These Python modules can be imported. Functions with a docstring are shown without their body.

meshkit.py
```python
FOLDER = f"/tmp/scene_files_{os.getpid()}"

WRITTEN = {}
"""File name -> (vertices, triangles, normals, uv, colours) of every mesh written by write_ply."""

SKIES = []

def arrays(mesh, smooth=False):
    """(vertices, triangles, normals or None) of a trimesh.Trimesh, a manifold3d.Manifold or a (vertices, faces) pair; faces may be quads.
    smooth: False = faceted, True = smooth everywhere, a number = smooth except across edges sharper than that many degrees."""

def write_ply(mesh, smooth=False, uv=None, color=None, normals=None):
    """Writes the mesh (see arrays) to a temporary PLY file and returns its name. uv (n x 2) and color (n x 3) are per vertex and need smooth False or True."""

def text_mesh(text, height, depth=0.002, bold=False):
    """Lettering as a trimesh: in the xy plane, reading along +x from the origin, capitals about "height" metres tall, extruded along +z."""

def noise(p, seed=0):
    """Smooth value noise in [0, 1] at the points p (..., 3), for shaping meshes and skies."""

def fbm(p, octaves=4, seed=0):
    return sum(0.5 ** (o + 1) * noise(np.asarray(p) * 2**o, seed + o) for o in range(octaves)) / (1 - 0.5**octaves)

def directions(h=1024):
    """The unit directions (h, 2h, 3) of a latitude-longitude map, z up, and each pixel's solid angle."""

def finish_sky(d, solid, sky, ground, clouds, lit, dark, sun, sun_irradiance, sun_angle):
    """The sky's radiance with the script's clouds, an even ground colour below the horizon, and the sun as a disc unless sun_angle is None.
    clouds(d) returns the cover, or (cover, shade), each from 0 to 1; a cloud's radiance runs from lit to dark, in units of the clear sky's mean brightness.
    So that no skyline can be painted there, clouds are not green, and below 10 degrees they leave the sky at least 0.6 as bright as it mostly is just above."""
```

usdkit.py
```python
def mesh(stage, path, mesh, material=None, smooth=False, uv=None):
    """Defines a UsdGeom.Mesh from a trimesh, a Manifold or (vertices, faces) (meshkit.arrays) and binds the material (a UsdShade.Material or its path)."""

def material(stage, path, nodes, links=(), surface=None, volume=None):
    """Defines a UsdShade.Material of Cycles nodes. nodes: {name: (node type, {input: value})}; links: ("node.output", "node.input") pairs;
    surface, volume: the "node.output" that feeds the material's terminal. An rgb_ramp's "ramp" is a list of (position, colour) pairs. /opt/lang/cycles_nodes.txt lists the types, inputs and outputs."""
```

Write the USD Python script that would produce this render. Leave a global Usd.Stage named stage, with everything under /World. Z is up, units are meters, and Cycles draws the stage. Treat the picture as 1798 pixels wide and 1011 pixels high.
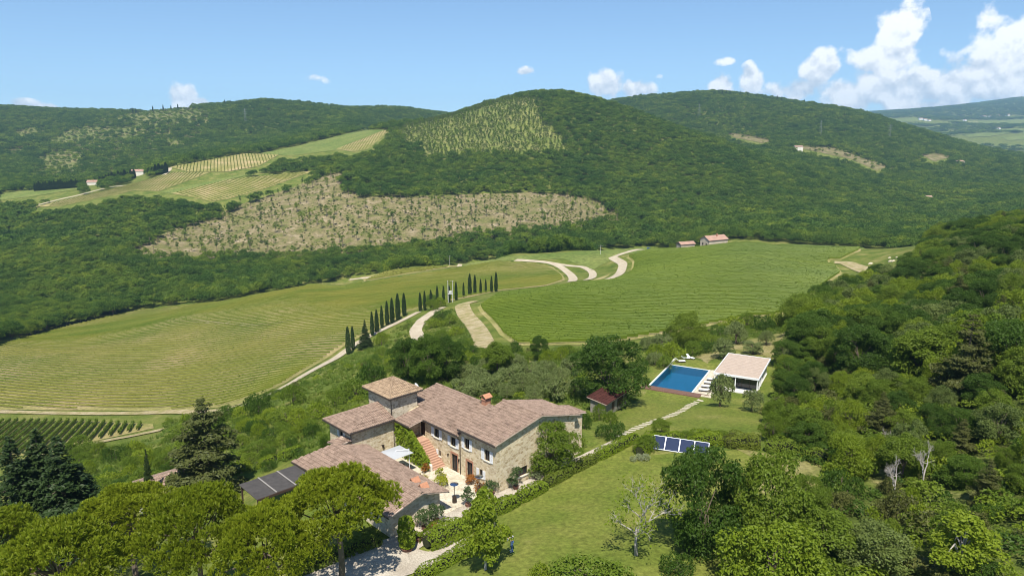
import math, random
import numpy as np, trimesh, usdkit, meshkit
import shapely
from shapely.geometry import Polygon, LineString, Point
from shapely.ops import unary_union
from scipy.interpolate import RBFInterpolator, RegularGridInterpolator
from scipy.spatial import Delaunay
from pxr import Usd, UsdGeom, UsdLux, UsdShade, Gf, Sdf, Vt

rng = np.random.default_rng(7)
random.seed(7)
stage = Usd.Stage.CreateInMemory()
UsdGeom.SetStageUpAxis(stage, UsdGeom.Tokens.z)
UsdGeom.SetStageMetersPerUnit(stage, 1.0)
UsdGeom.Xform.Define(stage, '/World')
UsdGeom.Scope.Define(stage, '/World/Looks')

# ------------------------------------------------------------------ camera, sky, sun, exposure
FPX, PITCH, CX, CY = 1250.0, math.radians(12.0), 899.0, 505.5      # a drone 37 m above the courtyard
cam = UsdGeom.Camera.Define(stage, '/World/camera')
cam.AddRotateXOp().Set(90.0 - math.degrees(PITCH))
cam.CreateHorizontalApertureAttr(36.0)
cam.CreateVerticalApertureAttr(36.0 * 1011 / 1798)
cam.CreateFocalLengthAttr(36.0 * FPX / 1798)
cam.CreateClippingRangeAttr(Gf.Vec2f(0.5, 100000.0))
cam.CreateExposureAttr(0.74)
SUN_EL, SUN_AZ = math.radians(58.5), math.atan2(-0.04, -1.0)         # azimuth = atan2(x, y) of the direction to the sun
SUN = np.array([math.sin(SUN_AZ) * math.cos(SUN_EL), math.cos(SUN_AZ) * math.cos(SUN_EL), math.sin(SUN_EL)])
sun = UsdLux.DistantLight.Define(stage, '/World/sun')
sun.CreateIntensityAttr(1.25)
sun.CreateNormalizeAttr(True)
sun.CreateAngleAttr(0.53)
sun.CreateColorAttr(Gf.Vec3f(1.0, 0.945, 0.84))
sun.AddTransformOp().Set(Gf.Matrix4d().SetRotate(Gf.Rotation(Gf.Vec3d(0, 0, 1), Gf.Vec3d(*map(float, SUN)))))
SKY_STRENGTH = 0.077
SKY_TINT = (1.06, 1.17, 1.23)
CLOUD_DARK, CLOUD_LIT = (5.2, 5.9, 6.8), (9.4, 9.5, 9.6)


def cdir(u, v):
    """Direction in the world towards a point of the photograph (1798 x 1011)."""
    x, yc, c, s = (u - CX) / FPX, -(v - CY) / FPX, math.cos(PITCH), math.sin(PITCH)
    d = np.array([x, c + yc * s, -s + yc * c])
    return d / np.linalg.norm(d)


CLOUDS = [  # direction (u, v of its middle), half width and height in degrees, weight
    (1063, 150, 1.3, 1.25, 1.0), (1120, 158, 1.35, 0.75, 0.85), (1158, 134, .45, .3, 0.6), (1268, 152, .9, .8, 0.9), (1318, 142, .85, 1.1, 1.0),
    (1400, 160, 2.4, 0.9, 0.9), (1440, 122, 1.4, 1.25, 1.0), (1480, 160, 2.3, 1.2, 0.95), (1575, 62, 1.5, 2.2, 1.05), (1560, 105, 2.9, 1.3, 1.0),
    (1570, 150, 4.0, 1.7, 1.0), (1690, 150, 5.0, 1.5, 0.95), (1780, 75, 2.1, 2.6, 1.05), (1760, 130, 4.2, 1.4, 1.0), (1830, 110, 4.0, 4.0, 1.0),
    (1272, 108, .9, .3, 0.52), (921, 126, .85, .35, 0.68), (563, 140, 1.1, .35, 0.42), (320, 170, .9, 1.1, 0.95), (345, 184, 1.0, .5, 0.8),
    (45, 188, 1.0, .45, 0.8), (80, 193, 1.2, .4, 0.75), (460, 183, .6, .3, 0.6), (1640, 190, 5.0, .8, 0.8)]


def sky():
    n = {'tc': ('texture_coordinate', {}),
         'lift': ('vector_math', dict(math_type='add', vector2=(0.0, 0.0, 0.055))), 'nrm': ('vector_math', dict(math_type='normalize')),
         'sky': ('sky_texture', dict(sky_type='single_scattering', sun_disc=False, sun_elevation=SUN_EL, sun_rotation=SUN_AZ, altitude=400.0, air_density=1.0, aerosol_density=0.3, ozone_density=2.6)),
         'tint': ('mix_color', dict(blend_type='multiply', fac=1.0, use_clamp=False, b=SKY_TINT)),
         'n1': ('noise_texture', dict(scale=30.0, detail=5.0, roughness=0.52)),
         'up': ('vector_math', dict(math_type='add', vector2=(0.002, 0.0, 0.009))), 'n2': ('noise_texture', dict(scale=30.0, detail=5.0, roughness=0.52)), 'dif': ('math', dict(math_type='subtract')), 'rel': ('math', dict(math_type='multiply_add', value2=1.5, value3=0.50)),
         'xyz': ('separate_xyz', {}), 'az': ('math', dict(math_type='arctan2')), 'el': ('math', dict(math_type='arcsine')), 'ae': ('combine_xyz', dict(z=0.0)),
         'bg': ('background_shader', dict(strength=SKY_STRENGTH))}
    l = [('tc.generated', 'n1.vector'), ('tc.generated', 'up.vector1'), ('up.vector', 'n2.vector'), ('n1.fac', 'dif.value1'), ('n2.fac', 'dif.value2'), ('dif.value', 'rel.value1'), ('tc.generated', 'xyz.vector'), ('xyz.x', 'az.value1'), ('xyz.y', 'az.value2'), ('xyz.z', 'el.value1'),
         ('az.value', 'ae.x'), ('el.value', 'ae.y'), ('tc.generated', 'lift.vector1'), ('lift.vector', 'nrm.vector1'), ('nrm.vector', 'sky.vector'), ('sky.color', 'tint.a')]
    prev = None
    for i, (u, v, a, b, w) in enumerate(CLOUDS):                    # heaps of cumulus at their bearings and heights
        d = cdir(u, v)
        a, b = math.radians(a), math.radians(b)
        n[f'q_{i}'] = ('vector_math', dict(math_type='multiply_add', vector2=(1 / a, 1 / b, 0), vector3=(-math.atan2(d[0], d[1]) / a, -math.asin(d[2]) / b, 0)))
        n[f's_{i}'] = ('vector_math', dict(math_type='length'))
        n[f'g_{i}'] = ('map_range', dict(from_min=0.35, from_max=1.55, to_min=w, to_max=0.0, clamp=True))
        l += [('ae.vector', f'q_{i}.vector1'), (f'q_{i}.vector', f's_{i}.vector1'), (f's_{i}.value', f'g_{i}.value')]
        if prev:
            n[f'm_{i}'] = ('math', dict(math_type='smoothmax', value3=0.12))
            l += [(prev, f'm_{i}.value1'), (f'g_{i}.result', f'm_{i}.value2')]
            prev = f'm_{i}.value'
        else:
            prev = f'g_{i}.result'
    n['nz'] = ('map_range', dict(from_min=0.3, from_max=0.7, to_min=-0.42, to_max=0.40, clamp=False))
    n['sum'] = ('math', dict(math_type='add'))
    n['gate'] = ('math', dict(math_type='greater_than', value2=0.16))
    n['cov'] = ('map_range', dict(range_type='smoothstep', from_min=0.34, from_max=0.70, to_min=0.0, to_max=0.98, clamp=True))
    n['cg'] = ('math', dict(math_type='multiply'))
    # the undersides greyer: darkness from the noise a little above (a soft light from the sun over the shoulder)
    n['hi'] = ('map_range', dict(from_min=0.0, from_max=0.13, to_min=-0.14, to_max=0.16, clamp=True))
    n['sh'] = ('math', dict(math_type='add'))
    n['shade'] = ('rgb_ramp', dict(ramp=[(0.30, CLOUD_DARK), (0.48, tuple(0.5 * (a + b) for a, b in zip(CLOUD_DARK, CLOUD_LIT))), (0.60, CLOUD_LIT)]))
    n['mixc'] = ('mix_color', dict(use_clamp=False))
    l += [('n1.fac', 'nz.value'), (prev, 'sum.value1'), (prev, 'gate.value1'), ('nz.result', 'sum.value2'), ('sum.value', 'cov.value'), ('cov.result', 'cg.value1'), ('gate.value', 'cg.value2'),
          ('el.value', 'hi.value'), ('rel.value', 'sh.value1'), ('hi.result', 'sh.value2'), ('sh.value', 'shade.fac'),
          ('cg.value', 'mixc.fac'), ('tint.result', 'mixc.a'), ('shade.color', 'mixc.b'), ('mixc.result', 'bg.color')]
    return usdkit.material(stage, '/World/Looks/sky', n, l, surface='bg.background')


dome = UsdLux.DomeLight.Define(stage, '/World/sky')
dome.GetPrim().SetCustomDataByKey('kind', 'structure')
UsdShade.MaterialBindingAPI.Apply(dome.GetPrim()).Bind(sky())

# ------------------------------------------------------------------ helpers
USED = {}


def numbered(parent, name):
    k = USED.get((parent, name), 0)
    USED[(parent, name)] = k + 1
    return f'{parent}/{name}' if k == 0 else f'{parent}/{name}_{k:03d}'


def keys(prim, label=None, cat=None, group=None, kind=None):
    for k, t in (('label', label), ('category', cat), ('group', group), ('kind', kind)):
        if t:
            prim.SetCustomDataByKey(k, t)
    return prim


def path_of(p):
    return '/World' if p is None else str(p.GetPath())


def obj(name, mesh, mat, parent=None, smooth=False, label=None, cat=None, group=None, kind=None):
    m = usdkit.mesh(stage, numbered(path_of(parent), name), mesh, mat, smooth=smooth)
    m.CreateDoubleSidedAttr(True)
    return keys(m.GetPrim(), label, cat, group, kind)


def thing(name, loc=(0, 0, 0), rz=0.0, label=None, cat=None, group=None, sc=None, parent=None, kind=None):
    x = UsdGeom.Xform.Define(stage, numbered(path_of(parent), name))
    x.AddTranslateOp().Set(Gf.Vec3d(*map(float, loc)))
    x.AddRotateZOp().Set(float(math.degrees(rz)))
    if sc is not None:
        sc = (sc,) * 3 if np.ndim(sc) == 0 else sc
        x.AddScaleOp().Set(Gf.Vec3f(*map(float, sc)))
    return keys(x.GetPrim(), label, cat, group, kind)


def kind_of(name):
    """A class prim: the parts that every copy of one kind shares."""
    p = stage.CreateClassPrim(f'/World/{name}')
    return p


def copy_of(kind, name, loc, rz=0.0, label=None, cat=None, group=None, sc=None):
    p = thing(name, loc, rz, label, cat, group, sc)
    p.GetReferences().AddInternalReference(kind.GetPath())
    p.SetInstanceable(True)
    return p


def box(x0, x1, y0, y1, z0, z1):
    m = trimesh.creation.box([x1 - x0, y1 - y0, z1 - z0])
    m.apply_translation([(x0 + x1) / 2, (y0 + y1) / 2, (z0 + z1) / 2])
    return m


def cat(*ms):
    ms = [m for q in ms for m in (q if isinstance(q, (list, tuple)) and not (len(q) == 2 and isinstance(q[0], np.ndarray)) else [q])]
    ms = [trimesh.Trimesh(*m, process=False) if isinstance(m, tuple) else m for m in ms]
    return trimesh.util.concatenate(ms)


def tube(points, radii, sides=6, cap=True):
    p = np.asarray(points, float)
    r = np.broadcast_to(radii, (len(p),)).astype(float)
    t = np.gradient(p, axis=0)
    t /= np.linalg.norm(t, axis=1, keepdims=True) + 1e-12
    ref = np.where(np.abs(t[:, 2:]) < 0.9, [0, 0, 1.0], [1.0, 0, 0])
    a = np.cross(t, ref); a /= np.linalg.norm(a, axis=1, keepdims=True) + 1e-12
    b = np.cross(t, a)
    for i in range(1, len(p)):                                     # no twist
        if a[i] @ a[i - 1] < 0:
            a[i], b[i] = -a[i], -b[i]
    an = np.arange(sides) * 2 * math.pi / sides
    v = p[:, None] + r[:, None, None] * (np.cos(an)[None, :, None] * a[:, None] + np.sin(an)[None, :, None] * b[:, None])
    i, j = np.meshgrid(np.arange(len(p) - 1), np.arange(sides), indexing='ij')
    q = np.stack([i * sides + j, i * sides + (j + 1) % sides, (i + 1) * sides + (j + 1) % sides, (i + 1) * sides + j], -1).reshape(-1, 4)
    f = np.vstack([q[:, [0, 1, 2]], q[:, [0, 2, 3]]])
    v = v.reshape(-1, 3)
    if cap:
        n = len(v)
        v = np.vstack([v, p[0], p[-1]])
        k = np.arange(sides)
        f = np.vstack([f, np.stack([np.full(sides, n), (k + 1) % sides, k], 1), np.stack([np.full(sides, n + 1), n - sides + k, n - sides + (k + 1) % sides], 1)])
    return trimesh.Trimesh(v, f, process=False)


def lathe(prof, n=16):
    return trimesh.creation.revolve(np.asarray(prof, float), sections=n)


def mat(name, nodes, links=(), surface='p.BSDF'):
    return usdkit.material(stage, f'/World/Looks/{name}', nodes, links, surface=surface)


def plain(name, color, rough=0.7, var=0.12, scale=6.0, metallic=0.0, bump=0.0, spec=0.3):
    """One colour with a little noise in it."""
    c = np.array(color) * .88
    n = {'g': ('texture_coordinate', {}), 'n': ('noise_texture', dict(scale=scale, detail=4.0, roughness=0.6)),
         'r': ('rgb_ramp', dict(ramp=[(0.25, tuple(c * (1 - var))), (0.75, tuple(np.minimum(c * (1 + var), 1)))])),
         'p': ('principled_bsdf', dict(roughness=rough, metallic=metallic, specular_ior_level=spec))}
    l = [('g.object', 'n.vector'), ('n.fac', 'r.fac'), ('r.color', 'p.base_color')]
    if bump:
        n['b'] = ('bump', dict(strength=bump, distance=0.03))
        l += [('n.fac', 'b.height'), ('b.normal', 'p.normal')]
    return mat(name, n, l)


def leafy(name, stops, trans=0.35, rough=0.55, patch=None, spec=0.25, rnd=0.16):
    """Foliage: one tone per leaf spray, another per plant; light passes through."""
    n = {'g': ('geometry', {}), 'o': ('object_info', {}), 'r': ('rgb_ramp', dict(ramp=stops)),
         'oo': ('map_range', dict(from_min=0.0, from_max=1.0, to_min=-rnd, to_max=rnd)), 'ad': ('math', dict(math_type='add', use_clamp=True)),
         'p': ('principled_bsdf', dict(roughness=rough, specular_ior_level=spec)), 't': ('translucent_bsdf', {}), 'm': ('mix_closure', dict(fac=trans)),
         'br': ('mix_color', dict(blend_type='multiply', fac=1.0, b=(1.25, 1.3, 0.8)))}
    l = [('g.random_per_island', 'ad.value1'), ('o.random', 'oo.value'), ('oo.result', 'ad.value2'), ('ad.value', 'r.fac')]
    col = 'r.color'
    if patch:
        sc, lo, hi = patch
        n |= {'pn': ('noise_texture', dict(scale=sc, detail=3.0, roughness=0.6)), 'pr': ('rgb_ramp', dict(ramp=[(0.35, lo), (0.65, hi)])), 'pm': ('mix_color', dict(blend_type='multiply', fac=1.0))}
        l += [('g.position', 'pn.vector'), ('pn.fac', 'pr.fac'), ('r.color', 'pm.a'), ('pr.color', 'pm.b')]
        col = 'pm.result'
    l += [(col, 'p.base_color'), (col, 'br.a'), ('br.result', 't.color'), ('p.BSDF', 'm.closure1'), ('t.BSDF', 'm.closure2')]
    return mat(name, n, l, 'm.closure')

# ------------------------------------------------------------------ the lie of the land
def ray_y(u, v, y):
    d = cdir(u, v); return d * (y / d[1])


def ray_z(u, v, z):
    d = cdir(u, v); return d * (z / d[2])


FOREST = 7.0
CTRL = []
for u, v, z in [(899, 967, -34.4), (740, 960, -36.5), (1110, 770, -36.5), (800, 850, -36.5), (700, 830, -36.6), (600, 1011, -37), (300, 1011, -38.5), (0, 1011, -41), (1000, 900, -35.4),
                (1200, 900, -35), (1400, 830, -35.2), (1250, 740, -38.2), (1100, 730, -39.5), (1180, 700, -42), (1190, 665, -42.4), (1310, 690, -42), (1260, 650, -42.4), (1330, 600, -44), (1400, 590, -43),
                (1350, 660, -42), (850, 690, -43), (930, 640, -46), (1000, 690, -41), (640, 640, -52), (720, 680, -45), (560, 790, -40), (440, 720, -54), (330, 800, -53), (100, 830, -60), (0, 900, -56),
                (250, 850, -50), (150, 950, -46), (0, 790, -68), (250, 760, -66), (0, 715, -76), (280, 715, -72), (400, 712, -64), (500, 670, -60), (450, 900, -40), (480, 840, -43),
                (600, 600, -66), (612, 622, -65), (860, 600, -53), (830, 560, -60), (900, 605, -52), (1100, 600, -48.5), (1250, 570, -50), (1380, 560, -48), (1480, 520, -49),
                (1700, 900, -33), (1798, 1000, -30), (1500, 1000, -34), (1700, 600, -37), (1600, 480, -46), (1500, 600, -41.5), (1798, 700, -32), (1650, 425, -45), (1500, 750, -37), (1150, 990, -33.6)]:
    CTRL.append(ray_z(u, v, z))
for u, v, y in [(300, 620, 262), (0, 620, 282), (0, 605, 300), (550, 500, 430), (300, 560, 335), (500, 600, 240), (450, 650, 205), (700, 560, 255), (740, 545, 265), (870, 512, 320), (600, 505, 420),
                (750, 490, 400), (900, 470, 420), (990, 480, 385), (1050, 470, 400), (1100, 490, 300), (1300, 470, 300), (850, 530, 260), (1100, 437, 440), (1300, 432, 430), (1500, 437, 390), (1520, 475, 310),
                (900, 446, 470), (1000, 440, 465), (700, 470, 470), (1200, 460, 350), (1000, 520, 250), (1200, 520, 240), (150, 665, 232), (400, 600, 262),
                (250, 455, 600), (470, 455, 620), (700, 440, 640), (1000, 395, 700), (1080, 390, 730), (400, 400, 720), (600, 310, 860), (620, 340, 800), (900, 340, 830), (1050, 350, 830), (800, 390, 730),
                (300, 290, 1000), (430, 270, 1080), (550, 300, 930), (430, 330, 850), (680, 230, 1150), (600, 250, 1120), (500, 262, 1090), (100, 362, 820), (200, 340, 850), (150, 318, 1030), (250, 308, 1010), (30, 345, 900)]:
    CTRL.append(ray_y(u, v, y))
for u, v, y in [(100, 560, 390), (400, 500, 500), (1000, 425, 560), (1300, 420, 560), (1500, 410, 620), (1700, 385, 750), (100, 450, 580), (100, 380, 760), (0, 365, 830), (800, 275, 1000), (1100, 275, 1000),
                (960, 157, 1300), (850, 178, 1290), (1050, 175, 1290), (700, 213, 1260), (1150, 205, 1280), (1250, 236, 1250), (1500, 312, 1150), (1700, 346, 1050), (1300, 350, 850), (1500, 370, 850), (780, 200, 1280),
                (0, 188, 2000), (180, 195, 2000), (330, 187, 1950), (480, 178, 1900), (580, 188, 1900), (640, 193, 1950), (700, 191, 2050), (735, 195, 2080), (100, 250, 1550), (300, 250, 1450), (480, 240, 1500), (640, 215, 1600), (0, 300, 1150), (400, 262, 1250),
                (-300, 188, 2000), (-300, 350, 830), (1090, 176, 2200), (1250, 161, 2200), (1400, 178, 2150), (1500, 193, 2100), (1600, 222, 2050), (1700, 252, 1950), (1798, 272, 1900), (1300, 220, 1750), (1350, 250, 1500),
                (1500, 260, 1500), (1550, 290, 1350), (1750, 330, 1150), (1798, 350, 950), (2000, 330, 1100), (2100, 250, 2000), (1650, 300, 1400)]:
    p = ray_y(u, v, y); p[2] -= FOREST; CTRL.append(p)
for u, v, y in [(1750, 237, 3600), (1680, 217, 4600), (1600, 207, 5200), (1798, 225, 4000), (1900, 225, 4000), (1540, 198, 8000), (1600, 194, 8000), (1700, 184, 8000), (1798, 173, 8000), (2100, 165, 8000), (1798, 205, 5500), (1700, 207, 5600), (2100, 210, 5000)]:
    CTRL.append(ray_y(u, v, y))
for u, y, z in [(1100, 540, -98), (1300, 520, -95), (900, 530, -107), (600, 510, -112), (300, 430, -108), (0, 390, -108), (1500, 480, -80), (1798, 430, -52), (1650, 440, -72), (300, 2700, 30), (-200, 2700, 30), (600, 2700, 20),
                (1000, 1600, 5), (700, 1560, -30), (1250, 1450, -35), (1600, 2800, -60), (1798, 2700, -90), (1200, 3000, 60), (1400, 3000, 20), (0, 8000, 20), (500, 8000, 20), (900, 8000, 20), (1200, 8000, 100), (900, 4500, 0), (400, 4500, 0), (-400, 5000, 0),
                (1400, 5000, 0), (-400, 9500, 0), (900, 9500, 0), (1600, 9600, 200), (2100, 9600, 250), (-300, 330, -90), (-300, 500, -100), (-400, 200, -75), (2300, 3000, 0), (2100, 600, -60), (1000, 1450, 50), (850, 1450, 40)]:
    x = (u - CX) / FPX * (y * math.cos(PITCH) - z * math.sin(PITCH)); CTRL.append((x, y, z))
CTRL += [(250, 200, -14), (150, 60, -18), (110, 0, -22), (0, 22, -32), (-40, 10, -38), (40, 20, -28), (0, 0, -31), (0, -100, -30), (-100, -100, -45), (100, -100, -15), (-90, 40, -50), (-150, 110, -72), (0, -380, -30), (-400, -300, -60), (400, -300, 0),
         (-1500, 100, -60), (1500, 100, 20), (-3500, 1000, 40), (3500, 800, 60), (300, 350, -40)]
CTRL = np.array(CTRL, float)


def warp(x, y):
    r = np.sqrt(x * x + y * y + 25.0 ** 2)
    th = np.arctan2(x, y + 25.0)
    return np.stack([th * 2.2, np.log(r)], -1), r


wc, rc = warp(CTRL[:, 0], CTRL[:, 1])
_rbf = RBFInterpolator(wc, CTRL[:, 2] / rc, kernel='thin_plate_spline', smoothing=2e-5)


def growing(first, step, grow, last):
    out, s = [first], step
    while out[-1] < last:
        out.append(out[-1] + s); s *= grow
    return np.array(out)


GX = np.concatenate([-growing(60, 2.5, 1.028, 5200)[::-1], np.arange(-58, 60, 2.0), growing(60, 2.5, 1.028, 7600)])
GY = np.concatenate([-growing(0, 4, 1.08, 380)[::-1], np.arange(2, 130, 2.0), growing(130, 2.1, 1.022, 9300)])
_gx, _gy = np.meshgrid(GX, GY)
_w, _r = warp(_gx, _gy)
GZ = (_rbf(_w.reshape(-1, 2)).reshape(_gx.shape)) * _r
_P = np.stack([_gx, _gy, 0 * _gx], -1)
GZ += (meshkit.fbm(_P / 160.0) - 0.5) * 12 * np.clip((_r - 600) / 900, 0, 1) + (meshkit.fbm(_P / 700.0 + 3.3) - 0.5) * 90 * np.clip((_r - 2600) / 2500, 0, 1)
GZ += (meshkit.fbm(_P / 14.0 + 9.1) - 0.5) * 0.12 * np.clip((_r - 40) / 60, 0, 1)


def flatten(poly, z, edge):
    """A level terrace with a soft bank round it."""
    global GZ
    d = shapely.distance(shapely.points(_gx.ravel(), _gy.ravel()), poly).reshape(_gx.shape)
    t = np.clip(1 - d / edge, 0, 1); t = t * t * (3 - 2 * t)
    GZ = GZ * (1 - t) + z * t


HTH = math.radians(43.5)                                            # the farmhouse's own frame: X away along its gable, Y along its front
HO = np.array([-1.731, 67.889])
HX, HY = np.array([math.cos(HTH), math.sin(HTH)]), np.array([-math.sin(HTH), math.cos(HTH)])
YARD = -36.6


def hw(X, Y, z=None):
    p = HO + X * HX + Y * HY
    return p if z is None else np.array([p[0], p[1], z])


def hpoly(pts):
    return Polygon([hw(*p) for p in pts])


POOLZ = -42.4
PQ = [ray_z(u, v, POOLZ)[:2] for u, v in ((1140.4, 679), (1212.7, 689.1), (1243.8, 650.4), (1177.4, 640.4))]
PTH = math.atan2(*(PQ[2] - PQ[1])[::-1])                             # the pool's long side
PX, PY = np.array([math.cos(PTH), math.sin(PTH)]), np.array([-math.sin(PTH), math.cos(PTH)])
PO = PQ[1]                                                         # its near right corner; X along the pool away, Y to the left


def pw(X, Y, z=None):
    p = PO + X * PX + Y * PY
    return p if z is None else np.array([p[0], p[1], z])


flatten(hpoly([(-13, -2.0), (-13, 17), (-8, 21), (16, 17), (16, -2.0)]), YARD, 9.0)
flatten(Polygon([pw(-3.5, -2), pw(-3.5, 9.5), pw(17, 9.5), pw(17, -11), pw(1, -11)]), POOLZ - 0.05, 6.0)
_H = RegularGridInterpolator((GY, GX), GZ, bounds_error=False, fill_value=None)


def H(x, y):
    out = _H(np.stack([np.asarray(y, float), np.asarray(x, float)], -1))
    return float(out[0]) if np.ndim(x) == 0 else out


def ground(u, v):
    """Where a point of the photograph meets the land."""
    d = cdir(u, v)
    t = np.geomspace(20, 9000, 1500)
    p = d[None] * t[:, None]
    below = p[:, 2] < H(p[:, 0], p[:, 1])
    k = int(np.argmax(below)) if below.any() else len(t) - 1
    a, b = t[max(k - 1, 0)], t[k]
    for _ in range(24):
        m = (a + b) / 2; q = d * m
        if q[2] < H(q[0], q[1]): b = m
        else: a = m
    return d * b


def on_ground(x, y, dz=0.0):
    return np.array([x, y, float(H(x, y)) + dz])


def project(P):
    """World points to the photograph, for choosing which repeats to build."""
    P = np.atleast_2d(P); c, s = math.cos(PITCH), math.sin(PITCH)
    d = P[:, 1] * c - P[:, 2] * s
    d = np.where(d < 1, 1e9, d)
    return np.stack([CX + FPX * P[:, 0] / d, CY - FPX * (P[:, 1] * s + P[:, 2] * c) / d], -1)


def field(pts, dense=6):
    """A closed outline picked in the photograph, as a polygon on the plan."""
    q = []
    for (a, b), (c, d) in zip(pts, pts[1:] + pts[:1]):
        for k in range(dense):
            t = k / dense; q.append(ground(a + (c - a) * t, b + (d - b) * t)[:2])
    return Polygon(q).buffer(0)


ZPX = []


def open_field(pts, dense=6):
    """A field that the photograph shows open: no tall tree grows close before it."""
    ZPX.append(Polygon(pts).buffer(1.0)); return field(pts, dense)


def smooth_line(pts, n=8):
    p = np.array(pts, float)
    s = np.concatenate([[0], np.cumsum(np.linalg.norm(np.diff(p, axis=0), axis=1))])
    from scipy.interpolate import PchipInterpolator
    q = np.linspace(0, s[-1], n * (len(p) - 1) + 1)
    return PchipInterpolator(s, p)(q)


def inside(poly, x, y):
    return shapely.contains_xy(poly, x, y)


def drape(poly, step, dz):
    """A sheet laid over the land inside the outline: points on a grid and along the edge."""
    tris = []
    for g in getattr(poly, 'geoms', [poly]):
        if g.is_empty or g.area < 1e-3 or not hasattr(g, 'exterior'):
            continue
        x0, y0, x1, y1 = g.bounds
        xs, ys = np.meshgrid(np.arange(x0, x1, step), np.arange(y0, y1, step))
        xs, ys = xs.ravel(), ys.ravel()
        k = inside(g.buffer(-0.3 * step), xs, ys)
        rings = [np.array(shapely.segmentize(r, step).coords)[:-1, :2] for r in [g.exterior, *g.interiors]]
        p = np.vstack([np.stack([xs[k], ys[k]], -1)] + rings)
        p = np.unique(np.round(p, 4), axis=0)
        if len(p) < 4:
            continue
        t = Delaunay(p).simplices
        c = p[t].mean(1)
        t = t[inside(g.buffer(1e-6), c[:, 0], c[:, 1])]
        d1, d2 = p[t[:, 1]] - p[t[:, 0]], p[t[:, 2]] - p[t[:, 0]]
        cr = d1[:, 0] * d2[:, 1] - d1[:, 1] * d2[:, 0]
        t = np.where((cr < 0)[:, None], t[:, [0, 2, 1]], t)
        t = t[np.abs(cr) > 1e-7]
        v = np.stack([p[:, 0], p[:, 1], H(p[:, 0], p[:, 1]) + dz], -1)
        q = trimesh.Trimesh(v, t, process=False); q.remove_unreferenced_vertices(); tris.append(q)
    return trimesh.util.concatenate(tris)


def ragged(poly, amp, scale, seed=0.0):
    """An outline frayed by noise, as growth frays it."""
    out = []
    for g in getattr(poly, 'geoms', [poly]):
        c = np.array(shapely.segmentize(g.exterior, scale * .3).coords)[:-1, :2]
        p3 = np.column_stack([c / scale, np.full(len(c), seed)])
        out.append(Polygon(c + amp * 2 * np.stack([meshkit.fbm(p3) - .5, meshkit.fbm(p3 + 17.3) - .5], -1)).buffer(0))
    return unary_union(out)


def ribbon(line, width):
    return LineString(np.asarray(line)[:, :2]).buffer(width / 2, cap_style='flat')


# ---- earth and grass
def soil(name, stops, scale, detail=6.0, bump=0.5, dist=0.3, fine=None, rough=0.95):
    stops = [(a, tuple(.86 * x for x in c)) for a, c in stops]
    n = {'g': ('geometry', {}), 'n': ('noise_texture', dict(scale=scale, detail=detail, roughness=0.62)), 'r': ('rgb_ramp', dict(ramp=stops)),
         'f': ('noise_texture', dict(scale=fine or scale * 22, detail=3.0, roughness=0.7)), 'fr': ('rgb_ramp', dict(ramp=[(0.3, (0.62, 0.62, 0.6)), (0.7, (1.3, 1.3, 1.25))])),
         'm': ('mix_color', dict(blend_type='multiply', fac=1.0, use_clamp=False)), 'b': ('bump', dict(strength=bump, distance=dist)), 'p': ('principled_bsdf', dict(roughness=rough, specular_ior_level=0.1))}
    l = [('g.position', 'n.vector'), ('g.position', 'f.vector'), ('n.fac', 'r.fac'), ('f.fac', 'fr.fac'), ('r.color', 'm.a'), ('fr.color', 'm.b'), ('m.result', 'p.base_color'), ('f.fac', 'b.height'), ('b.normal', 'p.normal')]
    return mat(name, n, l)


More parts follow.
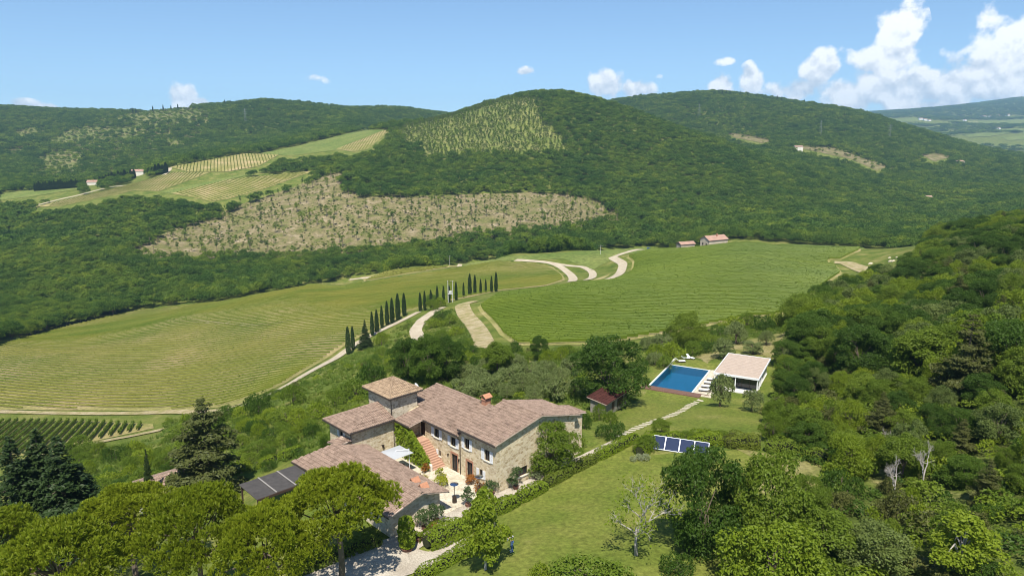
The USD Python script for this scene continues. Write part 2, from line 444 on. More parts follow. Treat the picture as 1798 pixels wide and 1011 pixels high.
M_SCRUB = soil('rough_grass', [(0.30, (0.06, 0.095, 0.015)), (0.45, (0.11, 0.145, 0.024)), (0.58, (0.165, 0.178, 0.042)), (0.72, (0.26, 0.235, 0.09))], 0.12)
M_LAWN = soil('lawn_grass', [(0.3, (0.085, 0.125, 0.018)), (0.45, (0.125, 0.155, 0.026)), (0.6, (0.165, 0.178, 0.038)), (0.72, (0.24, 0.22, 0.085))], 0.11, fine=2.2, bump=0.3, dist=0.06)
M_GRAVEL = soil('pale_gravel', [(0.3, (0.36, 0.31, 0.255)), (0.7, (0.50, 0.45, 0.385))], 0.5, fine=9.0, bump=0.3, dist=0.02)
M_ROAD = soil('white_road', [(0.3, (0.40, 0.33, 0.24)), (0.7, (0.54, 0.47, 0.37))], 0.3, fine=4.0, bump=0.2, dist=0.05)
M_TRACK = soil('dirt_track', [(0.3, (0.20, 0.21, 0.06)), (0.48, (0.34, 0.28, 0.15)), (0.7, (0.46, 0.39, 0.26))], 0.35, fine=3.0)
M_VINE_A = soil('vineyard_soil', [(0.3, (0.19, 0.205, 0.05)), (0.52, (0.30, 0.27, 0.105)), (0.72, (0.43, 0.35, 0.19))], 0.05, fine=1.6)
M_VINE_B = soil('pale_vineyard_soil', [(0.3, (0.19, 0.20, 0.05)), (0.5, (0.28, 0.25, 0.095)), (0.70, (0.42, 0.32, 0.18))], 0.035, fine=1.1)
M_CLEAR = soil('felled_slope', [(0.28, (0.085, 0.105, 0.024)), (0.42, (0.145, 0.142, 0.05)), (0.55, (0.20, 0.165, 0.085)), (0.70, (0.32, 0.26, 0.17))], 0.075, fine=0.33, bump=0.9, dist=1.0)
M_DRYG = soil('dry_grass', [(0.3, (0.13, 0.155, 0.035)), (0.5, (0.21, 0.195, 0.07)), (0.72, (0.33, 0.275, 0.145))], 0.22, fine=2.0)
M_HALF = soil('open_hillside', [(0.3, (0.085, 0.115, 0.025)), (0.5, (0.13, 0.145, 0.042)), (0.72, (0.25, 0.21, 0.10))], 0.02, fine=0.25)
M_BRUSHG = soil('thicket_floor', [(0.3, (0.05, 0.075, 0.014)), (0.52, (0.10, 0.125, 0.026)), (0.74, (0.22, 0.19, 0.09))], 0.25, fine=2.0)
M_FLOOR = soil('forest_floor', [(0.3, (0.02, 0.035, 0.008)), (0.7, (0.045, 0.06, 0.016))], 0.08)
M_YOUNG = soil('replanted_slope', [(0.3, (0.11, 0.15, 0.03)), (0.5, (0.16, 0.18, 0.045)), (0.75, (0.26, 0.24, 0.10))], 0.045, fine=0.4)

ny, nx = GZ.shape
_i = np.arange(ny * nx).reshape(ny, nx)
_q = np.stack([_i[:-1, :-1], _i[:-1, 1:], _i[1:, 1:], _i[1:, :-1]], -1).reshape(-1, 4)
TV = np.stack([_gx.ravel(), _gy.ravel(), GZ.ravel()], -1)
TF = np.vstack([_q[:, [0, 1, 2]], _q[:, [0, 2, 3]]])

# ------------------------------------------------------------------ zones, picked in the photograph
LEFT_V = field([(0, 605), (120, 572), (240, 545), (400, 528), (560, 498), (640, 497), (760, 478), (880, 458), (960, 462), (998, 490), (960, 502), (880, 510), (770, 533), (712, 548), (690, 568), (640, 610), (560, 645), (470, 688), (415, 712), (300, 722), (0, 719), (-120, 719), (-120, 640)])
NEAR_V = field([(-60, 738), (140, 738), (268, 744), (270, 752), (150, 778), (60, 796), (-60, 820)])
RIGHT_V = field([(838, 540), (870, 519), (980, 505), (1040, 492), (1085, 475), (1100, 452), (1140, 439), (1250, 430), (1400, 431), (1520, 437), (1466, 462), (1480, 480), (1400, 540), (1390, 552), (1320, 558), (1180, 585), (1060, 606), (905, 607), (872, 585)])
SMALL_V = open_field([(632, 487), (700, 474), (790, 466), (806, 467), (700, 484), (640, 494)])
UP_V1 = open_field([(298, 294), (430, 270), (490, 272), (455, 292), (400, 302), (330, 302)])
UP_V2 = open_field([(60, 364), (130, 348), (230, 324), (305, 303), (370, 303), (280, 336), (235, 335), (110, 362)])
UP_V3 = open_field([(300, 340), (400, 316), (555, 300), (530, 308), (470, 330), (400, 350), (370, 354), (330, 345)])
UP_V4 = open_field([(590, 262), (676, 229), (682, 232), (645, 263), (620, 267)])
UP_G1 = open_field([(455, 270), (520, 257), (640, 228), (676, 229), (590, 264), (510, 274)])
UP_G2 = open_field([(280, 338), (400, 312), (470, 300), (400, 316), (300, 340)])
UP_G3 = open_field([(0, 340), (140, 326), (140, 332), (60, 345), (0, 352)])
CLEAR = field([(228, 438), (300, 408), (370, 382), (450, 350), (590, 303), (606, 312), (600, 330), (640, 345), (760, 345), (850, 340), (930, 338), (1040, 346), (1075, 368), (1100, 392), (1040, 402), (960, 408), (880, 414), (800, 425), (700, 440), (600, 452), (470, 455), (300, 462), (240, 455)])
YOUNG = field([(700, 225), (760, 210), (830, 185), (900, 170), (942, 171), (958, 200), (990, 240), (1020, 270), (990, 274), (860, 274), (735, 276), (730, 262), (700, 255)])
YOUNG = YOUNG.intersection(shapely.box(-2000, 900, 2000, 1322)).buffer(0)
CREST = field([(620, 490), (810, 464), (900, 450), (1000, 443), (1100, 437), (1140, 434), (1140, 440), (1085, 450), (1040, 475), (990, 455), (900, 458), (700, 480), (640, 492)])
LAWN = field([(800, 1030), (760, 1012), (790, 975), (862, 950), (870, 900), (960, 850), (1050, 805), (1115, 765), (1080, 745), (1100, 715), (1135, 692), (1175, 640), (1190, 625), (1260, 640), (1250, 650), (1220, 690), (1270, 720), (1330, 690), (1340, 740), (1318, 765), (1120, 770), (1120, 800), (1290, 790), (1440, 812), (1430, 850), (1300, 900), (1250, 1030)], 3)
DRY = field([(1290, 790), (1450, 815), (1425, 860), (1350, 870)], 3)
DRY2 = field([(1215, 625), (1290, 600), (1400, 580), (1390, 612), (1360, 640), (1340, 625), (1280, 612), (1240, 638)], 3)
LIGHT1 = field([(60, 292), (75, 272), (130, 262), (150, 275), (138, 300), (90, 306)])
LIGHTS = [LIGHT1, field([(70, 250), (125, 228), (180, 222), (205, 232), (160, 246), (110, 258)]), field([(210, 205), (260, 194), (330, 188), (362, 196), (364, 208), (300, 212), (250, 216)]), field([(180, 232), (230, 222), (262, 226), (225, 240)]), field([(20, 232), (70, 226), (90, 236), (40, 246)]), field([(10, 268), (36, 258), (50, 268), (24, 282)]), field([(280, 250), (320, 240), (330, 256), (300, 264)])]
LIGHTS = ragged(unary_union(LIGHTS), 22, 40)
HALFOPEN = field([(50, 318), (60, 290), (110, 246), (200, 196), (362, 190), (372, 215), (330, 262), (250, 300), (190, 322), (100, 326)])
CUT1 = open_field([(1275, 233), (1330, 240), (1357, 247), (1340, 252), (1290, 242)])
CUT2 = open_field([(1390, 258), (1460, 259), (1530, 283), (1560, 292), (1540, 300), (1495, 280), (1430, 266)])
CUT3 = open_field([(1618, 272), (1650, 270), (1670, 276), (1640, 284)])
tidy = lambda p: max(getattr(p.buffer(5).buffer(-7).buffer(2), 'geoms', [p.buffer(5).buffer(-7).buffer(2)]), key=lambda q: q.area).simplify(.5)
LEFT_V, RIGHT_V, YOUNG, CLEAR = tidy(LEFT_V), tidy(RIGHT_V), ragged(tidy(YOUNG), 16, 30), ragged(tidy(CLEAR), 9, 22)
OPEN = unary_union([LEFT_V, NEAR_V, RIGHT_V, SMALL_V, UP_V1, UP_V2, UP_V3, UP_V4, UP_G1, UP_G2, UP_G3, CLEAR, YOUNG, CREST])

CYP_ROAD = smooth_line([ground(*q)[:2] for q in [(380, 728), (430, 712), (470, 695), (520, 668), (560, 645), (600, 622), (650, 590), (700, 566), (735, 548)]])
WHITE_ROAD = smooth_line([ground(*q)[:2] for q in [(738, 600), (733, 590), (731, 577), (741, 563), (756, 552), (775, 540)]])
LOOP_A = smooth_line([ground(*q)[:2] for q in [(905, 457), (940, 459), (970, 463), (990, 473), (1003, 484), (1003, 495)]])
LOOP_B = smooth_line([ground(*q)[:2] for q in [(968, 462), (1000, 467), (1022, 469), (1038, 477), (1040, 487), (1030, 492)]])
LOOP_C = smooth_line([ground(*q)[:2] for q in [(1052, 496), (1080, 486), (1092, 472), (1092, 462), (1075, 452), (1100, 444), (1140, 438)]])
EDGE_TRACK = smooth_line([ground(*q)[:2] for q in [(852, 612), (845, 590), (832, 570), (815, 548), (812, 536), (835, 529)]])
RIGHT_TRACK = smooth_line([ground(*q)[:2] for q in [(1465, 461), (1485, 462), (1515, 474), (1545, 483), (1570, 496)]])
FAR_ROAD = smooth_line([ground(*q)[:2] for q in [(613, 491), (640, 488), (700, 481), (760, 472), (808, 464)]])
FAR_ROAD2 = smooth_line([ground(*q)[:2] for q in [(60, 362), (130, 345), (200, 328), (240, 324), (275, 317), (295, 302), (298, 295)]])
FIELD_TRACK = smooth_line([ground(*q)[:2] for q in [(330, 562), (420, 569), (480, 569), (560, 552), (640, 540), (720, 528)]])
BOTTOM_TRACK = smooth_line([ground(*q)[:2] for q in [(-60, 722), (120, 726), (290, 724), (380, 722), (420, 712)]])
TERRACE_TRACK = smooth_line([ground(*q)[:2] for q in [(60, 800), (130, 786), (220, 768), (285, 755)]])
ZPX.append(LineString([(60, 362), (130, 345), (200, 328), (240, 324), (275, 317), (295, 302), (298, 295)]).buffer(3))
ZPX.append(Polygon([(228, 300), (258, 300), (258, 311), (228, 311)])); ZPX.append(Polygon([(150, 315), (175, 315), (175, 327), (150, 327)]))
ROADS = unary_union([ribbon(CYP_ROAD, 3.2), ribbon(WHITE_ROAD, 4.6), ribbon(LOOP_A, 5.5), ribbon(LOOP_B, 5), ribbon(LOOP_C, 6), ribbon(EDGE_TRACK, 6.0), ribbon(RIGHT_TRACK, 10), ribbon(FAR_ROAD, 4.5), ribbon(FAR_ROAD2, 6)])

big = lambda p: max(getattr(p, 'geoms', [p]), key=lambda q: q.area)
RIGHT_V, LEFT_V = big(RIGHT_V.difference(ROADS.buffer(2.0))), big(LEFT_V.difference(ROADS.buffer(1.5)))
setting = lambda name, poly, step, dz, m: obj(name, drape(poly, step, dz), m, smooth=True, kind='structure')
POOL_HOLE = Polygon([pw(-.04, -.14), pw(float(np.linalg.norm(PQ[2] - PQ[1])) + .14, -.14), pw(float(np.linalg.norm(PQ[2] - PQ[1])) + .14, float(np.linalg.norm(PQ[1] - PQ[0])) + .14), pw(-.04, float(np.linalg.norm(PQ[1] - PQ[0])) + .14)])
_tp = shapely.polygons(TV[TF][:, :, :2][(np.abs(TV[TF][:, 0, :2] - PO).max(1) < 40)]); _near = np.flatnonzero(np.abs(TV[TF][:, 0, :2] - PO).max(1) < 40)
_hit = shapely.intersects(_tp, POOL_HOLE)
RING = unary_union(_tp[_hit]).buffer(.002).difference(POOL_HOLE)
_keep = np.ones(len(TF), bool); _keep[_near[_hit]] = False
obj('ground', (TV, TF[_keep]), M_SCRUB, smooth=True, kind='structure')
setting('pool_surround', RING, .7, .0, M_SCRUB)
LAWN = LAWN.difference(POOL_HOLE)
setting('vineyard_ground', LEFT_V, 4, .12, M_VINE_B)
setting('vineyard_ground', RIGHT_V, 4, .12, M_VINE_A)
setting('vineyard_ground', NEAR_V, 3, .10, M_VINE_B)
setting('vineyard_ground', SMALL_V, 4, .15, M_VINE_B)
for z in (UP_V1, UP_V2, UP_V3, UP_V4):
    setting('far_vineyard_ground', z, 8, .5, M_VINE_B)
M_UPG = soil('upland_grass', [(0.3, (0.10, 0.15, 0.03)), (0.7, (0.19, 0.21, 0.06))], 0.03, fine=0.4)
for z in (UP_G1, UP_G2, UP_G3):
    setting('upland_meadow', z, 8, .4, M_UPG)
setting('felled_clearing', CLEAR, 6, .4, M_CLEAR)
setting('replanted_clearing', YOUNG, 8, .5, M_YOUNG)
setting('crest_meadow', CREST.difference(SMALL_V), 5, .2, M_UPG)
for z in (LIGHTS, CUT1, CUT2, CUT3):
    setting('hillside_clearing', z, 10, .6, M_HALF if z is LIGHTS else M_CLEAR)
setting('open_hillside', HALFOPEN, 12, .3, M_HALF)
DECKZ = Polygon([pw(-2.0, -2.2), pw(-2.0, 8.6), pw(0, 8.6), pw(0, -2.2)])
LAWN = ragged(LAWN.difference(DECKZ), .9, 4).difference(unary_union([POOL_HOLE.buffer(.2), DECKZ]))
DRY, DRY2 = ragged(DRY, 2.2, 5), ragged(DRY2, 2.5, 6)
setting('lawn', LAWN, 1.5, .05, M_LAWN)
setting('dry_meadow', DRY, 1.5, .06, M_DRYG)
setting('dry_meadow', DRY2, 2, .06, M_DRYG)
for line, w, m, nm in ((CYP_ROAD, 2.6, M_ROAD, 'cypress_road'), (WHITE_ROAD, 4.2, M_ROAD, 'gravel_road'), (LOOP_A, 4.5, M_ROAD, 'gravel_road'), (LOOP_B, 4.0, M_ROAD, 'gravel_road'), (LOOP_C, 4.8, M_ROAD, 'gravel_road'),
                   (EDGE_TRACK, 5.5, M_TRACK, 'dirt_track'), (RIGHT_TRACK, 7.0, M_TRACK, 'dirt_track'), (FAR_ROAD, 3.6, M_ROAD, 'gravel_road'), (FAR_ROAD2, 5.0, M_ROAD, 'gravel_road'),
                   (FIELD_TRACK, 3.0, M_TRACK, 'dirt_track'), (BOTTOM_TRACK, 3.2, M_TRACK, 'dirt_track'), (TERRACE_TRACK, 3.0, M_TRACK, 'dirt_track')):
    setting(nm, ribbon(line, w), 2.0, .3 if line is FAR_ROAD2 else .22, m)
# where the farther valley shows fields
for pts, m in (([(1640, 222), (1690, 214), (1740, 212), (1798, 205), (1798, 216), (1740, 226), (1690, 231)], M_UPG), ([(1683, 215), (1715, 213), (1722, 222), (1700, 224)], M_TRACK), ([(1690, 236), (1745, 226), (1798, 222), (1798, 231), (1740, 240), (1700, 242)], M_UPG), ([(1560, 210), (1610, 208), (1625, 213), (1580, 215)], M_UPG), ([(1760, 242), (1830, 236), (1830, 243), (1770, 248)], M_UPG)):
    setting('far_field', field(pts, 3), 40, 2.0, m)

# ------------------------------------------------------------------ foliage
def unit(v):
    return v / (np.linalg.norm(v, axis=-1, keepdims=True) + 1e-9)


def cards(c, n, size, g, aspect=0.62, fold=0.18):
    """Small pointed leaf sprays (two triangles each) at c, facing n."""
    k = len(c)
    n = unit(np.asarray(n, float)); t = unit(np.cross(n, g.normal(size=(k, 3)))); b = np.cross(n, t)
    s = np.broadcast_to(size, (k,))[:, None]
    q = np.stack([c - t * s * .5, c - b * s * .5 * aspect + n * s * fold, c + t * s * .5, c + b * s * .5 * aspect + n * s * fold], 1)
    i = np.arange(k)[:, None] * 4
    f = np.concatenate([i + [0, 1, 2], i + [0, 2, 3]], 1).reshape(-1, 3)
    return q.reshape(-1, 3), f


def tm(vf):
    return trimesh.Trimesh(vf[0], vf[1], process=False)


def sphere_pts(k, g):
    return unit(g.normal(size=(k, 3)))


def crown(R, Hh, base, lobes, leaves, leaf, g, flat=0.0, lobe=(0.34, 0.5), skirt=0.25, jit=0.7, squash=0.8, ragged=0.2):
    """A crown of many leaf sprays on overlapping boughs: R half width, Hh height, base height of its underside."""
    d = sphere_pts(lobes * 3, g); d = d[d[:, 2] > -skirt - 0.2][:lobes]
    d = d * (0.58 + 0.42 * g.random((len(d), 1)) ** 0.5)
    rad = R * g.uniform(*lobe, len(d))
    cz = base + Hh * 0.5
    c = np.stack([d[:, 0] * (R - rad * .62), d[:, 1] * (R - rad * .62), cz + d[:, 2] * (Hh * .5 - rad * squash * .62)], -1)
    c[:, :2] *= (1 + ragged * g.normal(size=(len(c), 1)) * .5)
    w = rad ** 2; k = g.choice(len(c), leaves, p=w / w.sum())
    o = sphere_pts(leaves, g); o[:, 2] = np.where(o[:, 2] < -0.35, -o[:, 2], o[:, 2])
    rr = 1 - 0.42 * g.random(leaves) ** 2.0 + 0.10 * g.normal(size=leaves)
    p = c[k] + o * (rad[k] * rr)[:, None] * np.array([1, 1, squash])
    buried = np.zeros(leaves, bool)
    for j in range(len(c)):
        buried |= (np.linalg.norm((p - c[j]) / [1, 1, squash], axis=1) < rad[j] * .6) & (k != j)
    p, o = p[~buried], o[~buried]
    n = o * .8 + [0, 0, .45] + g.normal(size=p.shape) * jit
    return cards(p, n, leaf * g.uniform(.65, 1.35, len(p)), g), c, rad


def limbs(c, rad, base, trunk_r, g, top=0.5, bend=0.3):
    """A trunk with limbs that run up into the boughs."""
    zt = base + (c[:, 2].max() - base) * top
    lean = g.normal(size=2) * bend
    axis = np.array([[0, 0, -0.6], [lean[0] * .1, lean[1] * .1, base * .5], [lean[0] * .4, lean[1] * .4, base], [lean[0], lean[1], zt]])
    ms = [tube(axis, [trunk_r * 1.35, trunk_r, trunk_r * .8, trunk_r * .3], 7)]
    for q in c[g.permutation(len(c))[:min(len(c), 9)]]:
        s = axis[2] + (axis[3] - axis[2]) * g.uniform(0, .7)
        m = (s + q) / 2 + [0, 0, .25]
        ms.append(tube([s, m, q], [trunk_r * .42, trunk_r * .26, trunk_r * .08], 5, cap=False))
    return trimesh.util.concatenate(ms)


M_BARK = plain('bark', (0.16, 0.125, 0.09), .95, .3, 3.0)
M_PALEBARK = plain('pale_bark', (0.42, 0.38, 0.32), .95, .2, 3.0)
HILL_PATCH = (0.016, (0.62, 0.74, 0.75), (1.25, 1.12, 1.0))
M_HILLLEAF = leafy('hill_foliage', [(0.0, (0.070, 0.128, 0.012)), (0.5, (0.130, 0.205, 0.019)), (1.0, (0.205, 0.275, 0.03))], .45, patch=HILL_PATCH, rnd=.42)
M_HILLLEAF2 = leafy('hill_foliage_olive', [(0.0, (0.115, 0.175, 0.015)), (0.5, (0.18, 0.245, 0.024)), (1.0, (0.26, 0.31, 0.04))], .45, patch=HILL_PATCH, rnd=.42)
M_DARKLEAF = leafy('dark_oak_foliage', [(0.0, (0.052, 0.10, 0.010)), (0.5, (0.112, 0.18, 0.018)), (1.0, (0.19, 0.255, 0.03))], .45, rnd=.3)
M_MIDLEAF = leafy('oak_foliage', [(0.0, (0.11, 0.165, 0.014)), (0.5, (0.185, 0.24, 0.024)), (1.0, (0.28, 0.32, 0.042))], .43, rnd=.32)
M_YELLEAF = leafy('fresh_foliage', [(0.0, (0.15, 0.205, 0.012)), (0.5, (0.23, 0.285, 0.02)), (1.0, (0.33, 0.36, 0.035))], .4, rnd=.28)
M_OLIVELEAF = leafy('olive_foliage', [(0.0, (0.13, 0.165, 0.05)), (0.5, (0.20, 0.24, 0.085)), (1.0, (0.30, 0.33, 0.145))], .28)
M_CYPLEAF = leafy('cypress_foliage', [(0.0, (0.022, 0.046, 0.010)), (0.6, (0.045, 0.078, 0.016)), (1.0, (0.075, 0.11, 0.024))], .15)
M_FIRLEAF = leafy('fir_foliage', [(0.0, (0.028, 0.052, 0.012)), (0.5, (0.055, 0.085, 0.019)), (1.0, (0.095, 0.125, 0.032))], .2)
M_CEDARLEAF = leafy('cedar_foliage', [(0.0, (0.065, 0.08, 0.02)), (0.5, (0.125, 0.135, 0.035)), (1.0, (0.22, 0.215, 0.07))], .25)
M_PINELEAF = leafy('pine_needles', [(0.0, (0.15, 0.19, 0.008)), (0.5, (0.25, 0.285, 0.013)), (1.0, (0.36, 0.37, 0.025))], .4)
M_BROWNLEAF = leafy('brownish_foliage', [(0.0, (0.085, 0.095, 0.022)), (0.5, (0.14, 0.15, 0.035)), (1.0, (0.21, 0.21, 0.06))], .3)
M_VINELEAF = leafy('vine_leaves', [(0.0, (0.105, 0.155, 0.012)), (0.5, (0.165, 0.222, 0.019)), (1.0, (0.24, 0.285, 0.034))], .35, patch=(0.02, (0.85, 0.9, .8), (1.15, 1.1, 1.1)))
M_VINELEAF2 = leafy('pale_vine_leaves', [(0.0, (0.15, 0.185, 0.024)), (0.5, (0.21, 0.235, 0.038)), (1.0, (0.29, 0.295, 0.07))], .35, patch=(0.02, (0.72, 0.84, .7), (1.3, 1.08, 1.35)))
M_HEDGE = leafy('hedge_leaves', [(0.0, (0.15, 0.21, 0.011)), (0.5, (0.24, 0.31, 0.018)), (1.0, (0.34, 0.40, 0.035))], .4)
M_HEDGERED = leafy('red_tipped_leaves', [(0.0, (0.11, 0.15, 0.014)), (0.55, (0.19, 0.20, 0.022)), (0.8, (0.29, 0.17, 0.035)), (1.0, (0.36, 0.14, 0.045))], .33)
M_BARE = plain('bare_wood', (0.36, 0.33, 0.29), .95, .2, 3.0)


M_GREYLEAF = leafy('greyish_foliage', [(0.0, (0.10, 0.135, 0.03)), (0.5, (0.165, 0.205, 0.05)), (1.0, (0.26, 0.29, 0.09))], .3, rnd=.3)


def scatter(name, protos, pos, scale, rz, which, kind='stuff', label=None, catg=None, parent=None):
    """One object of very many alike plants."""
    pi = UsdGeom.PointInstancer.Define(stage, numbered(path_of(parent), name))
    base = str(pi.GetPath()); rel = pi.CreatePrototypesRel()
    for k, (mesh, m) in enumerate(protos):
        q = usdkit.mesh(stage, f'{base}/kind_{k:03d}', mesh, m)
        q.CreateDoubleSidedAttr(True)
        rel.AddTarget(q.GetPath())
    scale = np.asarray(scale, float)
    if scale.ndim == 1:
        scale = np.repeat(scale[:, None], 3, 1)
    pi.CreatePositionsAttr(Vt.Vec3fArray.FromNumpy(np.asarray(pos, np.float32)))
    pi.CreateScalesAttr(Vt.Vec3fArray.FromNumpy(scale.astype(np.float32)))
    h = np.asarray(rz, float) / 2
    pi.CreateOrientationsAttr(Vt.QuathArray([Gf.Quath(float(math.cos(a)), 0, 0, float(math.sin(a))) for a in h]))
    pi.CreateProtoIndicesAttr(Vt.IntArray.FromNumpy(np.asarray(which, np.int32)))
    return keys(pi.GetPrim(), label, catg, None, kind)


def jitter_grid(x0, x1, y0, y1, s, g, jit=.45):
    x, y = np.meshgrid(np.arange(x0, x1, s), np.arange(y0, y1, s))
    x = x + (np.arange(x.shape[0])[:, None] % 2) * s / 2
    return (x + g.uniform(-jit, jit, x.shape) * s).ravel(), (y + g.uniform(-jit, jit, y.shape) * s).ravel()


def in_view(P, m=110):
    q = project(P); return (q[:, 0] > -m) & (q[:, 0] < 1798 + m) & (q[:, 1] > -m) & (q[:, 1] < 1011 + m) & (P[:, 1] > 5)


G = np.random.default_rng(21)
# ---- the wooded hills
crest = [ground(*q)[:2] for q in [(-200, 655), (-60, 622), (0, 605), (120, 572), (240, 545), (400, 528), (560, 498), (616, 491), (700, 476), (808, 462), (900, 447), (1000, 441), (1100, 436.5), (1140, 434), (1250, 429.5), (1400, 430.5), (1520, 436)]]
crest = [p + np.array([0, 3.0]) for p in crest]
WOODS = Polygon(crest + [np.array([330, 330]), np.array([520, 430]), np.array([1900, 1100]), np.array([3000, 2650]), np.array([-2600, 2650]), np.array([-900, 600])]).buffer(0)
RAGGED = unary_union([CLEAR, YOUNG, LIGHTS, CUT1, CUT2, CUT3])
WOODS = WOODS.difference(unary_union([LEFT_V, NEAR_V, RIGHT_V, SMALL_V, UP_V1, UP_V2, UP_V3, UP_V4, UP_G1, UP_G2, UP_G3, CREST, ROADS.buffer(2)]).buffer(1.5))
shapely.prepare(WOODS)


def woods_points(ylo, yhi, s, g):
    x, y = jitter_grid(-.8 * yhi - 60, .8 * yhi + 60, ylo, yhi, s, g)
    k = np.abs(x) < .8 * y + 60; x, y = x[k], y[k]
    k = inside(WOODS, x, y); x, y = x[k], y[k]
    k = inside(RAGGED, x, y); d = shapely.distance(shapely.points(x, y), RAGGED.boundary)
    k = ~k | (d < 11 * np.clip(meshkit.fbm(np.stack([x / 9, y / 9, 0 * x], -1)) * 2.4 - .75, 0, 2)); x, y = x[k], y[k]
    P = np.stack([x, y, H(x, y)], -1)
    Q, Q2 = project(P + [0, 0, 9.5]), project(P + [0, 0, 5.0]); z = unary_union(ZPX); k = inside(z, Q[:, 0], Q[:, 1]) | inside(z, Q2[:, 0], Q2[:, 1]); P, x, y = P[~k], x[~k], y[~k]
    k = inside(HALFOPEN, x, y) & (g.random(len(x)) < .40 + .35 * (meshkit.fbm(P / 45.0) > .5)); P = P[~k]
    return P[in_view(P)]


def far_kinds(n, leaf, leaves, tall, seed, mats):
    out = []
    for k in range(n):
        g = np.random.default_rng(seed + k)
        R = g.uniform(.46, .56)
        vf, c, r = crown(R, g.uniform(.62, .8) * tall, .12, 9, leaves, leaf, g, skirt=.3, lobe=(.34, .52), jit=.55)
        out.append((tm(vf), mats[k % len(mats)]))
    return out


MID_KINDS = far_kinds(6, .105, 560, 1.0, 100, [M_HILLLEAF, M_HILLLEAF, M_HILLLEAF2])
FAR_KINDS = far_kinds(6, .17, 230, .9, 200, [M_HILLLEAF, M_HILLLEAF, M_HILLLEAF2])
valley = woods_points(290, 640, 6.6, G)
near_order = np.argsort(valley[:, 1])
NEAR_VALLEY, valley = valley[near_order[:300]], valley[near_order[300:]]
for nm, P, kinds, lo, hi in (('valley_wood', valley, MID_KINDS, 7.5, 11.5), ('hillside_wood', woods_points(640, 1340, 7.6, G), FAR_KINDS, 8.0, 12.5), ('distant_wood', woods_points(1340, 2600, 9.5, G), FAR_KINDS, 8.5, 14.5)):
    n = len(P)
    s = G.uniform(lo, hi, n) * (0.75 + 0.5 * meshkit.fbm(P / 60.0))
    P[:, 2] -= 0.5
    scatter(nm, kinds, P, np.stack([s, s, s * G.uniform(.8, 1.15, n)], -1), G.uniform(0, 6.28, n), G.choice(len(kinds), n),
            label={'valley_wood': 'dense dark green oak wood filling the valley behind the vineyard ridge', 'hillside_wood': 'green oak wood covering the middle hill round its clearings', 'distant_wood': 'far woods on the hills along the skyline'}[nm], catg='wood')
    print(nm, n)
# ---- clumps of trees on the blue far slopes
x, y = jitter_grid(600, 6500, 2700, 8600, 46, G)
P = np.stack([x, y, H(x, y)], -1); P = P[in_view(P, 30)]
k = (meshkit.fbm(P * [1, 1, 0] / 420.0) > .44) | (P[:, 1] > 6000)
P = P[k]; n = len(P)
scatter('far_slope_wood', FAR_KINDS[:3], P, np.stack([G.uniform(30, 62, n)] * 2 + [G.uniform(12, 22, n)], -1), G.uniform(0, 6.28, n), G.choice(3, n), label='bluish woods on the farthest slopes at the right', catg='wood')
print('far', n)

# individual trees at the near edge of the valley wood
def tree_kind(name, R, Hh, base, lobes, leaves, leaf, m_leaf, seed, trunk_r=.22, m_bark=None, **kw):
    g = np.random.default_rng(seed)
    k = kind_of(name)
    vf, c, r = crown(R, Hh, base, lobes, leaves, leaf, g, **kw)
    obj('trunk', limbs(c, r, base + .4, trunk_r, g), m_bark or M_BARK, k)
    obj('crown', tm(vf), m_leaf, k)
    return k


VK = [tree_kind('valley_tree_kind', 4.4, 7.2, 1.2, 13, 1500, .62, (M_HILLLEAF, M_HILLLEAF2)[i % 2], 300 + i, skirt=.35) for i in range(4)]
for i, p in enumerate(NEAR_VALLEY):
    copy_of(VK[G.integers(4)], 'valley_tree', p - [0, 0, .4], G.uniform(0, 6.28), 'dark green bushy oak at the near edge of the valley wood', 'tree', 'oaks along the near edge of the valley wood', G.uniform(.75, 1.15))

# ------------------------------------------------------------------ the summer air over the valley
HAZE = 7.5e-5
usdkit.material(stage, '/World/Looks/summer_haze', {'v': ('principled_volume', dict(color=(0.50, 0.78, 1.0), density=HAZE, anisotropy=0.25))}, [], volume='v.volume')
zlo = min(-140.0, float(GZ.min()) - 1.0); zhi = max(float(GZ.max()) + 40.0, 30.0)
_hz = box(GX[0] - 30, GX[-1] + 30, GY[0] - 30, GY[-1] + 30, zlo, zhi)
obj('haze', _hz, stage.GetPrimAtPath('/World/Looks/summer_haze').GetPath(), kind='stuff', label='thin blue summer haze over the whole valley')

# ------------------------------------------------------------------ vineyards, row by row
def rows_of(poly, along, spacing, g, wander=0.0):
    """The lines of a vineyard: parallel to along, clipped to its outline."""
    a = unit(np.asarray(along, float)[:2]); b = np.array([-a[1], a[0]])
    ext = np.array(poly.exterior.coords)[:, :2] if poly.geom_type == 'Polygon' else np.vstack([np.array(q.exterior.coords) for q in poly.geoms])
    s, t = ext @ a, ext @ b
    out = []
    for w in np.arange(t.min() + spacing * .5, t.max(), spacing):
        w = w + g.normal() * wander
        line = LineString([a * s.min() + b * w, a * s.max() + b * w]).intersection(poly.buffer(-1.2))
        segs = [q for q in getattr(line, 'geoms', [line]) if q.length > 14 or (q.length > 6 and poly.area < 3000)]
        out += [[q] for q in segs]
    return out


